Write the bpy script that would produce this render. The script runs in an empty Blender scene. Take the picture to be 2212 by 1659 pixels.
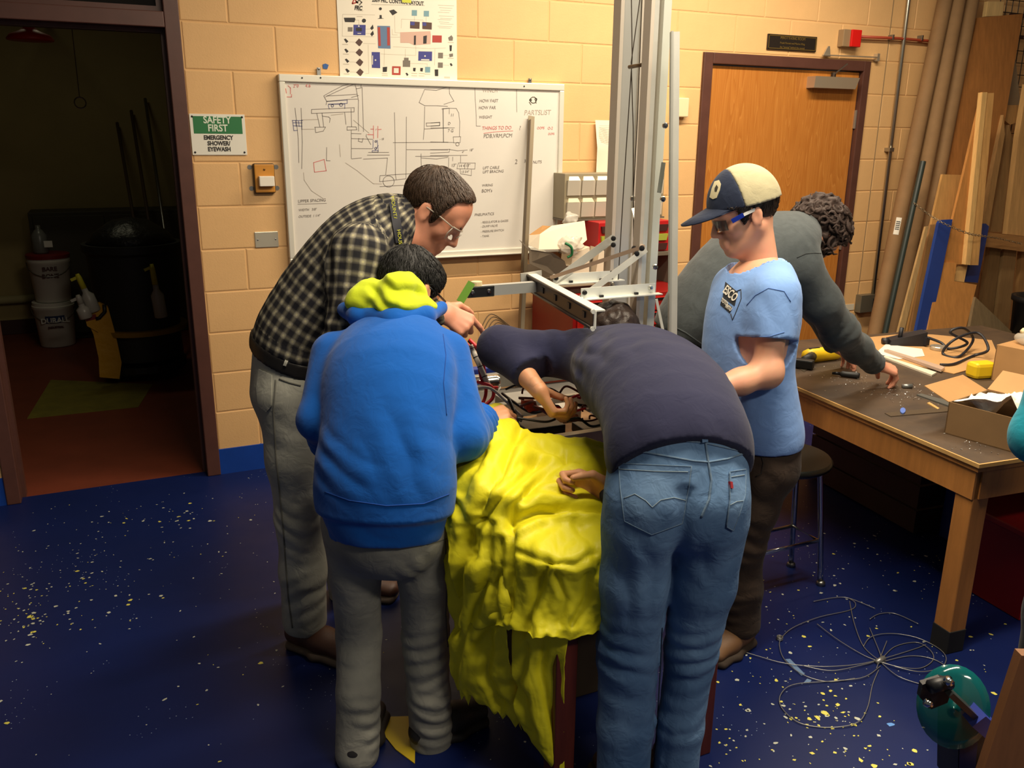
import bpy, bmesh, math, random
import numpy as np
from mathutils import Vector, Matrix
from mathutils.bvhtree import BVHTree

random.seed(7); np.random.seed(7)
SC = bpy.context.scene
COL = SC.collection

# ------------------------------------------------------------------ camera
F_PX, PITCH, YAW, ROLL = 1856.58, 0.282329, 0.431766, -0.009632
CAM = Vector((-0.57225, -4.35353, 1.68508))
_sy, _cy = math.sin(YAW), math.cos(YAW)
FW = Vector((_sy, _cy, 0)); RT = Vector((_cy, -_sy, 0)); UP = Vector((0, 0, 1))
_look = FW * math.cos(PITCH) - UP * math.sin(PITCH)
_cup = FW * math.sin(PITCH) + UP * math.cos(PITCH)
_rx = RT * math.cos(ROLL) - _cup * math.sin(ROLL)
_ry = _cup * math.cos(ROLL) + RT * math.sin(ROLL)
camd = bpy.data.cameras.new('camera'); camo = bpy.data.objects.new('camera', camd); COL.objects.link(camo)
camd.sensor_fit = 'HORIZONTAL'; camd.sensor_width = 36.0; camd.lens = F_PX * 36.0 / 2212.0
camd.clip_start = 0.02
camo.matrix_world = Matrix(((_rx.x, _ry.x, -_look.x, CAM.x), (_rx.y, _ry.y, -_look.y, CAM.y), (_rx.z, _ry.z, -_look.z, CAM.z), (0, 0, 0, 1)))
SC.camera = camo

# ------------------------------------------------------------------ light
SC.view_settings.view_transform = 'Standard'; SC.view_settings.look = 'None'
SC.view_settings.gamma = 1.0; SC.view_settings.use_curve_mapping = False
SC.view_settings.exposure = 0.0
world = bpy.data.worlds.new('world'); SC.world = world; world.use_nodes = True
_bg = world.node_tree.nodes['Background']; _bg.inputs[0].default_value = (0.75, 0.72, 0.66, 1); _bg.inputs[1].default_value = 0.09

def area_light(name, loc, size, sizey, power, color, rot=(0, 0, 0)):
    l = bpy.data.lights.new(name, 'AREA'); l.shape = 'RECTANGLE'; l.size = size; l.size_y = sizey
    l.energy = power; l.color = color
    o = bpy.data.objects.new(name, l); COL.objects.link(o); o.location = loc; o.rotation_euler = rot
    return o
WARM = (1.0, 0.85, 0.64)
area_light('fluorescent_light', (2.2, -1.15, 3.1), 2.4, 0.2, 92, WARM)
area_light('fluorescent_light', (1.05, -2.85, 3.1), 2.4, 0.2, 106, WARM)
area_light('fluorescent_light', (1.2, -5.2, 3.1), 1.2, 0.3, 50, (1.0, 0.88, 0.72))
area_light('storeroom_fill', (-0.9, 2.3, 2.9), 0.5, 0.15, 2.2, (1.0, 0.92, 0.6))  # unseen fill lamp added to brighten the storeroom

# ------------------------------------------------------------------ helpers
def ray(u, v):
    c, s = math.cos(ROLL), math.sin(ROLL); du, dv = u - 1106.0, v - 829.5
    a, b = c * du + s * dv, -s * du + c * dv
    cp, sp = math.cos(PITCH), math.sin(PITCH)
    yf = F_PX * cp - b * sp; z = -(b * cp + F_PX * sp)
    return RT * a + FW * yf + UP * z
def P(u, v, d):                     # point at horizontal distance d in front of the photographer
    r = ray(u, v); return CAM + r * (d / r.dot(FW))
def onY(u, v, Y=0.0):
    r = ray(u, v); return CAM + r * ((Y - CAM.y) / r.y)
def onZ(u, v, Z=0.0):
    r = ray(u, v); return CAM + r * ((Z - CAM.z) / r.z)
def onX(u, v, X=0.0):
    r = ray(u, v); return CAM + r * ((X - CAM.x) / r.x)

def lin(c):
    return tuple(((x / 255.0) / 12.92 if x / 255.0 <= 0.04045 else ((x / 255.0 + 0.055) / 1.055) ** 2.4) for x in c)

MATS = {}
def mat(name, rgb, rough=0.6, metal=0.0, var=0.0, vscale=8.0, bump=0.0, bscale=60.0, spec=None, alpha=None, trans=0.0, emit=None, sheen=0.0, rgb2=None, coat=0.0, stretch=None, sss=0.0, ior=None, bdist=0.002):
    if name in MATS: return MATS[name]
    m = bpy.data.materials.new(name); MATS[name] = m; m.use_nodes = True
    nt = m.node_tree; b = nt.nodes['Principled BSDF']
    col = lin(rgb)
    b.inputs['Base Color'].default_value = (*col, 1); b.inputs['Roughness'].default_value = rough; b.inputs['Metallic'].default_value = metal
    if spec is not None: b.inputs['Specular IOR Level'].default_value = spec
    if trans: b.inputs['Transmission Weight'].default_value = trans
    if ior: b.inputs['IOR'].default_value = ior
    if alpha is not None: b.inputs['Alpha'].default_value = alpha
    if sheen: b.inputs['Sheen Weight'].default_value = sheen
    if coat: b.inputs['Coat Weight'].default_value = coat
    if sss:
        b.inputs['Subsurface Weight'].default_value = sss; b.inputs['Subsurface Radius'].default_value = (0.012, 0.005, 0.003); b.inputs['Subsurface Scale'].default_value = 1.0
    if emit: b.inputs['Emission Color'].default_value = (*lin(emit[0]), 1); b.inputs['Emission Strength'].default_value = emit[1]
    if var or bump:
        tc = nt.nodes.new('ShaderNodeTexCoord'); mp = nt.nodes.new('ShaderNodeMapping')
        nt.links.new(tc.outputs['Object'], mp.inputs['Vector'])
        if stretch: mp.inputs['Scale'].default_value = stretch
    if var:
        n = nt.nodes.new('ShaderNodeTexNoise'); n.inputs['Scale'].default_value = vscale; n.inputs['Detail'].default_value = 6; n.inputs['Roughness'].default_value = 0.65
        nt.links.new(mp.outputs[0], n.inputs['Vector'])
        r = nt.nodes.new('ShaderNodeValToRGB'); r.color_ramp.elements[0].position = 0.3; r.color_ramp.elements[1].position = 0.7
        c2 = lin(rgb2) if rgb2 else tuple(min(1, x * (1 + var)) for x in col)
        c1 = col if rgb2 else tuple(x * (1 - var) for x in col)
        r.color_ramp.elements[0].color = (*c1, 1); r.color_ramp.elements[1].color = (*c2, 1)
        nt.links.new(n.outputs['Fac'], r.inputs['Fac']); nt.links.new(r.outputs['Color'], b.inputs['Base Color'])
    if bump:
        n2 = nt.nodes.new('ShaderNodeTexNoise'); n2.inputs['Scale'].default_value = bscale; n2.inputs['Detail'].default_value = 4
        nt.links.new(mp.outputs[0], n2.inputs['Vector'])
        bp = nt.nodes.new('ShaderNodeBump'); bp.inputs['Strength'].default_value = bump; bp.inputs['Distance'].default_value = bdist
        nt.links.new(n2.outputs['Fac'], bp.inputs['Height']); nt.links.new(bp.outputs['Normal'], b.inputs['Normal'])
    return m

def tag(o, label=None, cat=None, group=None, kind=None):
    if label: o['label'] = label
    if cat: o['category'] = cat
    if group: o['group'] = group
    if kind: o['kind'] = kind
    return o
def thing(name, label, cat, loc=(0, 0, 0), rz=0.0, group=None):
    o = bpy.data.objects.new(name, None); COL.objects.link(o); o.empty_display_size = 0.05
    o.location = loc; o.rotation_euler = (0, 0, rz)
    return tag(o, label, cat, group)
def wmat(o):
    b = Matrix.LocRotScale(o.location, o.rotation_euler.to_quaternion(), o.scale)
    return (wmat(o.parent) @ o.matrix_parent_inverse @ b) if o.parent else b
def setp(o, parent):                # parent a piece that was built in world coordinates
    o.parent = parent; o.matrix_parent_inverse = wmat(parent).inverted(); return o
def meshobj(name, verts, faces, m=None, parent=None, smooth=False, mats=None, midx=None):
    me = bpy.data.meshes.new(name); me.from_pydata([tuple(v) for v in verts], [], faces)
    if mats:
        for x in mats: me.materials.append(x)
        if midx is not None: me.polygons.foreach_set('material_index', midx)
    elif m: me.materials.append(m)
    if smooth: me.polygons.foreach_set('use_smooth', [True] * len(me.polygons))
    me.update()
    o = bpy.data.objects.new(name, me); COL.objects.link(o)
    if parent: setp(o, parent)
    return o
def link(name, me, parent=None, loc=(0, 0, 0)):
    o = bpy.data.objects.new(name, me); COL.objects.link(o); o.location = loc
    if parent: setp(o, parent)
    return o

class MB:
    """collects shapes of ONE part"""
    def __init__(s): s.v = []; s.f = []; s.mi = []; s.cur = 0
    def add(s, vs, fs):
        k = len(s.v); s.v += [tuple(x) for x in vs]; s.f += [tuple(i + k for i in f) for f in fs]; s.mi += [s.cur] * len(fs); return s
    def box(s, x0, x1, y0, y1, z0, z1, M=None, bev=0.0):
        if bev > 0:
            b = min(bev, (x1 - x0) / 2.01, (y1 - y0) / 2.01, (z1 - z0) / 2.01)
            bm = bmesh.new(); bmesh.ops.create_cube(bm, size=1.0)
            for v in bm.verts: v.co = Vector(((x0 + x1) / 2 + v.co.x * (x1 - x0), (y0 + y1) / 2 + v.co.y * (y1 - y0), (z0 + z1) / 2 + v.co.z * (z1 - z0)))
            bmesh.ops.bevel(bm, geom=bm.edges[:], offset=b, segments=2, affect='EDGES', profile=0.5)
            bm.verts.ensure_lookup_table(); bm.verts.index_update()
            vs = [v.co.copy() for v in bm.verts]; fs = [[v.index for v in f.verts] for f in bm.faces]; bm.free()
        else:
            vs = [Vector((x, y, z)) for z in (z0, z1) for y in (y0, y1) for x in (x0, x1)]
            fs = [(0, 2, 3, 1), (4, 5, 7, 6), (0, 1, 5, 4), (2, 6, 7, 3), (0, 4, 6, 2), (1, 3, 7, 5)]
        if M is not None: vs = [M @ v for v in vs]
        return s.add(vs, fs)
    def hexa(s, b4, t4):            # 4 bottom corners, 4 top corners, same winding
        return s.add(list(b4) + list(t4), [(3, 2, 1, 0), (4, 5, 6, 7), (0, 1, 5, 4), (1, 2, 6, 5), (2, 3, 7, 6), (3, 0, 4, 7)])
    def bar(s, a, b, w, h, up=(0, 0, 1)):    # rectangular bar a->b, w sideways, h along up
        a, b = Vector(a), Vector(b); ax = (b - a).normalized(); up = Vector(up)
        sd = ax.cross(up)
        if sd.length < 1e-5: sd = ax.cross(Vector((1, 0, 0)))
        sd.normalize(); up2 = sd.cross(ax).normalized()
        q = [-sd * w / 2 - up2 * h / 2, sd * w / 2 - up2 * h / 2, sd * w / 2 + up2 * h / 2, -sd * w / 2 + up2 * h / 2]
        return s.hexa([a + x for x in q], [b + x for x in q])
    def tube(s, pts, r, n=8, cap=True, closed=False):
        pts = [Vector(p) for p in pts]; rs = r if isinstance(r, (list, tuple)) else [r] * len(pts)
        N = len(pts); k = len(s.v); prev = None; vs = []
        for i, p in enumerate(pts):
            if closed: t = pts[(i + 1) % N] - pts[i - 1]
            else: t = pts[min(i + 1, N - 1)] - pts[max(i - 1, 0)]
            if t.length < 1e-9: t = Vector((0, 0, 1))
            t.normalize()
            if prev is None:
                a = t.cross(Vector((0, 0, 1)))
                if a.length < 1e-3: a = t.cross(Vector((0, 1, 0)))
            else: a = prev - t * prev.dot(t)
            a.normalize(); prev = a; b = t.cross(a)
            for j in range(n):
                th = 2 * math.pi * j / n; vs.append(p + (a * math.cos(th) + b * math.sin(th)) * rs[i])
        fs = []
        for i in range(N if closed else N - 1):
            i2 = (i + 1) % N
            for j in range(n):
                fs.append((i * n + j, i * n + (j + 1) % n, i2 * n + (j + 1) % n, i2 * n + j))
        if cap and not closed:
            fs.append(tuple(reversed(range(n)))); fs.append(tuple((N - 1) * n + j for j in range(n)))
        return s.add(vs, fs)
    def lathe(s, prof, c=(0, 0, 0), n=24, axis=None, a0=0.0, a1=2 * math.pi):   # prof [(r,z)]
        c = Vector(c); R = Matrix.Identity(3)
        if axis is not None: R = Vector((0, 0, 1)).rotation_difference(Vector(axis)).to_matrix()
        full = abs(a1 - a0 - 2 * math.pi) < 1e-6; m = n if full else n + 1
        vs = []
        for r, z in prof:
            for j in range(m):
                th = a0 + (a1 - a0) * j / n; vs.append(c + R @ Vector((r * math.cos(th), r * math.sin(th), z)))
        fs = []
        for i in range(len(prof) - 1):
            for j in range(n):
                j2 = (j + 1) % m if full else j + 1
                fs.append((i * m + j, i * m + j2, (i + 1) * m + j2, (i + 1) * m + j))
        if full:
            if prof[0][0] > 1e-6: fs.append(tuple(reversed(range(m))))
            if prof[-1][0] > 1e-6: fs.append(tuple((len(prof) - 1) * m + j for j in range(m)))
        return s.add(vs, fs)
    def prism(s, poly, dirv):       # extrude a planar polygon (3d points) along dirv
        poly = [Vector(p) for p in poly]; n = len(poly); d = Vector(dirv)
        return s.add(poly + [p + d for p in poly], [tuple(reversed(range(n))), tuple(range(n, 2 * n))] + [(i, (i + 1) % n, n + (i + 1) % n, n + i) for i in range(n)])
    def build(s, name, m=None, parent=None, smooth=False, mats=None, autosm=None):
        o = meshobj(name, s.v, s.f, m, parent, smooth, mats, s.mi if mats else None)
        bm = bmesh.new(); bm.from_mesh(o.data); bmesh.ops.recalc_face_normals(bm, faces=bm.faces[:]); bm.to_mesh(o.data); bm.free()
        if autosm is not None:
            o.data.polygons.foreach_set('use_smooth', [True] * len(o.data.polygons))
            try: o.data.set_sharp_from_angle(angle=math.radians(autosm))
            except Exception: pass
        return o
def box(name, x0, x1, y0, y1, z0, z1, m, parent=None, bev=0.0, M=None):
    return MB().box(x0, x1, y0, y1, z0, z1, M, bev).build(name, m, parent)

def text_mesh(body, size, m, M, name='lettering', parent=None, align='CENTER', depth=0.0004, shear=0.0, bold=0.0, width=1.0):
    cu = bpy.data.curves.new('txt', 'FONT'); cu.body = body; cu.size = size; cu.align_x = align; cu.align_y = 'CENTER'
    cu.extrude = depth; cu.shear = shear; cu.offset = bold; cu.resolution_u = 3
    o = bpy.data.objects.new('txt', cu); COL.objects.link(o)
    dg = bpy.context.evaluated_depsgraph_get(); me = bpy.data.meshes.new_from_object(o.evaluated_get(dg))
    bpy.data.objects.remove(o); bpy.data.curves.remove(cu)
    me.transform(Matrix.Diagonal((width, 1, 1, 1)))
    me.transform(M); me.materials.clear(); me.materials.append(m); me.name = name
    ob = bpy.data.objects.new(name, me); COL.objects.link(ob)
    if parent: setp(ob, parent)
    return ob
def wallM(x, z, y=-0.002, rot=0.0):  # matrix for text on the back wall, facing the room
    return Matrix.Translation((x, y, z)) @ Matrix.Rotation(math.pi / 2, 4, 'X') @ Matrix.Rotation(rot, 4, 'Z')
def frameM(o, x, y, z):              # origin + axes -> matrix
    x = Vector(x).normalized(); y = Vector(y); y = (y - x * y.dot(x)).normalized(); z2 = x.cross(y)
    return Matrix(((x.x, y.x, z2.x, o[0]), (x.y, y.y, z2.y, o[1]), (x.z, y.z, z2.z, o[2]), (0, 0, 0, 1)))
def spline(pts, n=8, closed=False):
    pts = [Vector(p) for p in pts]; out = []; N = len(pts)
    for i in range(N if closed else N - 1):
        if closed: p0, p1, p2, p3 = pts[i - 1], pts[i], pts[(i + 1) % N], pts[(i + 2) % N]
        else: p0, p1, p2, p3 = pts[max(i - 1, 0)], pts[i], pts[i + 1], pts[min(i + 2, N - 1)]
        for k in range(n):
            t = k / n; out.append(0.5 * ((2 * p1) + (p2 - p0) * t + (2 * p0 - 5 * p1 + 4 * p2 - p3) * t * t + (3 * p1 - p0 - 3 * p2 + p3) * t ** 3))
    if not closed: out.append(pts[-1])
    return out

# ------------------------------------------------------------------ distance-field modeller (bodies, clothes, tarp bundles)
def _hash(ix, iy, iz):
    h = (ix.astype(np.int64) * 374761393 + iy.astype(np.int64) * 668265263 + iz.astype(np.int64) * 1274126177) & 0xffffffff
    h = ((h ^ (h >> 13)) * 1274126177) & 0xffffffff
    return ((h ^ (h >> 16)) & 0xffff).astype(np.float32) / 65535.0
def vnoise(p, scale):
    q = p * scale; i = np.floor(q); f = (q - i).astype(np.float32); f = f * f * (3 - 2 * f); i = i.astype(np.int64)
    r = 0
    for dx in (0, 1):
        wx = f[..., 0] if dx else 1 - f[..., 0]
        for dy in (0, 1):
            wy = f[..., 1] if dy else 1 - f[..., 1]
            for dz in (0, 1):
                wz = f[..., 2] if dz else 1 - f[..., 2]
                r = r + wx * wy * wz * _hash(i[..., 0] + dx, i[..., 1] + dy, i[..., 2] + dz)
    return r * 2 - 1
class Cone:
    """tapered capsule with elliptic section; side = direction of the first radius"""
    def __init__(s, a, b, ra, rb=None, side=None, k=0.03, sub=False, cap=1.0):
        s.a = np.array(a, float); s.b = np.array(b, float)
        t = lambda r: (float(r), float(r)) if not isinstance(r, (tuple, list)) else (float(r[0]), float(r[1]))
        s.ra = t(ra); s.rb = t(ra if rb is None else rb); s.k = k; s.sub = sub; s.cap = cap
        w = s.b - s.a; s.L = float(np.linalg.norm(w)); w = w / s.L if s.L > 1e-6 else np.array((0., 0., 1.))
        sd = np.array(side if side is not None else (1, 0, 0), float); sd = sd - w * (sd @ w)
        if np.linalg.norm(sd) < 1e-6: sd = np.cross(w, (0, 1, 0.1))
        s.w = w; s.s = sd / np.linalg.norm(sd); s.t = np.cross(s.w, s.s); s.ax0 = 0.0
    def loc(s, p):
        q = p - s.a; h = q @ s.w; hc = np.clip(h / s.L, 0, 1) if s.L > 1e-6 else h * 0
        return q @ s.s, q @ s.t, h - hc * s.L, hc
    def sdf(s, p):
        x, y, z, h = s.loc(p)
        rx = s.ra[0] + (s.rb[0] - s.ra[0]) * h; ry = s.ra[1] + (s.rb[1] - s.ra[1]) * h
        rz = np.minimum(rx, ry) * s.cap; m = np.sqrt((x / rx) ** 2 + (y / ry) ** 2 + (z / rz) ** 2)
        return (m - 1) * np.minimum(rx, ry)
    def bb(s, mg):
        r = max(*s.ra, *s.rb) + mg
        return np.minimum(s.a, s.b) - r, np.maximum(s.a, s.b) + r
def ell(c, r, side=(1, 0, 0), up=(0, 0, 1), k=0.02, sub=False):
    """ellipsoid: r=(side, depth, up)"""
    up = np.array(up, float); up /= np.linalg.norm(up); c = np.array(c, float)
    e = Cone(c - up * 1e-4, c + up * 1e-4, (r[0], r[1]), None, side, k, sub)
    e.cap = r[2] / min(r[0], r[1]); return e
def chain(pts, radii, side=None, k=0.03, sub=False):
    out = []; ax = 0.0
    for i in range(len(pts) - 1):
        c = Cone(pts[i], pts[i + 1], radii[i], radii[i + 1], side, k, sub); c.ax0 = ax; ax += c.L; out.append(c)
    return out
def schain(pts, radii, side=None, k=0.03, n=4):
    """chain along a smooth curve, for trunks that bend"""
    P_ = np.array(pts, float); R_ = np.array([(r, r) if not isinstance(r, (tuple, list)) else r for r in radii], float); A = np.concatenate([P_, R_], 1); K = len(A); out = []
    for i in range(K - 1):
        a, b, c, d = A[max(i - 1, 0)], A[i], A[i + 1], A[min(i + 2, K - 1)]
        for j in range(n):
            t = j / n; out.append(.5 * ((2 * b) + (c - a) * t + (2 * a - 5 * b + 4 * c - d) * t * t + (3 * b - a - 3 * c + d) * t ** 3))
    out.append(A[-1]); return chain([o[:3] for o in out], [(float(o[3]), float(o[4])) for o in out], side, k)
def field(prims, vox, disp=None, clip=None, inflate=0.0, pad=0.02, post=None):
    solid = [p for p in prims if not p.sub]
    lo = np.min([p.bb(pad + inflate)[0] for p in solid], axis=0); hi = np.max([p.bb(pad + inflate)[1] for p in solid], axis=0)
    n = np.ceil((hi - lo) / vox).astype(int) + 1
    g = np.full(n, 1.0, np.float32)
    for p in prims:
        mg = p.k + 3 * vox + inflate + 0.01; a, b = p.bb(mg)
        if p.cap > 1: r = max(*p.ra) * p.cap + mg; a = np.minimum(a, p.a - r); b = np.maximum(b, p.b + r)
        i0 = np.clip(np.floor((a - lo) / vox).astype(int), 0, n); i1 = np.clip(np.ceil((b - lo) / vox).astype(int) + 1, 0, n)
        if np.any(i1 <= i0): continue
        ax = [lo[j] + np.arange(i0[j], i1[j]) * vox for j in range(3)]
        pts = np.stack(np.meshgrid(*ax, indexing='ij'), -1)
        d = p.sdf(pts).astype(np.float32)
        if not p.sub: d -= inflate
        sl = tuple(slice(i0[j], i1[j]) for j in range(3)); o = g[sl]
        if p.sub: d2 = -d; h = np.clip(0.5 + 0.5 * (d2 - o) / p.k, 0, 1); g[sl] = o + (d2 - o) * h + p.k * h * (1 - h)
        else: h = np.clip(0.5 + 0.5 * (o - d) / p.k, 0, 1); g[sl] = o + (d - o) * h - p.k * h * (1 - h)
    if disp is not None or clip is not None:
        idx = np.argwhere(np.abs(g) < 0.045) if clip is None else np.argwhere(g < 0.045)
        pts = lo + idx * vox; val = g[idx[:, 0], idx[:, 1], idx[:, 2]]
        if disp is not None:
            near = np.abs(val) < 0.045; val[near] += disp(pts[near]).astype(np.float32)
        if clip is not None: val = np.maximum(val, clip(pts).astype(np.float32))
        g[idx[:, 0], idx[:, 1], idx[:, 2]] = val
    return g, lo
def surfnet(g, lo, vox):
    s = g < 0
    c = np.zeros(tuple(np.array(g.shape) - 1), np.int8)
    for dx in (0, 1):
        for dy in (0, 1):
            for dz in (0, 1): c += s[dx:g.shape[0] - 1 + dx, dy:g.shape[1] - 1 + dy, dz:g.shape[2] - 1 + dz]
    cells = np.argwhere((c > 0) & (c < 8))
    idm = np.full(c.shape, -1, np.int64); idm[cells[:, 0], cells[:, 1], cells[:, 2]] = np.arange(len(cells))
    acc = np.zeros((len(cells), 3)); cnt = np.zeros(len(cells))
    off = [np.array((i & 1, (i >> 1) & 1, (i >> 2) & 1)) for i in range(8)]
    vals = [g[tuple((cells + o).T)].astype(float) for o in off]
    for i in range(8):
        for b in range(3):
            j = i | (1 << b)
            if j == i: continue
            va, vb = vals[i], vals[j]; m = (va < 0) != (vb < 0)
            t = va[m] / (va[m] - vb[m]); acc[m] += off[i] + (off[j] - off[i]) * t[:, None]; cnt[m] += 1
    V = lo + (cells + acc / cnt[:, None]) * vox
    F = []
    for a in range(3):
        b, d = (a + 1) % 3, (a + 2) % 3
        sh = [slice(None)] * 3; s2 = [slice(None)] * 3; sh[a] = slice(0, -1); s2[a] = slice(1, None)
        s0 = s[tuple(sh)]; s1 = s[tuple(s2)]; e = np.argwhere(s0 != s1)
        e = e[(e[:, b] > 0) & (e[:, d] > 0) & (e[:, b] < g.shape[b] - 1) & (e[:, d] < g.shape[d] - 1)]
        eb = np.zeros(3, int); eb[b] = 1; ed = np.zeros(3, int); ed[d] = 1
        q = [idm[tuple((e - eb - ed).T)], idm[tuple((e - ed).T)], idm[tuple(e.T)], idm[tuple((e - eb).T)]]
        q = np.stack(q, 1); fl = s0[tuple(e.T)]
        q[~fl] = q[~fl][:, ::-1]; F.append(q)
    F = np.concatenate(F); F = F[(F >= 0).all(1)]
    return V, F
def relax(V, F, it=1, lam=0.5):
    for _ in range(it):
        acc = np.zeros_like(V); n = np.zeros(len(V))
        for i in range(4):
            j = (i + 1) % 4
            np.add.at(acc, F[:, i], V[F[:, j]]); np.add.at(n, F[:, i], 1)
            np.add.at(acc, F[:, j], V[F[:, i]]); np.add.at(n, F[:, j], 1)
        ok = n > 0; V[ok] += lam * (acc[ok] / n[ok][:, None] - V[ok])
    return V
def sculpt(prims, vox=0.007, disp=None, clip=None, inflate=0.0, smooth=1):
    g, lo = field(prims, vox, disp, clip, inflate)
    V, F = surfnet(g, lo, vox)
    return relax(V, F, smooth), F
def coords(V, prims):
    """cloth coordinates: around and along the nearest limb"""
    best = np.full(len(V), 9.0); out = np.zeros((len(V), 3), np.float32)
    for i, p in enumerate(prims):
        if p.sub: continue
        x, y, z, h = p.loc(V); d = p.sdf(V); m = d < best; best[m] = d[m]
        r = (p.ra[0] + p.ra[1] + p.rb[0] + p.rb[1]) / 4; rx = (p.ra[0] + p.rb[0]) / 2; ry = (p.ra[1] + p.rb[1]) / 2
        ang = np.arctan2(y / ry, x / rx) * r
        out[m, 0] = ang[m]; out[m, 1] = (p.ax0 + h * p.L + z)[m]; out[m, 2] = i
    return out
def sdfobj(name, pieces, m, parent=None, cprims=None):
    """pieces: [(V,F)...] joined in one mesh"""
    Vs, Fs, k = [], [], 0
    for V, F in pieces: Vs.append(V); Fs.append(F + k); k += len(V)
    V = np.concatenate(Vs); F = np.concatenate(Fs)
    me = bpy.data.meshes.new(name); me.vertices.add(len(V)); me.vertices.foreach_set('co', V.astype(np.float32).ravel())
    me.loops.add(F.size); me.loops.foreach_set('vertex_index', F.astype(np.int32).ravel())
    me.polygons.add(len(F)); me.polygons.foreach_set('loop_start', (np.arange(len(F)) * 4).astype(np.int32)); me.polygons.foreach_set('loop_total', np.full(len(F), 4, np.int32))
    me.polygons.foreach_set('use_smooth', np.ones(len(F), bool)); me.update(calc_edges=True); me.validate()
    if cprims is not None:
        at = me.attributes.new('cloth', 'FLOAT_VECTOR', 'POINT'); at.data.foreach_set('vector', coords(V, cprims).ravel())
    me.materials.append(m)
    o = bpy.data.objects.new(name, me); COL.objects.link(o)
    if parent: setp(o, parent)
    return o
def bvh_of(o):
    me = o.data; return BVHTree.FromPolygons([v.co.copy() for v in me.vertices], [tuple(p.vertices) for p in me.polygons])

# ------------------------------------------------------------------ room shell
M_BLOCK = mat('painted_block', (228, 182, 124), 0.62, var=0.05, vscale=3.0, bump=0.35, bscale=140)
M_MORTAR = mat('painted_mortar', (224, 178, 120), 0.65, var=0.06, vscale=6.0, bump=0.3, bscale=120)
M_FRAME = mat('brown_steel', (88, 55, 46), 0.42, var=0.12, vscale=9.0, bump=0.1, bscale=40)
M_BLUEBASE = mat('blue_vinyl', (18, 62, 150), 0.4, var=0.12, vscale=7.0)
M_WHITE = mat('white_metal', (238, 236, 228), 0.35)
M_BLACK = mat('black_plastic', (22, 22, 24), 0.45)
M_CHROME = mat('chrome', (215, 215, 212), 0.16, 1.0)
M_STEEL = mat('zinc_steel', (150, 150, 148), 0.38, 1.0, var=0.1, vscale=20)

# blue epoxy floor
def floor_material():
    m = bpy.data.materials.new('blue_epoxy'); m.use_nodes = True; nt = m.node_tree; b = nt.nodes['Principled BSDF']; b.inputs['Specular IOR Level'].default_value = .2
    tc = nt.nodes.new('ShaderNodeTexCoord')
    n = nt.nodes.new('ShaderNodeTexNoise'); n.inputs['Scale'].default_value = 1.7; n.inputs['Detail'].default_value = 5
    r = nt.nodes.new('ShaderNodeValToRGB'); r.color_ramp.elements[0].color = (*lin((13, 24, 64)), 1); r.color_ramp.elements[1].color = (*lin((18, 34, 92)), 1)
    nt.links.new(tc.outputs['Object'], n.inputs['Vector']); nt.links.new(n.outputs['Fac'], r.inputs['Fac'])
    # tiny embedded specks
    v = nt.nodes.new('ShaderNodeTexVoronoi'); v.inputs['Scale'].default_value = 55; nt.links.new(tc.outputs['Object'], v.inputs['Vector'])
    lt = nt.nodes.new('ShaderNodeMath'); lt.operation = 'LESS_THAN'; lt.inputs[1].default_value = 0.09; nt.links.new(v.outputs['Distance'], lt.inputs[0])
    n3 = nt.nodes.new('ShaderNodeTexNoise'); n3.inputs['Scale'].default_value = 3.3; nt.links.new(tc.outputs['Object'], n3.inputs['Vector'])
    gt = nt.nodes.new('ShaderNodeMath'); gt.operation = 'GREATER_THAN'; gt.inputs[1].default_value = 0.58; nt.links.new(n3.outputs['Fac'], gt.inputs[0])
    mu = nt.nodes.new('ShaderNodeMath'); mu.operation = 'MULTIPLY'; nt.links.new(lt.outputs[0], mu.inputs[0]); nt.links.new(gt.outputs[0], mu.inputs[1])
    mx = nt.nodes.new('ShaderNodeMix'); mx.data_type = 'RGBA'; mx.inputs[7].default_value = (*lin((150, 165, 185)), 1)
    nt.links.new(mu.outputs[0], mx.inputs[0]); nt.links.new(r.outputs[0], mx.inputs[6]); nt.links.new(mx.outputs[2], b.inputs['Base Color'])
    n2 = nt.nodes.new('ShaderNodeTexNoise'); n2.inputs['Scale'].default_value = 9; n2.inputs['Detail'].default_value = 6; nt.links.new(tc.outputs['Object'], n2.inputs['Vector'])
    r2 = nt.nodes.new('ShaderNodeMapRange'); r2.inputs[3].default_value = 0.32; r2.inputs[4].default_value = 0.52; nt.links.new(n2.outputs['Fac'], r2.inputs[0]); nt.links.new(r2.outputs[0], b.inputs['Roughness'])
    bp = nt.nodes.new('ShaderNodeBump'); bp.inputs['Strength'].default_value = 0.12; bp.inputs['Distance'].default_value = 0.003; nt.links.new(n2.outputs['Fac'], bp.inputs['Height']); nt.links.new(bp.outputs[0], b.inputs['Normal'])
    return m
M_FLOOR = floor_material()
fl = box('floor', -3.5, 7.0, -8.0, 0.06, -0.1, 0.0, M_FLOOR); tag(fl, 'glossy dark blue painted workshop floor with scattered chips', 'floor', kind='structure')

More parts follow.
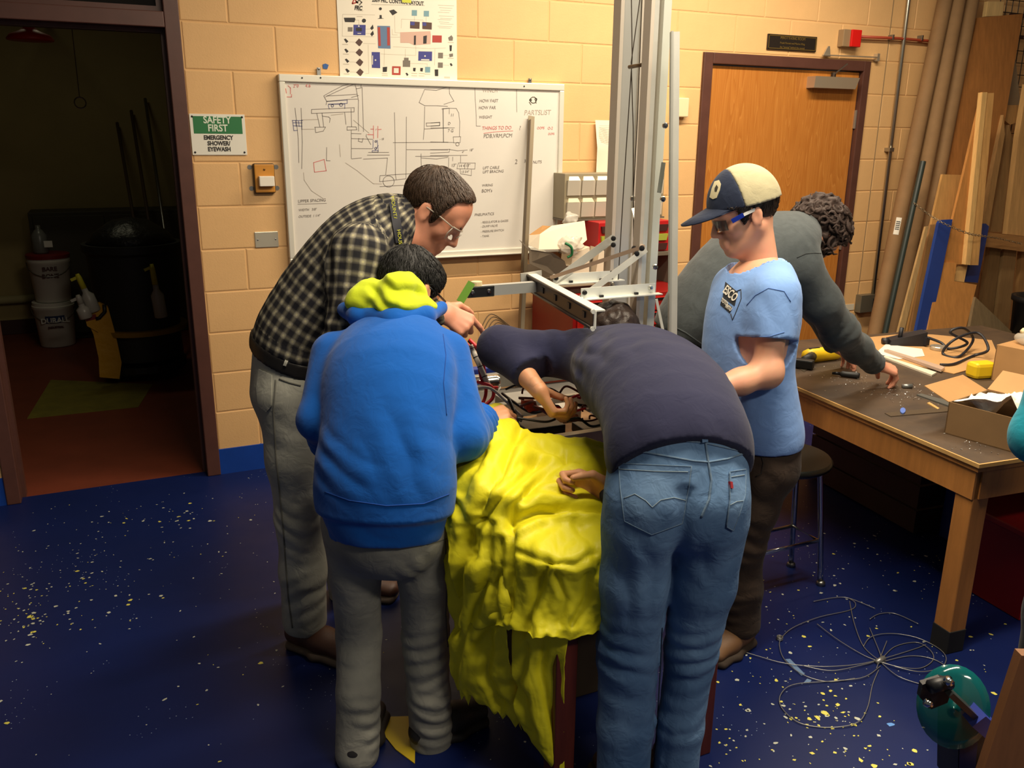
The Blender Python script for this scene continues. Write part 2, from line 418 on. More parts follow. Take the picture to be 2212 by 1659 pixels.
# back wall: mortar bed with openings, blocks laid on it
OPEN = [(-1.164, -0.208, 0.0, 2.75), (2.626, 3.918, 0.0, 2.153)]
wb = MB()
TOPZ = 3.35
wb.box(-3.5, OPEN[0][0], 0, 0.2, 0, TOPZ); wb.box(OPEN[0][1], OPEN[1][0], 0, 0.2, 0, TOPZ); wb.box(OPEN[1][1], 7.0, 0, 0.2, 0, TOPZ)
wb.box(OPEN[0][0], OPEN[0][1], 0, 0.2, OPEN[0][3], TOPZ); wb.box(OPEN[1][0], OPEN[1][1], 0, 0.2, OPEN[1][3], TOPZ)
wall = wb.build('wall_back', M_MORTAR); tag(wall, 'peach painted concrete block wall with two doorways', 'wall', kind='structure')
wr_ = box('wall_right', 6.6, 6.8, -8.0, 0.0, 0, 3.35, M_MORTAR); tag(wr_, 'peach painted side wall beyond the lumber', 'wall', kind='structure')
_bm_cache = {}
def block_mesh(w, h):
    key = (round(w, 3), round(h, 3))
    if key not in _bm_cache:
        g, i, t = 0.0028, 0.0050, 0.0028
        v = [(g, 0, g), (w - g, 0, g), (w - g, 0, h - g), (g, 0, h - g), (g + i, -t, g + i), (w - g - i, -t, g + i), (w - g - i, -t, h - g - i), (g + i, -t, h - g - i), (g + .002, -t * .75, g + .002), (w - g - .002, -t * .75, g + .002), (w - g - .002, -t * .75, h - g - .002), (g + .002, -t * .75, h - g - .002)]
        f = [(4, 5, 6, 7)] + [(a, (a + 1) % 4, 8 + (a + 1) % 4, 8 + a) for a in range(4)] + [(8 + a, 8 + (a + 1) % 4, 4 + (a + 1) % 4, 4 + a) for a in range(4)]
        me = bpy.data.meshes.new('concrete_block'); me.from_pydata(v, [], f); me.materials.append(M_BLOCK); me.update(); _bm_cache[key] = me
    return _bm_cache[key]
BW, BH, ZL = 0.4064, 0.2032, 1.7515
def lay(x0, x1, z, h):
    if x1 - x0 < 0.03 or h < 0.03: return
    link('concrete_block', block_mesh(x1 - x0, h), wall, (x0, 0.0, z))
for r in range(-2, 11):                     # courses counted from the photograph's second full joint
    z1 = ZL - (r - 3) * BH; z0 = z1 - BH; z0 = max(z0, 0.0)
    off = 0.0 if r % 2 == 0 else BW / 2
    for i in range(-5, 14):
        x0, x1 = i * BW + off, (i + 1) * BW + off
        if x1 < -1.75 or x0 > 5.6: continue
        zz0, zz1 = z0, z1
        segs = [(x0, x1)]
        for (a, b, c, d) in OPEN:
            if zz0 >= d - 0.001: continue
            if zz1 > d + 0.03 and zz0 < d - 0.03 and x1 > a and x0 < b:   # course cut by a lintel
                lay(max(x0, a), min(x1, b), d, zz1 - d)
            ns = []
            for (p, q) in segs:
                if q <= a or p >= b: ns.append((p, q))
                else:
                    if p < a: ns.append((p, a))
                    if q > b: ns.append((b, q))
            segs = ns
        for (p, q) in segs: lay(p, q, zz0, zz1 - zz0)

def baseboard(name, x0, x1, lab):
    o = MB().hexa([(x0, -0.012, 0), (x1, -0.012, 0), (x1, 0, 0), (x0, 0, 0)], [(x0, -0.007, 0.132), (x1, -0.007, 0.132), (x1, 0, 0.135), (x0, 0, 0.135)]).build(name, M_BLUEBASE)
    tag(o, lab, 'baseboard', kind='structure')
baseboard('baseboard_left', -3.5, -1.164, 'blue vinyl baseboard left of the dark doorway')
baseboard('baseboard_back', -0.208, 2.626, 'blue vinyl baseboard between dark doorway and wooden door')
baseboard('baseboard_right', 3.918, 7.0, 'blue vinyl baseboard right of the wooden door')

# doorway 1: brown steel frame with transom, opening on a dark storeroom
d1 = MB()
fy0, fy1 = -0.018, 0.215
d1.box(-1.164, -1.105, fy0, fy1, 0, 2.75, bev=0.004); d1.box(-0.272, -0.208, fy0, fy1, 0, 2.75, bev=0.004); d1.box(-1.105, -0.272, fy0, fy1, 2.124, 2.19, bev=0.004); d1.box(-1.105, -0.272, fy0, fy1, 2.70, 2.75, bev=0.004)
d1.box(-1.105, -1.09, 0.06, 0.12, 0, 2.124); d1.box(-0.287, -0.272, 0.06, 0.12, 0, 2.124); d1.box(-1.09, -0.287, 0.06, 0.12, 2.109, 2.124)
d1.box(-1.105, -1.08, 0.03, 0.08, 2.19, 2.70); d1.box(-0.297, -0.272, 0.03, 0.08, 2.19, 2.70); d1.box(-1.08, -0.297, 0.03, 0.08, 2.19, 2.215)
door1 = d1.build('door_1', M_FRAME); tag(door1, 'brown steel door frame of the dark storeroom doorway', 'door frame', kind='structure')
M_GLASS_D = mat('dark_transom_glass', (28, 26, 24), 0.08, alpha=0.6)
box('pane', -1.08, -0.297, 0.05, 0.056, 2.215, 2.70, M_GLASS_D, door1)
lp = MB(); lp.box(-0.2745, -0.2715, 0.02, 0.05, 0.93, 1.05); lp.box(-0.2745, -0.2725, 0.015, 0.055, 0.915, 1.065); lp.build('strike_plate', mat('dull_brass', (96, 86, 70), 0.45, 0.8), door1)

# door 2: wooden door in brown frame
d2 = MB()
d2.box(2.626, 2.690, -0.018, 0.10, 0, 2.153, bev=0.004); d2.box(3.862, 3.918, -0.018, 0.10, 0, 2.153, bev=0.004); d2.box(2.690, 3.862, -0.018, 0.10, 2.092, 2.153, bev=0.004)
door2 = d2.build('door_2', M_FRAME); tag(door2, 'closed wooden door in brown steel frame on the back wall', 'door', kind='structure')
def oak_material():
    m = bpy.data.materials.new('oak_veneer'); m.use_nodes = True; nt = m.node_tree; b = nt.nodes['Principled BSDF']
    tc = nt.nodes.new('ShaderNodeTexCoord'); mp = nt.nodes.new('ShaderNodeMapping'); mp.inputs['Scale'].default_value = (5.5, 1, 0.28); nt.links.new(tc.outputs['Object'], mp.inputs[0])
    n = nt.nodes.new('ShaderNodeTexNoise'); n.inputs['Scale'].default_value = 1.6; n.inputs['Detail'].default_value = 3; n.inputs['Distortion'].default_value = 0.6; nt.links.new(mp.outputs[0], n.inputs['Vector'])
    w = nt.nodes.new('ShaderNodeMath'); w.operation = 'MULTIPLY'; w.inputs[1].default_value = 22; nt.links.new(n.outputs['Fac'], w.inputs[0])
    fr = nt.nodes.new('ShaderNodeMath'); fr.operation = 'FRACT'; nt.links.new(w.outputs[0], fr.inputs[0])
    r = nt.nodes.new('ShaderNodeValToRGB'); r.color_ramp.elements[0].color = (*lin((196, 127, 56)), 1); r.color_ramp.elements[1].color = (*lin((206, 139, 66)), 1); e = r.color_ramp.elements.new(0.85); e.color = (*lin((182, 112, 45)), 1)
    nt.links.new(fr.outputs[0], r.inputs['Fac'])
    mp2 = nt.nodes.new('ShaderNodeMapping'); mp2.inputs['Scale'].default_value = (160, 1, 4); nt.links.new(tc.outputs['Object'], mp2.inputs[0])
    n2 = nt.nodes.new('ShaderNodeTexNoise'); n2.inputs['Scale'].default_value = 1; n2.inputs['Detail'].default_value = 2; nt.links.new(mp2.outputs[0], n2.inputs['Vector'])
    mx = nt.nodes.new('ShaderNodeMix'); mx.data_type = 'RGBA'; mx.blend_type = 'MULTIPLY'; mx.inputs[0].default_value = 0.35
    nt.links.new(r.outputs[0], mx.inputs[6]); nt.links.new(n2.outputs['Color'], mx.inputs[7])
    r3 = nt.nodes.new('ShaderNodeMapRange'); r3.inputs[3].default_value = 0.72; r3.inputs[4].default_value = 1.1; nt.links.new(n2.outputs['Fac'], r3.inputs[0]); nt.links.new(r3.outputs[0], mx.inputs[7])
    nt.links.new(mx.outputs[2], b.inputs['Base Color']); b.inputs['Roughness'].default_value = 0.38
    return m
M_OAK = oak_material()
box('door_leaf', 2.697, 3.855, 0.012, 0.055, 0.008, 2.086, M_OAK, door2, bev=0.002)
for z in (1.80, 1.02, 0.22):
    h = MB(); h.tube([(3.8585, 0.004, z - 0.057), (3.8585, 0.004, z + 0.057)], 0.0075, 8); h.box(3.848, 3.869, 0.006, 0.014, z - 0.056, z + 0.056)
    h.build('hinge', mat('brushed_hinge', (205, 195, 180), 0.3, 0.9), door2, autosm=40)
clm = mat('closer_silver', (205, 196, 178), 0.35, 0.75)
cl = MB(); x0, x1 = 3.43, 3.79; zc = 2.015
cl.hexa([(x0, -0.055, zc - 0.035), (x1 - .02, -0.055, zc - 0.035), (x1 - .02, 0.012, zc - 0.035), (x0, 0.012, zc - 0.035)], [(x0, -0.062, zc + 0.032), (x1, -0.062, zc + 0.032), (x1, 0.012, zc + 0.032), (x0, 0.012, zc + 0.032)])
clo = cl.build('door_closer', clm, door2)
ca = MB(); ca.bar((3.60, -0.035, zc + 0.05), (3.66, -0.075, zc + 0.11), 0.022, 0.008); ca.tube([(3.60, -0.03, zc + 0.03), (3.60, -0.03, zc + 0.06)], 0.016, 10)
ca.build('closer_arm', mat('dark_bronze', (70, 58, 48), 0.4, 0.7), clo)
ca = MB(); ca.bar((3.50, -0.028, 2.172), (3.955, -0.028, 2.178), 0.016, 0.006); ca.hexa([(3.50, -0.022, 2.165), (3.56, -0.022, 2.165), (3.56, -0.030, 2.165), (3.50, -0.030, 2.165)], [(3.535, -0.022, 2.225), (3.548, -0.022, 2.225), (3.548, -0.030, 2.225), (3.535, -0.030, 2.225)])
ca.box(3.945, 3.965, -0.035, -0.004, 2.155, 2.20); ca.build('closer_track', clm, clo)
mark = MB(); mark.tube([(2.70, -0.0, 1.02), (2.72, -0.05, 1.02)], 0.01, 8); mark.tube([(2.76, -0.05, 1.0), (2.76, -0.05, 1.04)], 0.024, 12)

# storeroom behind doorway 1
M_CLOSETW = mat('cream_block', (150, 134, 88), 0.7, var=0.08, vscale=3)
M_CLOSETF = mat('red_brown_floor', (112, 50, 30), 0.5, var=0.18, vscale=2.4, bump=0.1, bscale=30)
cf = box('floor_storeroom', -3.2, 1.2, 0.06, 4.2, -0.1, -0.004, M_CLOSETF); tag(cf, 'worn red brown floor inside the dark storeroom', 'floor', kind='structure')
cw = MB(); cw.box(-3.2, 1.2, 4.0, 4.2, -0.01, 3.0); c = cw.build('wall_storeroom_back', M_CLOSETW); tag(c, 'cream far wall of the dark storeroom', 'wall', kind='structure')
c = MB().box(-3.3, -3.2, 0.2, 4.2, -0.01, 3.0).build('wall_storeroom_left', M_CLOSETW); tag(c, 'cream side wall left in the dark storeroom', 'wall', kind='structure')
c = MB().box(0.0, 0.1, 0.2, 4.0, -0.01, 3.0).build('wall_storeroom_right', M_CLOSETW); tag(c, 'cream side wall right in the dark storeroom', 'wall', kind='structure')
c = MB().box(-3.3, 1.2, 0.2, 4.2, 3.0, 3.1).build('ceiling_storeroom', M_CLOSETW); tag(c, 'ceiling of the dark storeroom', 'ceiling', kind='structure')
c = MB().box(-3.2, 0.0, 3.985, 4.0, 0.0, 0.12).build('baseboard_storeroom', mat('dark_red_base', (52, 20, 16), 0.6)); tag(c, 'dark baseboard along the storeroom far wall', 'baseboard', kind='structure')

# paint chips lying in the floor
def chips():
    rng = random.Random(3); mb = MB()
    def chip(x, y, s, mi):
        n = rng.randint(4, 7); a0 = rng.random() * 6.28; st = rng.uniform(0.45, 1.0); ca, sa = math.cos(a0), math.sin(a0)
        vs = []
        for j in range(n):
            t = 2 * math.pi * j / n + rng.uniform(-.3, .3); r = s * rng.uniform(0.55, 1.0)
            px, py = r * math.cos(t), r * st * math.sin(t); vs.append((x + px * ca - py * sa, y + px * sa + py * ca, 0.0009))
        mb.cur = mi; mb.add(vs, [tuple(range(n))])
    def ok(x, y): return y < -0.05
    for _ in range(1000):
        x, y = rng.uniform(-1.7, 3.6), rng.uniform(-3.5, -0.1)
        if ok(x, y): chip(x, y, rng.choice((.0025, .003, .0035, .005, .007)), 0 if rng.random() < .8 else 1)
    for (u, v, n, sp, py) in [(75, 1360, 70, .10, .4), (150, 1300, 60, .16, .15), (120, 1250, 50, .2, .1), (1790, 1530, 40, .06, .75), (1900, 1610, 40, .14, .6), (1720, 1500, 35, .2, .4), (1700, 1330, 30, .2, .3), (1950, 1280, 30, .2, .3), (1820, 1640, 30, .12, .6), (1590, 1620, 16, .08, .6), (330, 1130, 40, .25, .15), (420, 1130, 25, .18, .3), (1980, 1180, 30, .2, .2), (1750, 1180, 20, .2, .3), (1640, 1420, 16, .1, .5)]:
        c = onZ(u, v)
        for _ in range(n):
            x, y = c.x + rng.gauss(0, sp), c.y + rng.gauss(0, sp)
            if ok(x, y): chip(x, y, rng.choice((.003, .004, .005, .007, .010)), 1 if rng.random() < py else 0)
    for (u, v, s) in [(1795, 1528, .016), (1780, 1538, .014), (1835, 1525, .012), (1560, 1395, .01), (75, 1352, .014), (62, 1375, .012), (85, 1385, .01), (392, 1130, .011), (290, 1313, .012), (1905, 1640, .013), (1875, 1628, .012), (1990, 1605, .012), (1770, 1615, .01), (2070, 1622, .01), (1732, 1630, .009), (2160, 1478, .012), (575, 1443, .012), (30, 1583, .01)]:
        c = onZ(u, v); chip(c.x, c.y, s, 1)
    for (u, v, s) in [(1938, 1549, .013), (370, 1525, .012), (315, 1141, .010), (245, 1340, .01), (780, 1640, .009)]:
        c = onZ(u, v); chip(c.x, c.y, s, 2 if s == .013 else 0)
    o = mb.build('floor_chip', None, None, mats=[mat('chip_white', (182, 186, 172), 0.6), mat('chip_yellow', (214, 206, 92), 0.6), mat('chip_blue', (86, 140, 210), 0.6)])
    for p in o.data.polygons:
        if p.normal.z < 0: p.flip()
    tag(o, 'white and yellow paint chips scattered over the blue floor', 'paint chips', kind='stuff')
chips()

# ------------------------------------------------------------------ things on the back wall
def quadW(px, Y): return [onY(u, v, Y) for u, v in px]
def ribbon(mb, pts, w, Y):           # flat stroke on a plane parallel to the wall; pts are wall points
    for a, b in zip(pts[:-1], pts[1:]):
        d = b - a; d.y = 0
        if d.length < 1e-6: continue
        d.normalize(); n = Vector((-d.z, 0, d.x)) * w / 2; e = d * w * .3
        mb.add([Vector((p.x, Y, p.z)) for p in (a - e - n, b + e - n, b + e + n, a - e + n)], [(0, 1, 2, 3)])
def strokes(name, lines, w, Y, m, parent, conv):
    mb = MB()
    for L in lines: ribbon(mb, [onY(*conv(*p), Y) for p in L], w, Y)
    o = mb.build(name, m, parent); o['kind'] = 'stuff'; return o

# whiteboard
YB = -0.034
tl, tr, bl, br = onY(588, 168, YB), onY(1206, 181, YB), onY(628, 582, YB), onY(1132, 547, YB)
wx0, wx1, wz1, wz0 = tl.x, tr.x, (tl.z + tr.z) / 2, (bl.z + br.z) / 2
M_WB = mat('whiteboard_enamel', (228, 222, 212), 0.22, var=.03, vscale=3)
M_ALU = mat('anodised_aluminium', (232, 228, 214), 0.35, .25)
wbd = thing('whiteboard', 'framed whiteboard covered with marker sketches and notes hanging on the wall', 'whiteboard', ((wx0 + wx1) / 2, YB, wz0))
box('panel', wx0 + .01, wx1 - .01, YB + .004, YB + .02, wz0 + .01, wz1 - .01, M_WB, wbd)
fw = .034
for nm, a in (('frame_rail', (wx0, wx1, wz1 - fw, wz1)), ('frame_rail', (wx0, wx1, wz0, wz0 + fw)), ('frame_rail', (wx0, wx0 + fw * .8, wz0 + fw, wz1 - fw)), ('frame_rail', (wx1 - fw * .8, wx1, wz0 + fw, wz1 - fw))):
    box(nm, a[0], a[1], YB - .008, YB + .032, a[2], a[3], M_ALU, wbd, bev=.004)
MB().box(wx0 + .1, wx1 - .1, YB - .028, YB - .006, wz0 + .002, wz0 + .009, bev=.002).build('pen_tray', M_ALU, wbd)
for (u, v) in ((640, 177), (680, 176), (1120, 186)):
    c = onY(u, v, YB - .009); MB().lathe([(0, .002), (.0035, .0015), (.004, 0)], c, 10, (0, -1, 0)).build('screw', M_BLACK, wbd)
for (u, v) in ((678, 162), (1136, 176)):
    c = onY(u, v, YB); s = MB(); s.box(c.x - .009, c.x + .009, YB + .02, YB + .024, c.z - .02, c.z + .018); s.lathe([(0, .006), (.005, .005), (.006, 0)], (c.x, YB + .02, c.z + .012), 10, (0, -1, 0)); s.build('mounting_clip', M_STEEL, wbd)
INK = mat('ink_grey', (134, 126, 120), .7); INKB = mat('ink_blue', (122, 122, 156), .7); INKR = mat('ink_red', (216, 124, 120), .7); INKL = mat('ink_faint', (184, 173, 160), .7)
c1 = lambda x, y: (600 + x / 6.144, 170 + y / 6.144)     # sketch half
c2 = lambda x, y: (920 + x / 7.373, 170 + y / 7.373)     # notes half
YI = YB + .0032
circ = lambda cx, cy, r, n=14: [(cx + r * math.cos(2 * math.pi * i / n), cy + r * math.sin(2 * math.pi * i / n)) for i in range(n + 1)]
strokes('marker_line', [[(540, 275), (640, 215), (780, 140), (920, 95)], [(560, 290), (700, 220), (850, 150), (960, 105)], [(540, 280), (580, 350), (570, 395)], [(580, 275), (800, 262), (980, 245)], [(905, 290), (1000, 262)], [(580, 350), (850, 318), (990, 310)],
    [(950, 90), (1030, 95), (1030, 150)], [(940, 95), (970, 175), (1045, 155)], [(965, 170), (1000, 330), (1000, 500), (1010, 735)], [(1045, 155), (1060, 450), (1075, 740)], [(380, 460), (945, 425), (945, 480), (380, 512), (380, 460)],
    [(450, 510), (495, 690)], [(520, 505), (525, 540), (545, 690)], [(525, 545), (610, 555), (630, 575), (620, 630)], [(820, 490), (840, 650)], [(905, 440), (915, 680)], [(425, 695), (570, 690), (540, 745), (440, 765), (430, 695)], [(855, 680), (975, 680), (985, 718), (855, 725), (855, 680)],
    [(912, 720), (920, 1100)], [(915, 835), (1200, 840)], [(920, 968), (1200, 965)], [(925, 1105), (1055, 1090)], [(915, 768), (1045, 770)], [(1115, 775), (1110, 800), (1175, 910)], [(1070, 830), (1060, 880), (1010, 870), (1015, 830)],
    [(1145, 1015), (1415, 1010)], [(1130, 1052), (1425, 1045)], [(1080, 1105), (1400, 1085), (1380, 1310)], [(1480, 480), (1495, 830), (1510, 1300), (1520, 1370)], [(1640, 535), (1645, 870), (1650, 1355)], [(1470, 880), (2200, 860)], [(1650, 968), (2200, 962)], [(1305, 1320), (1840, 1275), (1850, 1340)], [(1305, 1320), (1302, 1400), (1500, 1375), (1650, 1355)],
    circ(1420, 1395, 75), circ(1785, 1365, 65), [(1305, 1465), (1720, 1435)], [(1770, 1055), (2210, 1045)], [(1845, 1020), (1845, 1070), (1860, 1340)], [(1850, 1075), (2050, 1085), (2200, 1060)], [(590, 960), (590, 1135), (640, 1135)], [(160, 445), (180, 600), (210, 850), (225, 1170)], [(240, 445), (250, 600), (265, 900), (265, 1250)],
    [(1875, 165), (1805, 340), (1880, 380), (2050, 378), (2185, 385)], [(1875, 165), (2030, 175), (2180, 125)], [(1880, 395), (1880, 690), (1870, 830)], [(1905, 610), (2085, 600), (2085, 640), (1910, 652), (1905, 610)], [(1880, 690), (2200, 668)], [(2120, 415), (2130, 600), (2140, 860)], [(2105, 420), (2200, 408)]], .0026, YI, INK, wbd, c1)
strokes('marker_line', [[(575, 350), (850, 325), (850, 370), (600, 385)], circ(655, 405, 17, 8), circ(770, 390, 21, 8), [(600, 390), (820, 378), (820, 440)], [(600, 400), (615, 450)], [(125, 610), (265, 610)], [(135, 640), (260, 640)], [(140, 680), (260, 685)], [(130, 610), (150, 745), (200, 740)], [(250, 600), (255, 730)], [(170, 610), (180, 690)], [(210, 615), (220, 690)],
    [(1205, 850), (1205, 960)], [(1235, 985), (1275, 920)], [(1195, 990), (1275, 990), (1270, 1012), (1195, 1010), (1195, 990)], circ(1240, 868, 12, 8), circ(1240, 960, 14, 8), [(1260, 850), (1275, 1000)]], .003, YI, INKB, wbd, c1)
strokes('marker_line', [[(420, 1165), (560, 1120), (590, 1270), (435, 1290), (420, 1165)], [(1205, 660), (1210, 830)], [(1170, 705), (1205, 705)], [(1265, 665), (1265, 820)], [(1270, 710), (1310, 705)], [(1130, 778), (1205, 780)], [(30, 190), (42, 250)], [(60, 150), (95, 180), (95, 260)], [(50, 300), (110, 300), (110, 265)]], .0032, YI, INKR, wbd, c1)
strokes('marker_line', [[(260, 600), (470, 590)], [(260, 725), (420, 720)], [(845, 1160), (1000, 1260), (1220, 1430), (1330, 1430)], [(290, 1300), (300, 1400), (400, 1540), (560, 1640)], [(760, 920), (775, 1080)], [(940, 590), (1150, 760)], [(640, 530), (800, 510)]], .0026, YI, INKL, wbd, c1)
strokes('marker_line', [[(690, 155), (700, 350), (720, 600), (725, 765), (790, 765)], [(1355, 155), (1360, 400), (1365, 530)], [(195, 500), (200, 800), (205, 1030)], [(180, 500), (290, 490), (400, 490), (440, 560), (460, 700), (460, 940)], [(290, 495), (290, 580)], [(0, 1030), (370, 1035)], [(360, 945), (480, 940), (470, 1035), (370, 1040), (360, 945)], circ(430, 1060, 28, 10), [(0, 1155), (300, 1145), (430, 1165), (590, 1150)], [(0, 1210), (300, 1190), (310, 1140)], [(0, 1250), (590, 1235)], [(295, 1275), (295, 1480)], [(485, 1240), (485, 1355)],
    [(450, 1360), (720, 1355), (715, 1450), (430, 1450), (450, 1360)], [(480, 1455), (490, 1530), (660, 1555), (660, 1455)], [(560, 1360), (550, 1450)], [(600, 1360), (600, 1450)], [(360, 1265), (360, 1330)], [(280, 160), (290, 260), (360, 375), (200, 430)], [(0, 730), (140, 715), (140, 770), (0, 780)], [(0, 810), (380, 800)]], .0024, YI, INK, wbd, c2)
strokes('marker_line', [[(845, 880), (1000, 855), (1310, 830)]], .0026, YI, INKR, wbd, c2)
def note(txt, x, y, h, m, conv=c2, sh=.15, w=.95, rot=.03):
    p = onY(*conv(x, y), YI - .0006); text_mesh(txt, h, m, wallM(p.x, p.z, YI - .0006, rot), 'lettering', wbd, align='LEFT', depth=.0002, shear=sh, width=w)['kind'] = 'stuff'
for (tx, x, y, h, m) in (('WINCH', 810, 200, .026, INKL), ('HOW FAST', 765, 365, .022, INK), ('HOW FAR', 755, 475, .022, INK), ('WEIGHT', 765, 625, .02, INK), ('PARTSLIST', 1480, 540, .036, INKL), ('THINGS TO DO', 815, 800, .025, INKR), ('PDB,VRM,PCM', 840, 925, .028, INK), ('LIFT CABLE', 840, 1432, .02, INK), ('LIFT BRACING', 840, 1495, .02, INK), ('2', 1345, 1325, .034, INK), ('3/8', 1495, 1310, .022, INK), ('NUTS', 1635, 1325, .022, INK), ('?', 1405, 785, .03, INK), ('OOPS', 1690, 780, .018, INKR), ('O-2', 1860, 780, .02, INKR), ('DOFS', 1870, 870, .016, INKR), ('18"', 620, 1150, .018, INK), ('4"', 505, 1185, .014, INK), ('13"', 335, 1400, .022, INK), ('14 4 13"', 455, 1405, .020, INK), ('13 3/4"', 500, 1500, .016, INK), ('11', 310, 600, .02, INK), ('D', 270, 735, .02, INK), ('7 G', 270, 850, .022, INK)): note(tx, x, y, h, m)
for (tx, u, v, h, m) in (('WIRING', 1033, 402, .018, INK), ("BOM's", 1032, 414, .024, INK), ('PNEUMATICS', 1018, 466, .02, INK), ('- REGULATOR & GAGES', 1032, 482, .016, INK), ('- DUMP VALVE', 1032, 491, .016, INK), ('- PRESSURE SWITCH', 1032, 502, .016, INK), ('- TANK', 1032, 512, .016, INK), ('UPPER SPACING', 636, 444, .02, INK), ('WIDTH   3/8"', 638, 463, .016, INK), ('OUTSIDE  1 1/4"', 638, 477, .016, INK), ('4.6', 647, 194, .022, INKR), ('2"0', 621, 195, .02, INKR), ('1"', 800, 286, .012, INKR), ('- 18', 810, 306, .014, INK)):
    note(tx, u, v, h, m, lambda x, y: (x, y))
# head sketch above the parts list
strokes('marker_line', [circ(1625, 335, 50, 10), circ(1580, 335, 16, 8), circ(1665, 322, 16, 8), [(1560, 370), (1590, 410)], [(1660, 350), (1670, 385)]], .004, YI, mat('ink_dark', (84, 82, 60), .7), wbd, c2)
strokes('marker_line', [[(636, 450), (698, 447)]], .002, YI, INK, wbd, lambda x, y: (x, y))

# poster
YP = -0.0075
pt = thing('poster', 'white wall poster with a wiring diagram taped above the whiteboard', 'poster', (0.81, YP, 1.95))
pa, pb = onY(722, 176, YP), onY(975, 176, YP)
box('sheet', pa.x, pb.x, YP, YP + .0012, 1.946, 2.335, mat('poster_paper', (240, 232, 214), .55), pt)
cp = lambda x, y: (700 + x / 7.628, y / 7.628)
PK = mat('print_black', (38, 34, 34), .6); PG = mat('print_grey', (120, 112, 102), .6); PF = mat('print_faint', (196, 184, 166), .6); PBl = mat('print_blue', (62, 64, 140), .6); PS = mat('print_steel', (96, 124, 158), .6); PR = mat('print_red', (176, 62, 50), .6); PPk = mat('print_pink', (214, 176, 158), .6); PT = mat('print_teal', (120, 160, 172), .6); PB2 = mat('print_brown', (84, 58, 50), .6)
def pq(name, polys, m, lift=.0004):
    mb = MB()
    for q in polys: mb.prism([onY(*cp(x, y), YP - lift) for x, y in q], (0, -.0002, 0))
    o = mb.build(name, m, pt); o['kind'] = 'stuff'
R4 = lambda x0, y0, x1, y1: [(x0, y0), (x1, y0), (x1, y1), (x0, y1)]
hexm = lambda x, y, s: [(x, y - s), (x + s, y - .1 * s), (x + .3 * s, y + s), (x, y + s), (x - s, y + .1 * s)]
pq('printed_diagram', [R4(372, 458, 572, 628), [(680, 902), (815, 902), (825, 1166), (688, 1162)], R4(1450, 876, 1676, 1030)], PBl)
pq('printed_diagram', [[(765, 468), (975, 468), (990, 842), (785, 838)]], PS)
pq('printed_diagram', [[(770, 490), (812, 490), (830, 800), (790, 800)], [(924, 490), (970, 490), (980, 790), (935, 790)], R4(1022, 1130, 1162, 1272), R4(1676, 608, 1830, 724)], PR, .0008)
pq('printed_diagram', [[(1145, 568), (1300, 560), (1640, 540), (1650, 600), (1648, 752), (1380, 776), (1290, 740), (1150, 742)]], PPk)
pq('printed_diagram', [R4(1328, 198, 1414, 292), R4(1526, 206, 1612, 300), R4(1566, 1130, 1650, 1222)], PT)
pq('printed_diagram', [[(1304, 384), (1462, 392), (1460, 506), (1304, 500)], [(1504, 390), (1662, 400), (1662, 514), (1508, 508)]], PB2)
pq('printed_diagram', [[(1310, 390), (1380, 394), (1376, 450), (1310, 446)], [(1510, 398), (1570, 400), (1570, 456), (1512, 452)]], PBl, .0008)
pq('printed_diagram', [hexm(468, 745, 62), hexm(476, 910, 62), hexm(484, 1075, 62), hexm(492, 1238, 62)], PB2)
pq('printed_diagram', [[(220, 700), (245, 688), (295, 735), (262, 762)], [(230, 866), (255, 854), (302, 898), (270, 925)], [(242, 1032), (266, 1018), (316, 1062), (284, 1090)], [(250, 1196), (276, 1182), (326, 1226), (290, 1254)], [(955, 216), (1030, 194), (1092, 244), (1014, 292)], [(800, 290), (832, 290), (836, 340), (875, 348), (765, 354), (800, 340)], circ(810, 187, 24)[:-1], [(212, 346), (392, 342), (402, 370), (386, 416), (232, 416)], circ(543, 388, 34, 10)[:-1], [(648, 510), (690, 450), (706, 512), (676, 540)], [(652, 606), (694, 548), (712, 608), (680, 644)], R4(415, 508, 510, 564), [(1372, 620), (1404, 615), (1404, 770), (1372, 770)], [(1526, 625), (1584, 610), (1580, 745), (1526, 750)], [(868, 1148), (940, 1140), (936, 1222), (870, 1228)], [(1724, 1170), (1782, 1168), (1784, 1278), (1730, 1278)], [(1244, 1240), (1268, 1232), (1294, 1266), (1272, 1288)], [(1370, 1150), (1412, 1150), (1404, 1210), (1368, 1200)], [(1488, 1150), (1532, 1150), (1524, 1210), (1486, 1200)], [(1970, 1070), (1996, 1060), (2018, 1096), (1994, 1112)], [(1960, 766), (2000, 766), (1996, 860), (1968, 866)]], PK, .0008)
pq('printed_diagram', [R4(1196, 1030, 1318, 1136), R4(1215, 985, 1290, 1030), R4(1776, 892, 1856, 984), R4(1776, 1054, 1856, 1140), R4(280, 500, 358, 572), [(1936, 640), (1990, 600), (2016, 640), (2010, 690), (1950, 692)], [(1956, 910), (2020, 900), (2022, 950), (1966, 964)], [(660, 118), (1540, 118), (1540, 122), (660, 122)]], PG)
pq('printed_diagram', [R4(690, 960, 704, 1110), R4(1496, 1004, 1632, 1024), circ(745, 1035, 14, 8)[:-1], circ(1560, 952, 14, 8)[:-1], circ(460, 480, 14, 8)[:-1], R4(1050, 1160, 1130, 1240), [(440, 595), (500, 595), (500, 606), (440, 606)]], mat('print_white', (228, 222, 208), .6), .0012)
ln = MB()
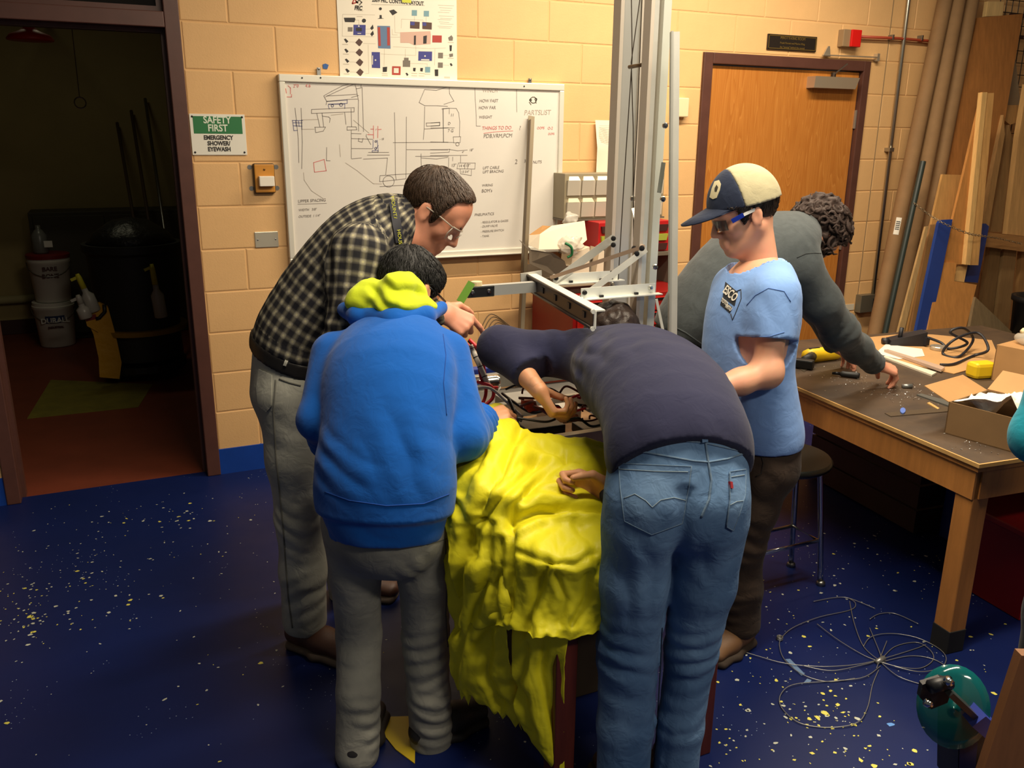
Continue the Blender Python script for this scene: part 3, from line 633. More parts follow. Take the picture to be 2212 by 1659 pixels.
for L in ([(400, 380), (460, 385), (462, 458)], [(1045, 290), (1058, 575), (1150, 580)], [(1010, 520), (1016, 612), (1100, 615)], [(990, 650), (1145, 650)], [(1160, 500), (1162, 350), (1510, 360), (1530, 380)], [(300, 742), (400, 742)], [(310, 908), (410, 908)], [(320, 1073), (420, 1073)], [(330, 1237), (430, 1237)], [(540, 762), (740, 765)], [(620, 780), (640, 1255), (580, 1262)], [(890, 850), (890, 1130)], [(830, 932), (1410, 946)], [(1404, 780), (1410, 940)], [(1030, 808), (1640, 828), (1900, 812)], [(1720, 830), (1720, 1100)], [(1374, 300), (1374, 384)], [(1566, 304), (1566, 390)], [(1320, 1078), (1600, 1080), (1600, 1128)], [(1236, 840), (1236, 980)], [(572, 528), (645, 522)], [(572, 598), (650, 596)], [(190, 290), (190, 650), (720, 650)], [(190, 290), (720, 290)], [(1860, 935), (1950, 935)], [(1860, 1096), (1960, 1096)]):
    ribbon(ln, [onY(*cp(*p), YP - .0004) for p in L], .0014, YP - .0004)
for i, y in enumerate((110, 150, 190, 225, 285, 325, 345, 385, 415, 455, 480)): ribbon(ln, [onY(*cp(1760 + (i % 3) * 20, y), YP - .0004), onY(*cp(2020 - (i % 4) * 25, y + 6), YP - .0004)], .002, YP - .0004)
for (x, y) in ((240, 785), (255, 945), (262, 1110), (272, 1272), (900, 1255), (905, 1285), (1390, 1240), (1390, 1280), (1510, 1240), (1510, 1280), (1605, 1250), (1980, 720), (1985, 980), (1930, 1290), (1930, 1305), (470, 320), (480, 225)): ribbon(ln, [onY(*cp(x - 45, y), YP - .0004), onY(*cp(x + 45, y + 2), YP - .0004)], .003, YP - .0004)
ln.build('printed_line', PF, pt)['kind'] = 'stuff'
q = onY(*cp(1100, 68), YP); text_mesh('2009 FRC CONTROL LAYOUT', .0245, PK, wallM(q.x, q.z, YP - .0008, -.0), 'lettering', pt, bold=.0006, width=.80)
q = onY(*cp(443, 184), YP); text_mesh('FRC', .026, PK, wallM(q.x, q.z, YP - .0008), 'lettering', pt, shear=.25, bold=.0012, width=.8)
lg = MB(); ribbon(lg, [onY(*cp(*p), YP - .0006) for p in ((345, 110), (380, 20), (415, 90), (350, 112))], .006, YP - .0006); lg.build('printed_logo', PR, pt)['kind'] = 'stuff'
lg = MB(); ribbon(lg, [onY(*cp(*p), YP - .0006) for p in ((425, 95), (455, 45), (500, 88), (462, 132))], .006, YP - .0006); ribbon(lg, [onY(*cp(*p), YP - .0006) for p in ((410, 70), (440, 100))], .006, YP - .0006); lg.build('printed_logo', PG, pt)['kind'] = 'stuff'
tp = box('sticky_note', onY(852, 3, YP).x, onY(872, 3, YP).x, YP - .002, YP - .001, 2.298, 2.345, mat('yellow_note', (214, 216, 70), .6), pt)

# safety sign
YS = -0.0085
s0, s1 = onY(397, 259, YS), onY(525, 346, YS); sx0, sx1, sz1, sz0 = s0.x, s1.x, s0.z, s1.z
sg = thing('safety_sign', 'white and green SAFETY FIRST emergency shower sign beside the dark doorway', 'sign', ((sx0 + sx1) / 2, YS, sz0))
box('plate', sx0, sx1, YS, YS + .0025, sz0, sz1, mat('sign_white', (236, 232, 218), .4), sg, bev=.001)
sw, shh = sx1 - sx0, sz1 - sz0
box('green_panel', sx0 + .014, sx1 - .014, YS - .0006, YS + .001, sz1 - .012 - shh * .41, sz1 - .010, mat('sign_green', (40, 118, 66), .45), sg)
SW, SB = mat('sign_letter_white', (226, 234, 214), .5), mat('sign_letter_black', (44, 40, 38), .5); cx = (sx0 + sx1) / 2 - .002
for (tx, f, h, m, w) in (('SAFETY', .150, .043, SW, .86), ('FIRST', .345, .043, SW, .86), ('EMERGENCY', .575, .0265, SB, .86), ('SHOWER/', .715, .0265, SB, .86), ('EYEWASH', .858, .0265, SB, .86)): text_mesh(tx, h, m, wallM(cx, sz1 - shh * f, YS - .001), 'lettering', sg, bold=.0009, width=w)
for (a, b) in ((sx0 + .012, sz1 - .012), (sx1 - .012, sz1 - .012), (sx0 + .012, sz0 + .012), (sx1 - .012, sz0 + .012)): MB().lathe([(0, .003), (.004, .002), (.005, 0)], (a, YS, b), 10, (0, -1, 0)).build('screw', M_BLACK, sg, smooth=True)

# amber horn box
a0, a1 = onY(537, 364, -.03), onY(589, 427, -.03)
hb = thing('alarm_horn_box', 'amber wall box with a white button housing beside the whiteboard', 'wall box', ((a0.x + a1.x) / 2, 0, a1.z))
box('backing', a0.x, a1.x, -.03, 0, a1.z, a0.z, mat('dark_olive_metal', (70, 56, 34), .5), hb, bev=.008)
box('amber_face', a0.x + .004, a1.x - .004, -.036, -.028, a1.z + .004, a0.z - .004, mat('amber_plastic', (200, 136, 48), .45), hb, bev=.008)
box('white_button', a0.x + .020, a1.x - .010, -.066, -.034, a1.z + .034, a0.z - .058, mat('cream_white', (240, 232, 216), .5), hb, bev=.003)
for (x, z) in ((a0.x - .012, a0.z - .018), (a1.x + .012, a0.z - .018), (a0.x - .010, a1.z + .022), (a1.x + .010, a1.z + .022)): MB().lathe([(.004, .004), (.011, .004), (.012, 0)], (x, 0, z), 12, (0, -1, 0)).build('mounting_ear', M_STEEL, hb)
MB().lathe([(0, .003), (.005, .002), (.005, 0)], ((a0.x + a1.x) / 2, -.036, a0.z - .028), 10, (0, -1, 0)).build('screw', mat('brass_screw', (110, 78, 40), .4, .8), hb)

b0, b1 = onY(543, 512, -.006), onY(597, 543, -.006)
bp = thing('blank_plate', 'blank metal cover plate on the wall below the amber box', 'cover plate', ((b0.x + b1.x) / 2, 0, b1.z))
box('plate', b0.x, b1.x, -.008, 0, b1.z, b0.z, mat('satin_plate', (204, 198, 180), .35, .5), bp, bev=.003)
for x in (b0.x + .014, b1.x - .014): MB().lathe([(0, .002), (.004, .001), (.004, 0)], (x, -.008, (b0.z + b1.z) / 2), 10, (0, -1, 0)).build('screw', M_STEEL, bp)
# blue tape scrap and paint clip
q = [onY(684, 147, -.006), onY(690, 145, -.006), onY(697, 148, -.006), onY(694, 157, -.006), onY(685, 156, -.006)]
tag(MB().prism(q, (0, .0012, 0)).build('tape_scrap', mat('blue_tape', (52, 96, 160), .6)), 'scrap of blue tape stuck to the wall above the whiteboard', 'tape')

# plaque
q0, q1 = onY(1645, 62, -.012), onY(1748, 100, -.012)
pl = thing('plaque', 'small black and gold engraved plaque above the wooden door', 'plaque', ((q0.x + q1.x) / 2, 0, q1.z)); GD = mat('gold_trim', (170, 140, 70), .35, .7)
box('plate', q0.x, q1.x, -.014, -.005, q1.z, q0.z, mat('plaque_black', (36, 30, 26), .35), pl, bev=.001)
tr_ = MB(); e = .012
for a in ((q0.x + .006, q1.x - .006, q0.z - .009, q0.z - .006), (q0.x + .006, q1.x - .006, q1.z + .006, q1.z + .009), (q0.x + .006, q0.x + .009, q1.z + .006, q0.z - .006), (q1.x - .009, q1.x - .006, q1.z + .006, q0.z - .006)): tr_.box(a[0], a[1], -.0155, -.013, a[2], a[3])
tr_.build('gold_border', GD, pl)
zc_ = (q0.z + q1.z) / 2; cx = (q0.x + q1.x) / 2
for (tx, dz, h, w) in (('PEROTTI-KING ROOM', .024, .021, .92), ('Frank Perotti and Marion King', -.004, .0155, 1.0), ('the "energy" behind the sound', -.027, .0155, 1.0)): text_mesh(tx, h, GD, wallM(cx, zc_ + dz, -.0145), 'lettering', pl, width=w)

# fire alarm pull box and its red conduit
f0, f1 = onY(1812, 49, -.05), onY(1840, 88, -.05)
fa = thing('fire_alarm', 'red fire alarm strobe box on the wall right of the plaque', 'fire alarm', ((f0.x + f1.x) / 2, 0, f1.z))
box('backbox', f0.x - .01, f1.x, -.05, 0, f1.z, f0.z, mat('alarm_grey', (150, 124, 92), .5), fa, bev=.003); box('red_cover', f0.x + .045, f1.x + .004, -.064, -.03, f1.z, f0.z, mat('alarm_red', (214, 24, 20), .4), fa, bev=.004)
rc = thing('red_conduit', 'thin red conduit running right from the fire alarm box', 'conduit', (4.2, 0, 2.3)); RC = mat('conduit_red', (168, 70, 44), .5)
MB().tube([onY(1842, 65, -.03), onY(1925, 67, -.03), onY(2000, 72, -.03), onY(2080, 74, -.03)], .009, 8).build('pipe', RC, rc, smooth=True)
for u in (1912, 1975): c = onY(u, 66, -.03); MB().box(c.x - .006, c.x + .006, -.045, 0, c.z - .014, c.z + .018, bev=.002).build('clamp', M_STEEL, rc)
# cream chime
k0, k1 = onY(1449, 204, -.04), onY(1475, 246, -.04)
ch = thing('door_chime', 'small cream sounder box on the wall left of the wooden door', 'wall box', (k0.x, 0, k1.z)); box('body', k0.x, k1.x, -.045, 0, k1.z, k0.z, mat('cream_plastic', (232, 214, 172), .5), ch, bev=.006)
box('base', k0.x - .004, k0.x + .02, -.02, 0, k1.z - .003, k0.z + .003, mat('beige_plastic', (190, 166, 120), .5), ch, bev=.003)

# taped notice
n0, n1 = onY(1274, 256, -.02), onY(1345, 372, -.02)
nt_ = thing('notice_sheet', 'curling white paper notice taped to the wall above the drawer cabinet', 'paper', (n0.x, 0, n1.z)); W_, H_ = n1.x - n0.x, n0.z - n1.z
mb = MB(); n = 14
for s in (0, .0006):
    for j in range(n + 1):
        for i in range(n + 1):
            x, z = i / n, j / n; mb.v.append((n0.x + x * W_ + .012 * (1 - z) * (1 - x), -.006 - s - .035 * (1 - x) ** 2 * (1 - abs(z - .5)) - .01 * (1 - z), n1.z + z * H_))
g = (n + 1) ** 2
for j in range(n):
    for i in range(n): a = j * (n + 1) + i; mb.f += [(a, a + 1, a + n + 2, a + n + 1), (g + a, g + a + n + 1, g + a + n + 2, g + a + 1)]
mb.mi = [0] * len(mb.f); mb.build('sheet', mat('paper_white', (236, 226, 204), .7), nt_, smooth=True)
tx_ = MB()
for i in range(22):
    y = n0.z - .03 - i * .0095
    if i in (10, 11, 12, 13): continue
    a, b = (.10, .42) if i < 12 else (.45, .95)
    if i > 2 and i < 10: ribbon(tx_, [Vector((n0.x + W_ * .52, 0, y)), Vector((n0.x + W_ * .95, 0, y))], .002, -.022)
    ribbon(tx_, [Vector((n0.x + W_ * a, 0, y)), Vector((n0.x + W_ * b, 0, y))], .002, -.034 if a < .3 else -.024)
tx_.build('printed_line', PF, nt_)['kind'] = 'stuff'
q = onY(1313, 248, -.012); box('tape_piece', q.x - .012, q.x + .012, -.012, -.004, q.z - .022, q.z + .022, mat('masking_tape', (240, 232, 206), .6), nt_)

# steel conduit and junction box
cd = thing('wall_conduit', 'steel electrical conduit down the wall right of the door to a box', 'conduit', (4.2, 0, .6))
CS = mat('galvanised_conduit', (176, 170, 156), .3, .9); ct, cb_ = onY(1945, 0, -.03), onY(1881, 628, -.03)
MB().tube([(ct.x, -.03, 3.3), (ct.x, -.03, ct.z), (cb_.x, -.03, cb_.z)], .0125, 10).build('pipe', CS, cd, smooth=True)
j0, j1 = onY(1857, 624, -.05), onY(1883, 658, -.05); box('junction_box', j0.x, j1.x, -.055, 0, j1.z, j0.z, mat('galvanised_box', (128, 122, 106), .4, .6), cd, bev=.002)
c = onY(1875, 640, -.056); box('switch', c.x + .03, c.x + .05, -.066, -.054, c.z - .03, c.z + .03, M_BLACK, cd)
MB().box(ct.x - .02, ct.x + .02, -.05, 0, 1.6, 1.625, bev=.002).build('strap', CS, cd)
q0, q1 = onY(1814, 645, -.004), onY(1840, 655, -.004); tag(box('wall_label', q0.x, q1.x, -.006, -.002, q1.z, q0.z, mat('paper_label', (214, 204, 182), .6)), 'small white label strip on the wall beside the junction box', 'label')
# control joint in the wall
cj = MB(); a, b = onY(1912, 0), onY(1880, 330); cj.box(a.x - .003, a.x + .003, -.0052, .001, .13, 2.7); tag(cj.build('trim_1', mat('joint_grey', (150, 126, 92), .8)), 'vertical caulked control joint in the block wall', 'joint', kind='structure')

# ------------------------------------------------------------------ tubes and lumber standing against the wall at the right
CARD = mat('cardboard_tube', (134, 102, 66), .8, var=.12, vscale=6, bump=.1, bscale=60)
def stretch(a, b, z): t = (z - a.z) / (b.z - a.z); return a + (b - a) * t
def leaning_tube(label, px0, Y0, px1, Y1, r, m, name='cardboard_tube', ztop=2.66, sticker=None, group=None):
    a, b = onY(*px0, Y0), onY(*px1, Y1); top, bot = stretch(a, b, ztop), stretch(a, b, 0.006)
    t = thing(name, label, 'tube' if 'tube' in name else 'pipe', bot, 0, group)
    ax = (top - bot).normalized(); mb = MB(); mb.tube([bot, top], r, 20, cap=False); mb.tube([top, top - ax * .2], r * .9, 20, cap=False)
    R = Vector((0, 0, 1)).rotation_difference(ax)
    mb.lathe([(r * .9, 0), (r, 0)], top, 20, ax); mb.lathe([(r * .9, 0), (r, 0)], bot, 20, ax)
    mb.build('tube_wall', m, t, smooth=True)
    if sticker:
        c = stretch(a, b, onY(*sticker, Y1).z); d = (CAM - c); d = (d - ax * d.dot(ax)).normalized(); s = ax.cross(d).normalized()
        mm = MB(); K = 5
        for k in range(K + 1):
            an = -.35 + .7 * k / K; o = (d * math.cos(an) + s * math.sin(an)) * (r + .0015); mm.v += [tuple(c + o - ax * .055), tuple(c + o + ax * .055)]
        mm.f = [(2 * k, 2 * k + 2, 2 * k + 3, 2 * k + 1) for k in range(K)]; mm.mi = [0] * K; st = mm.build('sticker', mat('sticker_white', (220, 214, 200), .6), t)
        for k in range(5): o = d * (r + .0026); MB().bar(c + o + ax * (-.02 + k * .012) - s * .012, c + o + ax * (-.02 + k * .012) + s * .012, .0006, .006, ax).build('barcode_bar', M_BLACK, st)
    return t
leaning_tube('long cardboard tube with white barcode sticker leaning nearest the conduit', (2022, 0), -.10, (1903, 624), -.34, .046, CARD, sticker=(1930, 478))
leaning_tube('long cardboard tube leaning second from the conduit', (2050, 0), -.12, (1936, 660), -.40, .047, CARD)
leaning_tube('long cardboard tube leaning third from the conduit, next to the plywood', (2079, 0), -.12, (1971, 633), -.36, .047, CARD)
leaning_tube('thin dark green pipe leaning between the first two cardboard tubes', (1985, 330), -.42, (1918, 660), -.50, .018, mat('dark_green_pipe', (40, 50, 46), .4), 'metal_pipe', 1.55)

cl6 = lambda x, y: (1880 + x / 2.37, y / 2.37)
def plank(name, label, cat, poly, Yt, Yb, th, m, zt=None, group=None):
    """board seen as poly (pixels); its face leans from depth Yt at the top to Yb at the bottom"""
    px = [cl6(*p) for p in poly]; vs = [v for _, v in px]; v0, v1 = min(vs), max(vs)
    pts = [onY(u, v, Yt + (Yb - Yt) * (v - v0) / (v1 - v0)) for u, v in px]
    # flatten to one plane so the board stays straight
    c = sum(pts, Vector()) / len(pts); n = Vector((0, -(v1 - v0), 0))
    zt_, zb_ = max(p.z for p in pts), min(p.z for p in pts); sl = (Yb - Yt) / (zt_ - zb_)
    pts = [Vector((p.x, Yt + (zt_ - p.z) * sl, p.z)) for p in pts]
    out = []
    for (u, v), p in zip(px, pts): out.append(onY(u, v, p.y))
    ym = [p[1] for p in poly]; N = len(out)
    for i in range(N):              # boards whose foot is hidden behind the bench reach the floor
        if ym[i] >= 1490:
            j = (i - 1) % N if ym[(i - 1) % N] < 1490 else (i + 1) % N
            if ym[j] < 1490: t = (0.002 - out[j].z) / (out[i].z - out[j].z); out[i] = out[j] + (out[i] - out[j]) * t
    o = MB().prism(out, (0, th, th * sl * .3)).build(name, m)
    return tag(o, label, cat, group)
def wood(name, rgb, rgb2=None, s=(9, 9, .9), v=.16): return mat(name, rgb, .62, var=v, vscale=5, rgb2=rgb2, stretch=s, bump=.08, bscale=30)
W1, W2, W3, W4, W5 = wood('plywood_brown', (170, 112, 56)), wood('plywood_tan', (202, 152, 88)), wood('pine', (222, 178, 112)), wood('stud_brown', (142, 108, 66)), wood('board_orange', (190, 130, 66))
BLUEB = mat('blue_painted_board', (24, 58, 132), .5, var=.08, vscale=5)
plank('plywood_sheet', 'tall brown plywood sheet leaning against the wall beside the tubes', 'plywood', [(515, 45), (745, 20), (560, 1250), (300, 1250), (370, 700)], -.13, -.34, .018, W1)
plank('plywood_offcut', 'pale plywood offcut standing in front of the brown sheet', 'plywood', [(350, 850), (480, 852), (360, 1500), (215, 1500), (270, 1230)], -.36, -.46, .016, W2)
plank('wooden_board', 'tapering orange-tan board hanging behind the two pale strips', 'board', [(545, 425), (556, 425), (482, 1310), (370, 1310), (400, 1110), (458, 842)], -.40, -.52, .016, W5)
plank('pine_strip', 'narrow pale pine strip, left of the pair in front of the board', 'strip', [(545, 427), (570, 425), (500, 1312), (476, 1310)], -.43, -.55, .03, W3)
plank('pine_strip', 'narrow pale pine strip, right of the pair in front of the board', 'strip', [(572, 430), (605, 428), (541, 1312), (502, 1312)], -.425, -.545, .024, wood('pine_dark', (206, 156, 92)))
plank('blue_board', 'long narrow blue painted board leaning on the lumber', 'board', [(345, 1085), (405, 1080), (295, 1680), (225, 1680), (335, 1100)], -.50, -.62, .02, BLUEB)
plank('blue_board', 'short blue painted board showing behind the pine strips', 'board', [(556, 1100), (575, 1098), (592, 1112), (540, 1402), (476, 1398)], -.38, -.46, .018, BLUEB)
plank('plywood_offcut', 'low orange plywood offcut with notched top behind the bench cables', 'plywood', [(340, 1300), (430, 1302), (418, 1395), (535, 1412), (455, 1760), (270, 1760)], -.53, -.66, .018, W5)
plank('pine_strip', 'short pale block sticking up from the notched plywood', 'strip', [(438, 1310), (486, 1314), (470, 1400), (418, 1394)], -.50, -.52, .03, W3)
plank('plywood_offcut', 'small grey offcut with slanted top at the foot of the lumber', 'offcut', [(530, 1475), (570, 1512), (600, 1770), (480, 1770)], -.60, -.70, .02, wood('grey_board', (120, 100, 70)))
plank('wooden_lath', 'slim pale lath leaning left of the long blue board', 'lath', [(268, 1120), (284, 1118), (160, 1700), (128, 1700)], -.46, -.56, .014, wood('lath_tan', (180, 146, 96)))
plank('wooden_lath', 'slim brown lath directly beside the long blue board', 'lath', [(292, 1110), (330, 1105), (225, 1700), (190, 1700)], -.42, -.52, .014, wood('lath_brown', (166, 124, 78)))
plank('wall_stud', 'grey-white panel leaning behind the brown plywood sheet', 'panel', [(705, 205), (740, 480), (735, 490), (665, 490)], -.09, -.11, .01, mat('grey_panel', (150, 132, 106), .7))
plank('wooden_block', 'short square board end under the grey panel', 'board', [(655, 490), (735, 488), (740, 570), (690, 590), (650, 560)], -.16, -.18, .03, wood('block_tan', (186, 140, 84)))
plank('wooden_stud', 'leaning stud with broken tip right of the pine strips', 'stud', [(655, 540), (664, 640), (590, 1130), (560, 1130), (600, 860)], -.24, -.36, .03, wood('stud_light', (178, 136, 84)))
plank('wooden_stud', 'brown stud with clipped corner behind the cross rail', 'stud', [(686, 590), (706, 680), (655, 1140), (600, 1140)], -.20, -.30, .03, W4)
plank('wooden_stud', 'wide pale stud standing at the right edge of the picture', 'stud', [(775, 380), (830, 380), (800, 1160), (685, 1150), (735, 650)], -.24, -.32, .038, wood('stud_pale', (200, 156, 98)))
plank('cross_rail', 'horizontal wooden rail across the lumber studs', 'rail', [(585, 1142), (860, 1172), (860, 1248), (575, 1215)], -.34, -.34, .04, wood('rail_brown', (176, 128, 76), None, (1, 9, 9)))
plank('wooden_stud', 'dark upright below the rail, left of the three', 'stud', [(600, 1220), (655, 1226), (600, 1760), (540, 1760)], -.26, -.30, .035, wood('stud_shade', (130, 100, 62)))
plank('wooden_stud', 'upright below the rail, middle of the three', 'stud', [(672, 1228), (736, 1234), (690, 1760), (618, 1760)], -.27, -.31, .035, wood('stud_mid', (150, 118, 76)))
plank('wooden_stud', 'upright below the rail at the right edge of the picture', 'stud', [(762, 1238), (840, 1244), (800, 1760), (735, 1760)], -.27, -.31, .035, wood('stud_edge', (160, 118, 70)))
plank('pine_offcut', 'pale lumber end above the plywood sheet at the top', 'lumber', [(566, -40), (648, -40), (640, 32), (556, 38)], -.10, -.10, .03, wood('pine_top', (226, 192, 130)))
# wire mesh panel
mw = thing('wire_mesh', 'black wire grid panel on the wall behind the lumber', 'wire mesh', onY(2195, 250, -.03)); MW = mat('mesh_black', (40, 32, 26), .5, .4)
x0, x1, z0, z1 = 4.98, 5.6, 1.55, 2.60
for i in range(10):
    x = x0 + i * .062; MB().tube([(x, -.045, z0), (x, -.045, z1)], .003, 6).build('wire', MW, mw)
for i in range(14):
    z = z0 + .02 + i * .078; MB().tube([(x0 - .02, -.05, z), (x1, -.05, z)], .003, 6).build('wire', MW, mw)
for z in (2.49, 2.36): MB().bar((x0 + .09, -.06, z), (x0 + .26, -.06, z), .01, .02).build('tie', mat('dark_tie', (52, 20, 24), .6), mw)
# chain
chn = thing('safety_chain', 'thin steel chain looped across the standing lumber', 'chain', onY(2010, 450, -.6)); pts = spline([onY(*cl6(x, y), Y) for x, y, Y in ((205, 1000, -.46), (290, 1062, -.5), (365, 1104, -.56), (485, 1150, -.6), (560, 1162, -.56), (640, 1172, -.42), (760, 1198, -.40))], 9)
CH = mat('chain_steel', (176, 160, 132), .35, .8)
for i in range(len(pts) - 1):
    a, b = pts[i], pts[i + 1]; d = (b - a); L = d.length; d.normalize(); s = d.cross(Vector((0, 1, 0) if i % 2 else (0, .2, 1))).normalized(); c = (a + b) / 2
    MB().tube([c + d * (L * .62 * math.cos(t)) + s * (.0065 * math.sin(t)) for t in np.linspace(0, 2 * math.pi, 8, endpoint=False)], .0019, 5, closed=True).build('link', CH, chn, smooth=True)
# black bin in the corner
bb = onY(2215, 640, -.75); bt = thing('black_bin', 'black plastic bin with sticks at the right edge behind the bench', 'bin', (bb.x + .12, -.75, 0))
MB().lathe([(.13, 0.005), (.17, .66), (.185, .67), (.185, .70), (.165, .70), (.12, .03), (0, .03)], (bb.x + .15, -.75, .0), 24).build('bin_body', M_BLACK, bt, smooth=True)
for k, (dx, c) in enumerate(((-.04, (48, 66, 110)), (.0, (170, 150, 110)), (.05, (60, 44, 30)))): MB().tube([(bb.x + .15 + dx, -.75, .1), (bb.x + .13 + dx * 2.2, -.72, .92 + .03 * k)], .012, 8).build('stick', mat('stick_%d' % k, c, .6), bt)

# ------------------------------------------------------------------ work table with the robot on it
WD = mat('dark_red_wood', (92, 38, 24), .45, var=.25, vscale=4, stretch=(8, 8, .8), bump=.08, bscale=30)
TX0, TX1, TY0, TY1, TZ = .285, .86, -2.725, -1.5, .70
tb = thing('work_table', 'dark red-brown wooden table under the yellow tarp and the robot', 'table', ((TX0 + TX1) / 2, (TY0 + TY1) / 2, 0))
box('table_top', TX0, TX1, TY0, TY1, TZ - .04, TZ, WD, tb, bev=.004)
for x in (TX0 + .05, TX1 - .08):
    for y in (TY0 + .03, TY1 - .08): box('leg', x - .028, x + .032, y - .03, y + .03, 0, TZ - .04, WD, tb, bev=.004)
for a in ((TX0 + .04, TX1 - .06, TY0 + .02, TY0 + .045), (TX0 + .04, TX1 - .06, TY1 - .08, TY1 - .055)): box('apron', a[0], a[1], a[2], a[3], TZ - .14, TZ - .04, WD, tb)
for a in ((TX0 + .03, TX0 + .055), (TX1 - .085, TX1 - .06)): box('apron', a[0], a[1], TY0 + .05, TY1 - .08, TZ - .14, TZ - .04, WD, tb)

ALB = mat('bare_aluminium', (212, 212, 204), .36, .5, var=.05, vscale=10); ALD = mat('dull_aluminium', (176, 176, 168), .42, .5); DKS = mat('dark_steel_bar', (74, 66, 60), .42, .6, var=.1, vscale=12); WHT = mat('bright_aluminium', (232, 234, 226), .36, .3)
rb = thing('robot', 'competition robot with tall aluminium lift mast standing on the table', 'robot', (.75, -2.0, TZ))
RZ = TZ + .001
# chassis rails
ch_ = [((.40, -2.28), (.40, -1.62)), ((.98, -2.28), (.98, -1.62)), ((.385, -2.29), (.995, -2.29)), ((.385, -1.61), (.995, -1.61)), ((.40, -1.95), (.98, -1.95))]
for (a, b) in ch_: MB().bar((*a, RZ + .13), (*b, RZ + .13), .026, .05).build('chassis_rail', ALD, rb)
MB().box(.40, .98, -2.28, -1.62, RZ + .09, RZ + .098).build('belly_plate', mat('belly_pan', (120, 116, 110), .45, .5), rb)
BLR = mat('blue_bumper', (28, 52, 140), .5); MB().box(.37, 1.0, -1.58, -1.54, RZ + .12, RZ + .17, bev=.004).build('blue_rail', BLR, rb); MB().box(.34, .375, -2.1, -1.54, RZ + .12, RZ + .165, bev=.004).build('blue_rail', BLR, rb)
for (x, y) in ((.44, -2.2), (.44, -1.7), (.94, -2.2), (.94, -1.7)):
    w = MB(); w.lathe([(.0, -.018), (.045, -.018), (.05, -.012), (.05, .012), (.045, .018), (0, .018)], (x, y, RZ + .05), 20, (1, 0, 0)); wh = w.build('wheel', mat('wheel_grey', (60, 60, 62), .7), rb, autosm=40)
    MB().lathe([(.0, -.02), (.015, -.02), (.015, .02), (0, .02)], (x, y, RZ + .05), 12, (1, 0, 0)).build('hub', ALD, wh)
# electronics and loose parts on the belly plate
RW = mat('board_wood', (186, 142, 96), .7, var=.15, vscale=8)
MB().box(.50, .78, -2.22, -1.98, RZ + .10, RZ + .112).build('plywood_tray', RW, rb)
MB().box(.47, .60, -2.20, -2.10, RZ + .112, RZ + .15, bev=.004).build('black_module', M_BLACK, rb); MB().box(.64, .80, -2.24, -2.16, RZ + .112, RZ + .14, bev=.004).build('black_module', M_BLACK, rb)
MB().box(.54, .70, -1.92, -1.80, RZ + .10, RZ + .14, bev=.003).build('control_module', mat('module_grey', (150, 146, 138), .5), rb); MB().box(.60, .72, -2.08, -2.0, RZ + .112, RZ + .15, bev=.003).build('control_module', mat('module_white', (200, 194, 182), .5), rb)
MB().lathe([(0, -.05), (.026, -.05), (.028, -.04), (.028, .04), (.02, .05), (0, .05)], (.48, -1.86, RZ + .20), 18, (1, -.4, .1)).build('motor', M_CHROME, rb, autosm=40)
rng = random.Random(11)
WC = [mat('wire_red', (198, 28, 40), .4), mat('wire_black', (20, 18, 18), .45), mat('wire_brown', (92, 40, 28), .5), mat('wire_white', (206, 200, 190), .45), mat('wire_orange', (210, 78, 40), .45)]
def wire(pts, r, m, nm='wire'): return MB().tube(spline(pts, 7), r, 6).build(nm, m, rb, smooth=True)
wire([P(1012, 735, 2.62), P(1035, 760, 2.60), P(1045, 800, 2.58), P(1050, 850, 2.56), P(1040, 880, 2.52)], .0055, WC[0]); wire([P(1008, 745, 2.63), P(1030, 780, 2.60), P(1044, 830, 2.57), P(1075, 838, 2.6)], .005, WC[0]); wire([P(1030, 826, 2.56), P(1062, 836, 2.55), P(1064, 862, 2.53), P(1035, 885, 2.5)], .0055, WC[0])
wire([P(1010, 738, 2.65), P(1038, 770, 2.63), P(1046, 815, 2.62)], .004, WC[1]); wire([P(1026, 838, 2.54), P(1060, 840, 2.53), P(1095, 868, 2.5), P(1130, 900, 2.45)], .0045, WC[3])
wire([P(1100, 862, 2.5), P(1112, 890, 2.45), P(1122, 925, 2.4)], .006, WC[1]); wire([P(1085, 850, 2.55), P(1110, 868, 2.5), P(1150, 890, 2.45), P(1190, 880, 2.44)], .0045, WC[1])
for k in range(26):
    u, v = rng.uniform(1085, 1290), rng.uniform(840, 915); d = 2.50 - (v - 840) * .0022
    wire([P(u, v, d), P(u + rng.uniform(-10, 30), v - rng.uniform(2, 14), d), P(u + rng.uniform(20, 60), v + rng.uniform(-8, 12), d), P(u + rng.uniform(50, 90), v + rng.uniform(-12, 18), d + rng.uniform(-.03, .03))], rng.choice((.003, .0035, .004)), WC[rng.choice((1, 1, 2, 2, 2, 0, 3))])
for (u, v) in ((1140, 868), (1152, 882), (1146, 876)): q = P(u, v, 2.46); MB().box(q.x - .018, q.x + .018, q.y - .01, q.y + .01, q.z - .008, q.z + .008, bev=.003).build('connector', WC[4], rb)
# loom sleeve, white with black rings
lm = spline([P(1014, 748, 2.60), P(1036, 792, 2.58), P(1058, 840, 2.56)], 10); lo_ = MB().tube(lm, .009, 10).build('cable_sleeve', WC[3], rb, smooth=True)
for k in range(2, 20, 4): MB().tube([lm[k], lm[k] + (lm[k + 1] - lm[k]) * .35], .0096, 10).build('sleeve_ring', WC[1], lo_, smooth=True)
# hose mesh behind
for k in range(16):
    a = P(1035 + k * 5, 715 + k * 6, 2.9); wire([a, a + Vector((.05, .02, .05)), a + Vector((.12, .0, .0))], .002, mat('brass_wire', (96, 76, 52), .5, .5))
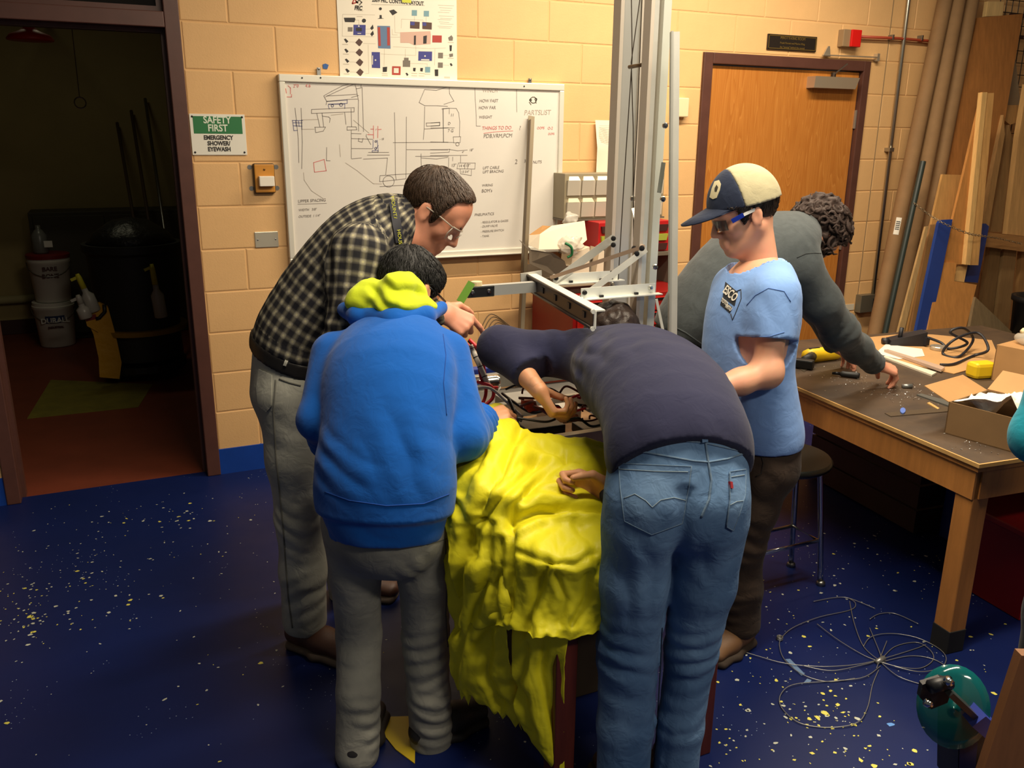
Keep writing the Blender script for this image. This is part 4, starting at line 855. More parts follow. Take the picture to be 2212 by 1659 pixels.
# lift mast
xs = lambda u, Y, v=640: onY(u, v, Y).x
YB_, YA_ = -2.10, -1.835; ZT = 2.62; ZB = RZ + .12
def upright(name, u0, u1, Y0, Y1, m, v=640, zt=ZT, zb=ZB): return MB().box(xs(u0, Y0, v), xs(u1, Y0, v), Y0, Y1, zb, zt).build(name, m, rb)
upright('mast_channel', 1372, 1379, YB_, YB_ + .038, mat('mast_lit_warm', (206, 196, 182), .4, .35)); upright('mast_channel', 1379, 1388, YB_ + .002, YB_ + .006, ALB); upright('mast_channel', 1385, 1398, YB_ + .03, YB_ + .034, mat('mast_dark', (96, 100, 92), .45, .4)); upright('mast_channel', 1397, 1412, YB_, YB_ + .036, mat('mast_pale', (206, 210, 200), .4, .35))  # warm reflected light painted on front faces; dark plate stands for the shaded gap
upright('mast_channel', 1313, 1320, YA_, YA_ + .045, MATS['mast_lit_warm'], 603); upright('mast_channel', 1320, 1354, YA_ + .012, YA_ + .017, mat('mast_grey', (190, 190, 184), .35, .5), 603); upright('mast_channel', 1355, 1362, YA_ + .004, YA_ + .045, MATS['mast_lit_warm'], 603); upright('mast_channel', 1362, 1378, YA_ + .02, YA_ + .028, MATS['mast_pale'], 603)
ab, at_ = P(1444, 725, 2.56), P(1436, 62, 2.62)
MB().bar(stretch(at_, ab, RZ + .1), at_, .006, .028, FW).build('brace_bar', ALD, rb); MB().bar(stretch(at_, ab, RZ + .1) + RT * .012, at_ + RT * .012, .022, .004, FW).build('brace_bar', ALB, rb)
MB().tube([P(1346, 140, 2.84), P(1394, 131, 2.74)], .006, 8).build('cross_rod', mat('rod_dark', (120, 100, 76), .4, .7), rb, smooth=True)
CB = mat('lift_cable', (70, 62, 54), .45, .6)
MB().tube([P(1347, -30, 2.86), P(1352, 120, 2.85), P(1339, 400, 2.85), P(1331, 600, 2.85)], .0016, 6).build('lift_cable', CB, rb); MB().tube([P(1369, -30, 2.86), P(1350, 130, 2.85), P(1357, 270, 2.85), P(1360, 420, 2.85), P(1366, 640, 2.85)], .0016, 6).build('lift_cable', CB, rb); MB().tube([P(1371, -30, 2.8), P(1366, 250, 2.8), P(1360, 420, 2.8), P(1372, 620, 2.8), P(1385, 700, 2.75)], .0016, 6).build('lift_cable', CB, rb)
MB().bar(P(1360, 446, 2.80), P(1381, 524, 2.74), .010, .012, FW).build('diagonal_brace', WHT, rb); MB().bar(P(1414, 640, 2.64), P(1436, 735, 2.62), .008, .012, FW).build('diagonal_brace', WHT, rb); MB().bar(P(1424, 345, 2.64), P(1416, 410, 2.62), .012, .006, FW).build('diagonal_brace', MATS['mast_dark'], rb)
# carriage: dark beam, two angle arms, braces
CZ = 1.20
p = lambda u, v, z=CZ: onZ(u, v, z)
b0, b1 = Vector((.592, -2.355, CZ)), Vector((.70, -1.70, CZ)); ax = (b1 - b0).normalized(); sd = ax.cross(UP).normalized()
cb = MB().bar(b0 + UP * .003, b1 + UP * .003, .005, .046).build('cross_beam', DKS, rb)
for dz in (-.022, .026): MB().tube([b0 + UP * dz - sd * .004, b1 + UP * dz - sd * .004], .0045, 8).build('beam_lip', DKS, cb, smooth=True)
MB().bar(b0 + UP * .026 + sd * .016, b1 + UP * .026 + sd * .016, .034, .004).build('beam_flange', WHT, cb)
e = MB(); e.tube([b0 + UP * -.022 - ax * .001 - sd * .004, b0 - ax * .008 + UP * -.022 - sd * .004], .0065, 10); e.tube([b0 + UP * .026 - sd * .004, b0 - ax * .008 + UP * .026 - sd * .004], .0065, 10); e.bar(b0 - ax * .004 + UP * -.022 + sd * .002, b0 - ax * .004 + UP * .026 + sd * .002, .006, .008, ax); e.build('beam_end', WHT, cb)
for k in range(4): c = b0 + ax * (.07 + .13 * k) - sd * .004 + UP * .004; MB().box(-.011, .011, -.002, .002, -.009, .009, M=Matrix.Translation(c) @ Matrix.Rotation(math.atan2(ax.y, ax.x), 4, 'Z'), bev=.0015).build('slot', M_BLACK, cb)
def angle_arm(Y, x0, x1, zc, m):
    o = MB().box(x0, x1, Y, Y + .003, zc - .002, zc + .03).build('lift_arm', m, rb); MB().box(x0, x1 + .012, Y - .026, Y, zc - .003, zc).build('arm_flange', m, o)
    for f in (.25, .72): MB().box(x0 + (x1 - x0) * f - .006, x0 + (x1 - x0) * f + .006, Y - .012, Y - .004, zc, zc + .007).build('nut', M_BLACK, o)
    for f in (.04, .93): c = Vector((x0 + (x1 - x0) * f, Y - .001, zc + .017)); MB().lathe([(0, .008), (.006, .007), (.008, 0)], c, 8, (0, -1, 0)).build('bolt', M_BLACK if f < .5 else M_CHROME, o)
    return o
angle_arm(-2.107, .69, .955, CZ + .012, WHT); angle_arm(-1.835, .735, .985, CZ + .012, WHT)
MB().bar(P(1243, 648, 2.575), P(1390, 533, 2.66), .019, .004, FW).build('arm_brace', ALB, rb); MB().bar(P(1192, 607, 2.84), P(1322, 508, 2.93), .026, .004, FW).build('arm_brace', ALD, rb)
MB().bar(P(1186, 598, 2.83), P(1386, 527, 2.66), .012, .012, UP).build('arm_brace', mat('brace_tan', (176, 150, 128), .4, .4), rb)
MB().bar(P(1238, 660, 2.56), P(1190, 615, 2.80), .026, .003, UP).build('arm_link', ALB, rb)
for (u, v, d) in ((1319, 511, 2.90), (1319, 525, 2.90), (1381, 531, 2.64), (1364, 532, 2.68), (1370, 543, 2.65), (1253, 645, 2.55), (1318, 610, 2.9), (1410, 571, 2.62), (1403, 712, 2.62), (1424, 424, 2.58), (1426, 265, 2.6), (1359, 424, 2.83)): MB().lathe([(0, .006), (.007, .005), (.009, 0)], P(u, v, d), 10, -FW).build('bolt', M_BLACK if v < 560 and v > 500 else M_CHROME, rb)
lb = MB().bar(Vector((.437, -1.812, CZ)), Vector((.70, -1.815, CZ + .002)), .026, .034).build('side_bar', mat('side_bar_alu', (190, 194, 192), .38, .5), rb)
bp_ = onZ(1022, 633, CZ); MB().box(.43, .525, -1.832, -1.826, CZ - .018, CZ + .018, bev=.006).build('end_plate', mat('dark_chrome', (90, 92, 90), .2, .9), lb)
for x in (.448, .505): MB().lathe([(0, .006), (.006, .005), (.008, 0)], (x, -1.832, CZ), 10, (0, -1, 0)).build('bolt', M_CHROME, lb)
MB().lathe([(.010, 0), (.018, 0), (.018, .014), (.010, .014)], (.47, -1.812, CZ + .017), 16).build('bushing', mat('nylon_cream', (224, 206, 160), .5), lb)
MB().bar(P(1120, 600, 2.9), P(1165, 592, 2.95), .03, .004, FW).build('tab_plate', ALB, rb)

# aluminium sheet held over the table and its green board
gb = MB().bar(P(990, 655, 2.62), P(1015, 612, 2.64), .024, .004, FW).build('circuit_board', mat('board_green', (92, 140, 40), .45)); tag(gb, 'small green circuit board beside the pointing hand', 'circuit board')

# ------------------------------------------------------------------ yellow tarp
def tarp_mat():
    m = bpy.data.materials.new('yellow_plastic'); m.use_nodes = True; nt = m.node_tree; b = nt.nodes['Principled BSDF']
    b.inputs['Base Color'].default_value = (*lin((244, 236, 44)), 1); b.inputs['Roughness'].default_value = .48; b.inputs['Specular IOR Level'].default_value = .35; b.inputs['Subsurface Weight'].default_value = 0.0
    tc = nt.nodes.new('ShaderNodeTexCoord'); v = nt.nodes.new('ShaderNodeTexVoronoi'); v.feature = 'DISTANCE_TO_EDGE'; v.inputs['Scale'].default_value = 16; n = nt.nodes.new('ShaderNodeTexNoise'); n.inputs['Scale'].default_value = 7; n.inputs['Detail'].default_value = 5
    mx = nt.nodes.new('ShaderNodeMix'); mx.data_type = 'VECTOR'; mx.inputs[0].default_value = .3; nt.links.new(tc.outputs['Object'], n.inputs['Vector']); nt.links.new(tc.outputs['Object'], mx.inputs[4]); nt.links.new(n.outputs['Color'], mx.inputs[5]); nt.links.new(mx.outputs[1], v.inputs['Vector'])
    bp = nt.nodes.new('ShaderNodeBump'); bp.inputs['Strength'].default_value = .12; bp.inputs['Distance'].default_value = .02; nt.links.new(v.outputs['Distance'], bp.inputs['Height'])
    b2 = nt.nodes.new('ShaderNodeBump'); b2.inputs['Strength'].default_value = .12; b2.inputs['Distance'].default_value = .01; nt.links.new(n.outputs['Fac'], b2.inputs['Height']); nt.links.new(bp.outputs[0], b2.inputs['Normal']); nt.links.new(b2.outputs[0], b.inputs['Normal'])
    tr = nt.nodes.new('ShaderNodeBsdfTranslucent'); tr.inputs[0].default_value = (*lin((240, 230, 40)), 1); ms = nt.nodes.new('ShaderNodeMixShader'); ms.inputs[0].default_value = .18
    nt.links.new(b.outputs[0], ms.inputs[1]); nt.links.new(tr.outputs[0], ms.inputs[2]); nt.links.new(ms.outputs[0], nt.nodes['Material Output'].inputs[0])
    return m
M_TARP = tarp_mat()
def cat(a, b, c, d, t): return .5 * ((2 * b) + (c - a) * t + (2 * a - 5 * b + 4 * c - d) * t * t + (3 * b - a - 3 * c + d) * t ** 3)
def sheet(rows, nu, nv, amp, seed, jag=0.0, folds=(), excess=.035, iters=60, up=2, fold_amp=1.0):
    nu, nv = nu // up, nv // up
    G = np.array([[(q.x, q.y, q.z) for q in r] for r in rows]); R, C = G.shape[:2]
    def samp(A, n):
        K = len(A); out = []
        for i in range(n + 1):
            x = i / n * (K - 1); k = min(int(x), K - 2); t = x - k; out.append(cat(A[max(k - 1, 0)], A[k], A[k + 1], A[min(k + 2, K - 1)], t))
        return np.array(out)
    S = samp(G, nv); S = np.array([samp(r, nu) for r in S])
    du = np.gradient(S, axis=1); dv = np.gradient(S, axis=0); N = np.cross(du, dv); N /= np.linalg.norm(N, axis=2, keepdims=True) + 1e-9
    flat = S.reshape(-1, 3)
    rr = np.random.RandomState(int(seed * 100)); d = 0
    for i in range(7):                  # small creases: flat facets meeting in sharp folds
        ax = rr.normal(size=3); ax /= np.linalg.norm(ax); wl = (.16, .13, .11, .09, .07, .055, .045)[i]
        t = (flat @ ax) / wl + rr.rand() + .3 * vnoise(flat + i * 3.7 + seed, 5.0); tri = np.abs(t - np.round(t)) * 2
        mk = np.clip(vnoise(flat + i * 7.1 + seed, 3.5) * 1.6 + .2, 0, 1); d = d + mk * tri * wl * .13
    d = (d - d.mean()) * amp / .011; px = pix(flat); lift = 0
    for (L, w_, h_) in FOLDS:           # the long folds
        L = np.array([(940 + x / 2.076, 860 + y / 2.076) for x, y in L]); best = np.full(len(flat), 1e9)
        for a, b in zip(L[:-1], L[1:]):
            ab = b - a; t = np.clip(((px - a) @ ab) / (ab @ ab), 0, 1); best = np.minimum(best, np.linalg.norm(px - (a + t[:, None] * ab), axis=1))
        lift = lift + h_ * np.clip(1 - best / w_, 0, 1) ** 1.15
    d = d + lift * fold_amp
    B0 = S + N * d.reshape(S.shape[:2])[..., None]
    # more cloth than room: the surplus buckles into creases
    X = B0 + N * (rr.rand(*S.shape[:2])[..., None] - .5) * .004; ex = 1.0 + excess
    cons = []
    for (di, dj, k) in ((0, 1, 1.), (1, 0, 1.), (1, 1, .6), (1, -1, .6), (0, 2, .3), (2, 0, .3)):
        i0, i1 = slice(0, X.shape[0] - di), slice(di, X.shape[0]); j0, j1 = (slice(0, X.shape[1] - dj), slice(dj, X.shape[1])) if dj >= 0 else (slice(-dj, X.shape[1]), slice(0, X.shape[1] + dj))
        cons.append((i0, j0, i1, j1, np.linalg.norm(B0[i1, j1] - B0[i0, j0], axis=2) * ex, k))
    for it in range(iters):
        acc = np.zeros_like(X); w = np.zeros(X.shape[:2])
        for (i0, j0, i1, j1, L, k) in cons:
            dv_ = X[i1, j1] - X[i0, j0]; ln = np.linalg.norm(dv_, axis=2); c_ = (dv_ * ((ln - L) / (ln + 1e-9) * .5 * k)[..., None])
            acc[i0, j0] += c_; acc[i1, j1] -= c_; w[i0, j0] += k; w[i1, j1] += k
        X = X + acc / w[..., None] * 1.5; X += (B0 - X) * .012
    def lin_up(A, n): x = np.linspace(0, len(A) - 1, n * (len(A) - 1) + 1); k = np.minimum(x.astype(int), len(A) - 2); t = (x - k)[:, None, None]; return A[k] * (1 - t) + A[k + 1] * t
    S = lin_up(X, up); S = lin_up(S.transpose(1, 0, 2), up).transpose(1, 0, 2); nv, nu = S.shape[0] - 1, S.shape[1] - 1
    for _ in range(2): S[1:-1, 1:-1] = .5 * S[1:-1, 1:-1] + .125 * (S[2:, 1:-1] + S[:-2, 1:-1] + S[1:-1, 2:] + S[1:-1, :-2])
    if jag:
        rr = np.random.RandomState(int(seed * 10) + 1); j = np.interp(np.arange(nu + 1), np.arange(0, nu + 3, 3), rr.rand(len(np.arange(0, nu + 3, 3)))) * jag
        w = np.linspace(0, 1, nv + 1)[:, None] ** 6; S[..., 2] += w * j[None, :]
    V = [tuple(x) for x in S.reshape(-1, 3)]; F = [(a, a + 1, a + nu + 2, a + nu + 1) for r in range(nv) for a in range(r * (nu + 1), r * (nu + 1) + nu)]
    return V, F
def pix(V):
    q = V - A3_(CAM); x = q @ A3_(RT); yf = q @ A3_(FW); z = q[:, 2]; cp, sp = math.cos(PITCH), math.sin(PITCH); zc = yf * cp - z * sp
    u = F_PX * x / zc; v = -F_PX * (yf * sp + z * cp) / zc; c, s_ = math.cos(ROLL), math.sin(ROLL); return np.stack((1106 + c * u - s_ * v, 829.5 + s_ * u + c * v), 1)
FOLDS = [([(385, 150), (260, 380), (150, 600), (110, 800), (90, 1050)], 17, .030), ([(480, 270), (330, 420), (200, 570), (160, 720)], 18, .026), ([(400, 190), (480, 200), (560, 235), (660, 260)], 13, .018), ([(600, 250), (480, 350), (380, 480), (350, 580)], 16, .022),
    ([(660, 350), (560, 350), (470, 372), (415, 460)], 14, .020), ([(770, 510), (600, 492), (470, 505), (365, 550)], 13, .028), ([(760, 545), (600, 540), (470, 560), (380, 610)], 10, -.018), ([(180, 560), (262, 572), (240, 780), (210, 900), (160, 1050)], 16, .024), ([(358, 600), (350, 760), (345, 1000)], 12, .020),
    ([(520, 735), (430, 985), (395, 1065)], 15, .022), ([(390, 690), (520, 735), (640, 742), (720, 690)], 10, .012), ([(700, 780), (700, 900), (640, 1010)], 14, .018), ([(60, 430), (130, 540), (142, 640)], 14, .022), ([(300, 640), (272, 900), (290, 1000), (200, 1150)], 15, .022), ([(105, 1040), (160, 1090), (235, 1150)], 10, .012),
    ([(640, 560), (720, 650), (760, 770)], 14, .016), ([(340, 330), (400, 280), (465, 262)], 12, .018), ([(300, 300), (250, 440), (120, 620)], 9, -.012), ([(420, 400), (560, 420), (640, 400)], 12, .014), ([(220, 180), (200, 300), (120, 420)], 16, .014), ([(560, 800), (600, 900), (580, 1020)], 13, .012), ([(430, 1120), (380, 1300), (470, 1500)], 15, .018), ([(520, 1100), (500, 1250), (590, 1600)], 12, .014), ([(130, 1100), (110, 1300), (130, 1480)], 14, .02), ([(260, 1100), (250, 1250), (330, 1420)], 16, .02)]
A3_ = lambda v: np.array((v[0], v[1], v[2]), float)
def blob_(p, c, r): q = np.linalg.norm(p - c, axis=1) / r; return np.clip(1 - q * q, 0, 1) ** 1.5

def crease_(p, d, wl):
    d = np.array(d, float); d /= np.linalg.norm(d); s = (p @ d) / wl + .55 * vnoise(p + 1.3, 6.0); return (1 - np.abs(np.sin(np.pi * s))) ** 1.3
z_ = lambda u, v, z: onZ(u, v, z)
nR, nF = A3_(RT), A3_(FW)
main = [[z_(1000, 920, .86), z_(1050, 885, .90), z_(1098, 912, .895), z_(1180, 935, .875), z_(1250, 945, .86), z_(1330, 965, .84)],
        [z_(985, 990, .83), z_(1045, 965, .875), z_(1110, 960, .885), z_(1180, 985, .855), z_(1250, 1000, .85), z_(1340, 1010, .82)],
        [z_(972, 1060, .78), z_(1035, 1050, .83), z_(1105, 1050, .845), z_(1180, 1060, .815), z_(1250, 1062, .80), z_(1350, 1055, .775)],
        [z_(965, 1110, .73), z_(1025, 1115, .77), z_(1105, 1115, .78), z_(1185, 1120, .765), z_(1250, 1118, .765), z_(1360, 1100, .75)],
        [z_(968, 1150, .70), z_(1030, 1165, .71), z_(1106, 1175, .725), z_(1190, 1208, .722), z_(1250, 1200, .725), z_(1365, 1165, .735)],
        [P(975, 1230, 1.99), P(1032, 1225, 1.93), P(1108, 1240, 1.875), P(1190, 1260, 1.835), P(1250, 1255, 1.835), P(1350, 1235, 1.86)],
        [P(980, 1300, 2.0), P(1036, 1300, 1.94), P(1106, 1310, 1.88), P(1175, 1322, 1.83), P(1250, 1320, 1.83), P(1340, 1300, 1.85)],
        [P(985, 1360, 2.01), P(1040, 1365, 1.95), P(1102, 1366, 1.87), P(1170, 1386, 1.80), P(1245, 1384, 1.815), P(1325, 1366, 1.84)]]
V1, F1 = sheet(main, 110, 130, .011, 2.3, .02, [(z_(1240, 1010, .84), .16, .02, .05, nF + nR * .2), (z_(1100, 1010, .85), .15, .018, .06, nR - nF * .5), (z_(1040, 1120, .76), .14, .02, .06, nR), (z_(1230, 1085, .79), .13, .016, .045, nF + nR * .3), (P(1060, 1280, 1.92), .14, .025, .07, nR), (P(1130, 1290, 1.86), .12, .015, .06, nR + (0, 0, .5))])
left = [[P(972, 1150, 2.10), P(1010, 1170, 2.06), P(1045, 1195, 2.01), P(1090, 1215, 1.96)],
        [P(970, 1250, 2.04), P(1010, 1260, 1.98), P(1055, 1290, 1.93), P(1105, 1300, 1.88)],
        [P(975, 1370, 2.04), P(1012, 1385, 1.97), P(1060, 1400, 1.95), P(1110, 1400, 1.90)],
        [P(985, 1460, 2.03), P(1015, 1480, 1.99), P(1070, 1500, 1.95), P(1125, 1500, 1.91)],
        [P(990, 1500, 2.03), P(1030, 1530, 2.0), P(1085, 1560, 1.95), P(1140, 1590, 1.92)]]
V2, F2 = sheet(left, 60, 70, .010, 5.1, .05, [(P(1010, 1300, 1.97), .16, .03, .05, nR), (P(1070, 1400, 1.93), .16, .03, .06, nR)])
tail = [[P(1110, 1340, 1.885), P(1150, 1350, 1.86), P(1195, 1355, 1.85), P(1240, 1360, 1.845)],
        [P(1118, 1450, 1.895), P(1150, 1455, 1.855), P(1185, 1450, 1.86), P(1232, 1430, 1.85)],
        [P(1125, 1530, 1.895), P(1165, 1545, 1.855), P(1195, 1545, 1.85), P(1232, 1530, 1.855)],
        [P(1150, 1580, 1.89), P(1185, 1610, 1.86), P(1205, 1620, 1.855), P(1233, 1600, 1.86)],
        [P(1200, 1630, 1.885), P(1212, 1648, 1.87), P(1222, 1655, 1.865), P(1234, 1658, 1.865)]]
V3, F3 = sheet(tail, 40, 60, .009, 8.4, 0, [(P(1165, 1470, 1.86), .14, .022, .05, nR + (0, 0, .3))])
hook = [[P(1040, 884, 2.46), P(1062, 874, 2.46), P(1085, 876, 2.46), P(1103, 890, 2.46)], [P(1046, 880, 2.41), P(1070, 882, 2.40), P(1094, 894, 2.40), P(1108, 910, 2.40)], [P(1055, 905, 2.39), P(1078, 905, 2.37), P(1094, 912, 2.36), P(1108, 925, 2.36)]]
V4, F4 = sheet(hook, 24, 24, .004, 1.4)
mb = MB()
for V_, F_ in ((V1, F1), (V2, F2), (V3, F3), (V4, F4)): mb.add(V_, F_)
tpo = meshobj('tarp', mb.v, mb.f, M_TARP, None, True); tag(tpo, 'crumpled bright yellow plastic tarp draped over the table edge', 'tarp')
sol = tpo.modifiers.new('thickness', 'SOLIDIFY'); sol.thickness = .0012; sol.offset = -1
# things half seen under the table
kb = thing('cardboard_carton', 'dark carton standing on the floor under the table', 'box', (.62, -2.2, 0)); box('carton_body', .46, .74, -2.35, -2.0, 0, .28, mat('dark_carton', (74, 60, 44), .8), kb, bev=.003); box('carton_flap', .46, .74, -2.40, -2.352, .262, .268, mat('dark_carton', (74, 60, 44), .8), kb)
ym = MB(); q0 = onZ(838, 1558); ym.prism([onZ(828, 1556), onZ(912, 1552), onZ(912, 1655), onZ(870, 1625), onZ(845, 1595)], (0, 0, .003)); tag(ym.build('yellow_sheet', mat('yellow_board', (206, 178, 30), .5)), 'flat yellow panel lying on the floor between the boy\'s feet', 'panel')

# ------------------------------------------------------------------ workbench at the right
BE1 = Vector((.09, .996, 0)).normalized(); BE2 = Vector((BE1.y, -BE1.x, 0)); BC = Vector((1.826, -2.671, 0)); BZ = .70
def bpt(a, b, z): return BC + BE1 * a + BE2 * b + UP * z       # a along the front edge, b across
def bM(): return Matrix(((BE1.x, BE2.x, 0, BC.x), (BE1.y, BE2.y, 0, BC.y), (0, 0, 1, 0), (0, 0, 0, 1)))
M_BT = mat('worn_black_top', (86, 68, 50), .5, var=.3, vscale=6, rgb2=(58, 48, 40), bump=.3, bscale=50); M_BW = mat('oak_bench', (186, 124, 62), .5, var=.16, vscale=5, stretch=(6, 6, .8)); M_BE = mat('raw_edge', (200, 156, 92), .7, var=.15, vscale=10)
BL, BWd = 1.62, 1.75
wbn = thing('workbench', 'large wooden workbench with worn dark top and square oak legs', 'workbench', bpt(BL / 2, BWd / 2, 0)); MM = bM()
def bbox(name, a0, a1, b0, b1, z0, z1, m, parent, bev=0): return MB().box(a0, a1, b0, b1, z0, z1, MM, bev).build(name, m, parent)
bbox('bench_top', .006, BL, .006, BWd, BZ - .012, BZ, M_BT, wbn); bbox('edge_strip', 0, BL, 0, .006, BZ - .012, BZ + .001, M_BE, wbn); bbox('edge_strip', 0, .006, .006, BWd, BZ - .012, BZ + .001, M_BE, wbn); bbox('bench_core', .008, BL - .008, .008, BWd - .008, BZ - .03, BZ - .012, M_BW, wbn)
bbox('apron', .02, BL - .02, .015, .04, BZ - .13, BZ - .03, M_BW, wbn); bbox('apron', .015, .04, .04, BWd - .04, BZ - .13, BZ - .03, M_BW, wbn); bbox('apron', .04, BL - .04, BWd - .04, BWd - .015, BZ - .13, BZ - .03, M_BW, wbn)
for (a, b) in ((.055, .055), (BL - .055, .055), (.055, BWd - .055), (BL - .055, BWd - .055)):
    lg = bbox('leg', a - .035, a + .035, b - .035, b + .035, 0.0, BZ - .03, M_BW, wbn, .004); bbox('rubber_boot', a - .037, a + .037, b - .037, b + .037, 0, .085, mat('boot_black', (28, 28, 28), .7), lg, .003)

def on_bench(u, v, dz=0.0): return onZ(u, v, BZ + dz)
# stool
sc = onZ(1728, 1215); st = thing('stool', 'round black seated stool with chrome legs beside the bench', 'stool', (onZ(1694, 972, .54).x, onZ(1694, 972, .54).y, 0))
f1, f2 = onZ(1796, 1250), onZ(1757, 1174); c0 = Vector((1.72, -2.02, 0)); rr = (f1.xy - c0.xy).length
SZ = .54; sq0 = onZ(1694, 972, SZ); sx, sy = sq0.x, sq0.y
seat = MB(); seat.lathe([(0, SZ - .03), (.165, SZ - .03), (.178, SZ - .02), (.18, SZ - .008), (.172, SZ + .002), (0, SZ + .006)], (sx, sy, 0), 32); seat.build('seat', mat('stool_black', (26, 25, 20), .3), st, autosm=50)
feet = [f1, f2, Vector((2 * sx - (f1.x + f2.x) / 2 - .06, sy - .17, 0)), Vector((sx - .17, sy + .10, 0))]
feet = [Vector((sx + .20 * math.cos(a), sy + .20 * math.sin(a), 0)) for a in (math.atan2(f1.y - sy, f1.x - sx), math.atan2(f2.y - sy, f2.x - sx), math.atan2(f1.y - sy, f1.x - sx) + math.pi, math.atan2(f2.y - sy, f2.x - sx) + math.pi)]
for q in feet:
    d = (q - Vector((sx, sy, 0))); d.z = 0; d.normalize(); c = Vector((sx, sy, 0))
    l = MB().tube(spline([c + d * .09 + UP * (SZ - .035), c + d * .135 + UP * (SZ - .05), c + d * .152 + UP * (SZ - .11), c + d * .198 + UP * .012], 6), .011, 10).build('leg', M_CHROME, st, smooth=True)
    MB().lathe([(.010, .02), (.017, .012), (.019, 0.0)], c + d * .2, 12).build('foot_glide', M_STEEL, l, smooth=True)
ring = [Vector((sx + .178 * math.cos(a), sy + .178 * math.sin(a), .20)) for a in np.linspace(0, 2 * math.pi, 28, endpoint=False)]
sq = [c for q in feet for c in (Vector((sx, sy, .19)) + (q - Vector((sx, sy, 0))).normalized() * .17,)]
MB().tube(sq, .008, 8, closed=True).build('foot_ring', M_CHROME, st, smooth=True)
# under the bench: dark crate, blue crate, red tote
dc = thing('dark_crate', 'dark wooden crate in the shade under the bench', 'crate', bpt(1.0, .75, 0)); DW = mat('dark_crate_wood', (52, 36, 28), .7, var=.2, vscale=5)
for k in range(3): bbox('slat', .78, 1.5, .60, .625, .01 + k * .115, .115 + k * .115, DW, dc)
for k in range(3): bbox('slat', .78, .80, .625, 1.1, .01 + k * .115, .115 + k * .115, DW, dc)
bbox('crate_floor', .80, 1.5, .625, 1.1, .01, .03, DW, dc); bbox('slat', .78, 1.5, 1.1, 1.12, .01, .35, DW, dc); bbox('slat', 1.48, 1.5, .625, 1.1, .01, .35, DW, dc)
bl_ = thing('blue_crate', 'blue plastic crate at the back under the bench', 'crate', bpt(.62, .95, 0)); bb_ = MB()
bbox('crate_body', .42, .74, .70, 1.05, .0, .40, mat('blue_crate_plastic', (22, 50, 130), .5), bl_, .01); bbox('crate_rim', .41, .75, .69, 1.06, .37, .405, mat('blue_crate_plastic', (22, 50, 130), .5), bl_, .004)
rt = thing('red_tote', 'large red plastic storage tote under the bench', 'tote', bpt(.12, .75, 0)); RT_ = mat('red_tote_plastic', (132, 18, 20), .45, var=.1, vscale=4)
t = MB(); mA = lambda a, b, z: bpt(a, b, z)
t.hexa([mA(.10, .44, .003), mA(.36, .44, .003), mA(.36, 1.1, .003), mA(.10, 1.1, .003)], [mA(.07, .41, .33), mA(.39, .41, .33), mA(.39, 1.13, .33), mA(.07, 1.13, .33)]); t.build('tote_body', RT_, rt)
bbox('tote_lid', .055, .405, .395, 1.145, .33, .362, RT_, rt, .008)
for k in range(4): b = .50 + k * .16; t = MB(); t.hexa([mA(.094, b, .02), mA(.10, b, .02), mA(.10, b + .012, .02), mA(.094, b + .012, .02)], [mA(.066, b, .32), mA(.08, b, .32), mA(.08, b + .012, .32), mA(.066, b + .012, .32)]); t.build('rib', RT_, rt)
q = MB(); q.prism([onZ(0, 0) if False else mA(.078, .62 + dx, .16 + dz) for dx, dz in ((0, 0), (.03, -.01), (.055, .07), (.025, .08))], (BE1 * -.006)); q.build('paper_label', mat('label_grey', (170, 160, 150), .7), rt)

# cordless tool, yellow and black
YT = mat('tool_yellow', (228, 190, 24), .45); BKT = mat('tool_black', (28, 28, 28), .55)
tl_ = thing('heat_gun', 'yellow and black power tool lying on its side on the bench', 'power tool', on_bench(1765, 765)); a, b = on_bench(1738, 757, .03), on_bench(1812, 748, .03); ax = (b - a).normalized(); sd = ax.cross(UP)
MB().tube([a, a + ax * .03, a + ax * .08, b - ax * .02, b], [.026, .034, .034, .030, .022], 14).build('housing', YT, tl_, smooth=True)
MB().tube([b, b + ax * .02], .018, 12).build('nozzle', BKT, tl_, smooth=True)
MB().tube([a + ax * .03 + sd * .01, a - ax * .01 + sd * .04, a - ax * .06 + sd * .07], [.024, .022, .022], 12).build('handle', BKT, tl_, smooth=True); MB().bar(a + ax * .02 + UP * .033, a + ax * .075 + UP * .034, .012, .004).build('vent', BKT, tl_)
MB().box(-.04, .04, -.022, .022, 0, .04, M=frameM(a - ax * .075 + sd * .085 - UP * .028, ax * .6 + sd * .8, UP.cross(ax * .6 + sd * .8), None), bev=.006).build('battery', BKT, tl_)
# screwdriver handle
sv = thing('screwdriver', 'stubby black handled screwdriver lying on the bench', 'screwdriver', on_bench(1828, 797)); a, b = on_bench(1797, 792, .014), on_bench(1857, 797, .014); ax = (b - a)
MB().tube([a + ax * .28, a + ax * .36, a + ax * .5, a + ax * .9, b], [.008, .013, .012, .014, .010], 12).build('handle', BKT, sv, smooth=True); MB().tube([a, a + ax * .3], .007, 10).build('chuck', mat('chuck_black', (36, 36, 38), .3, .5), sv, smooth=True)
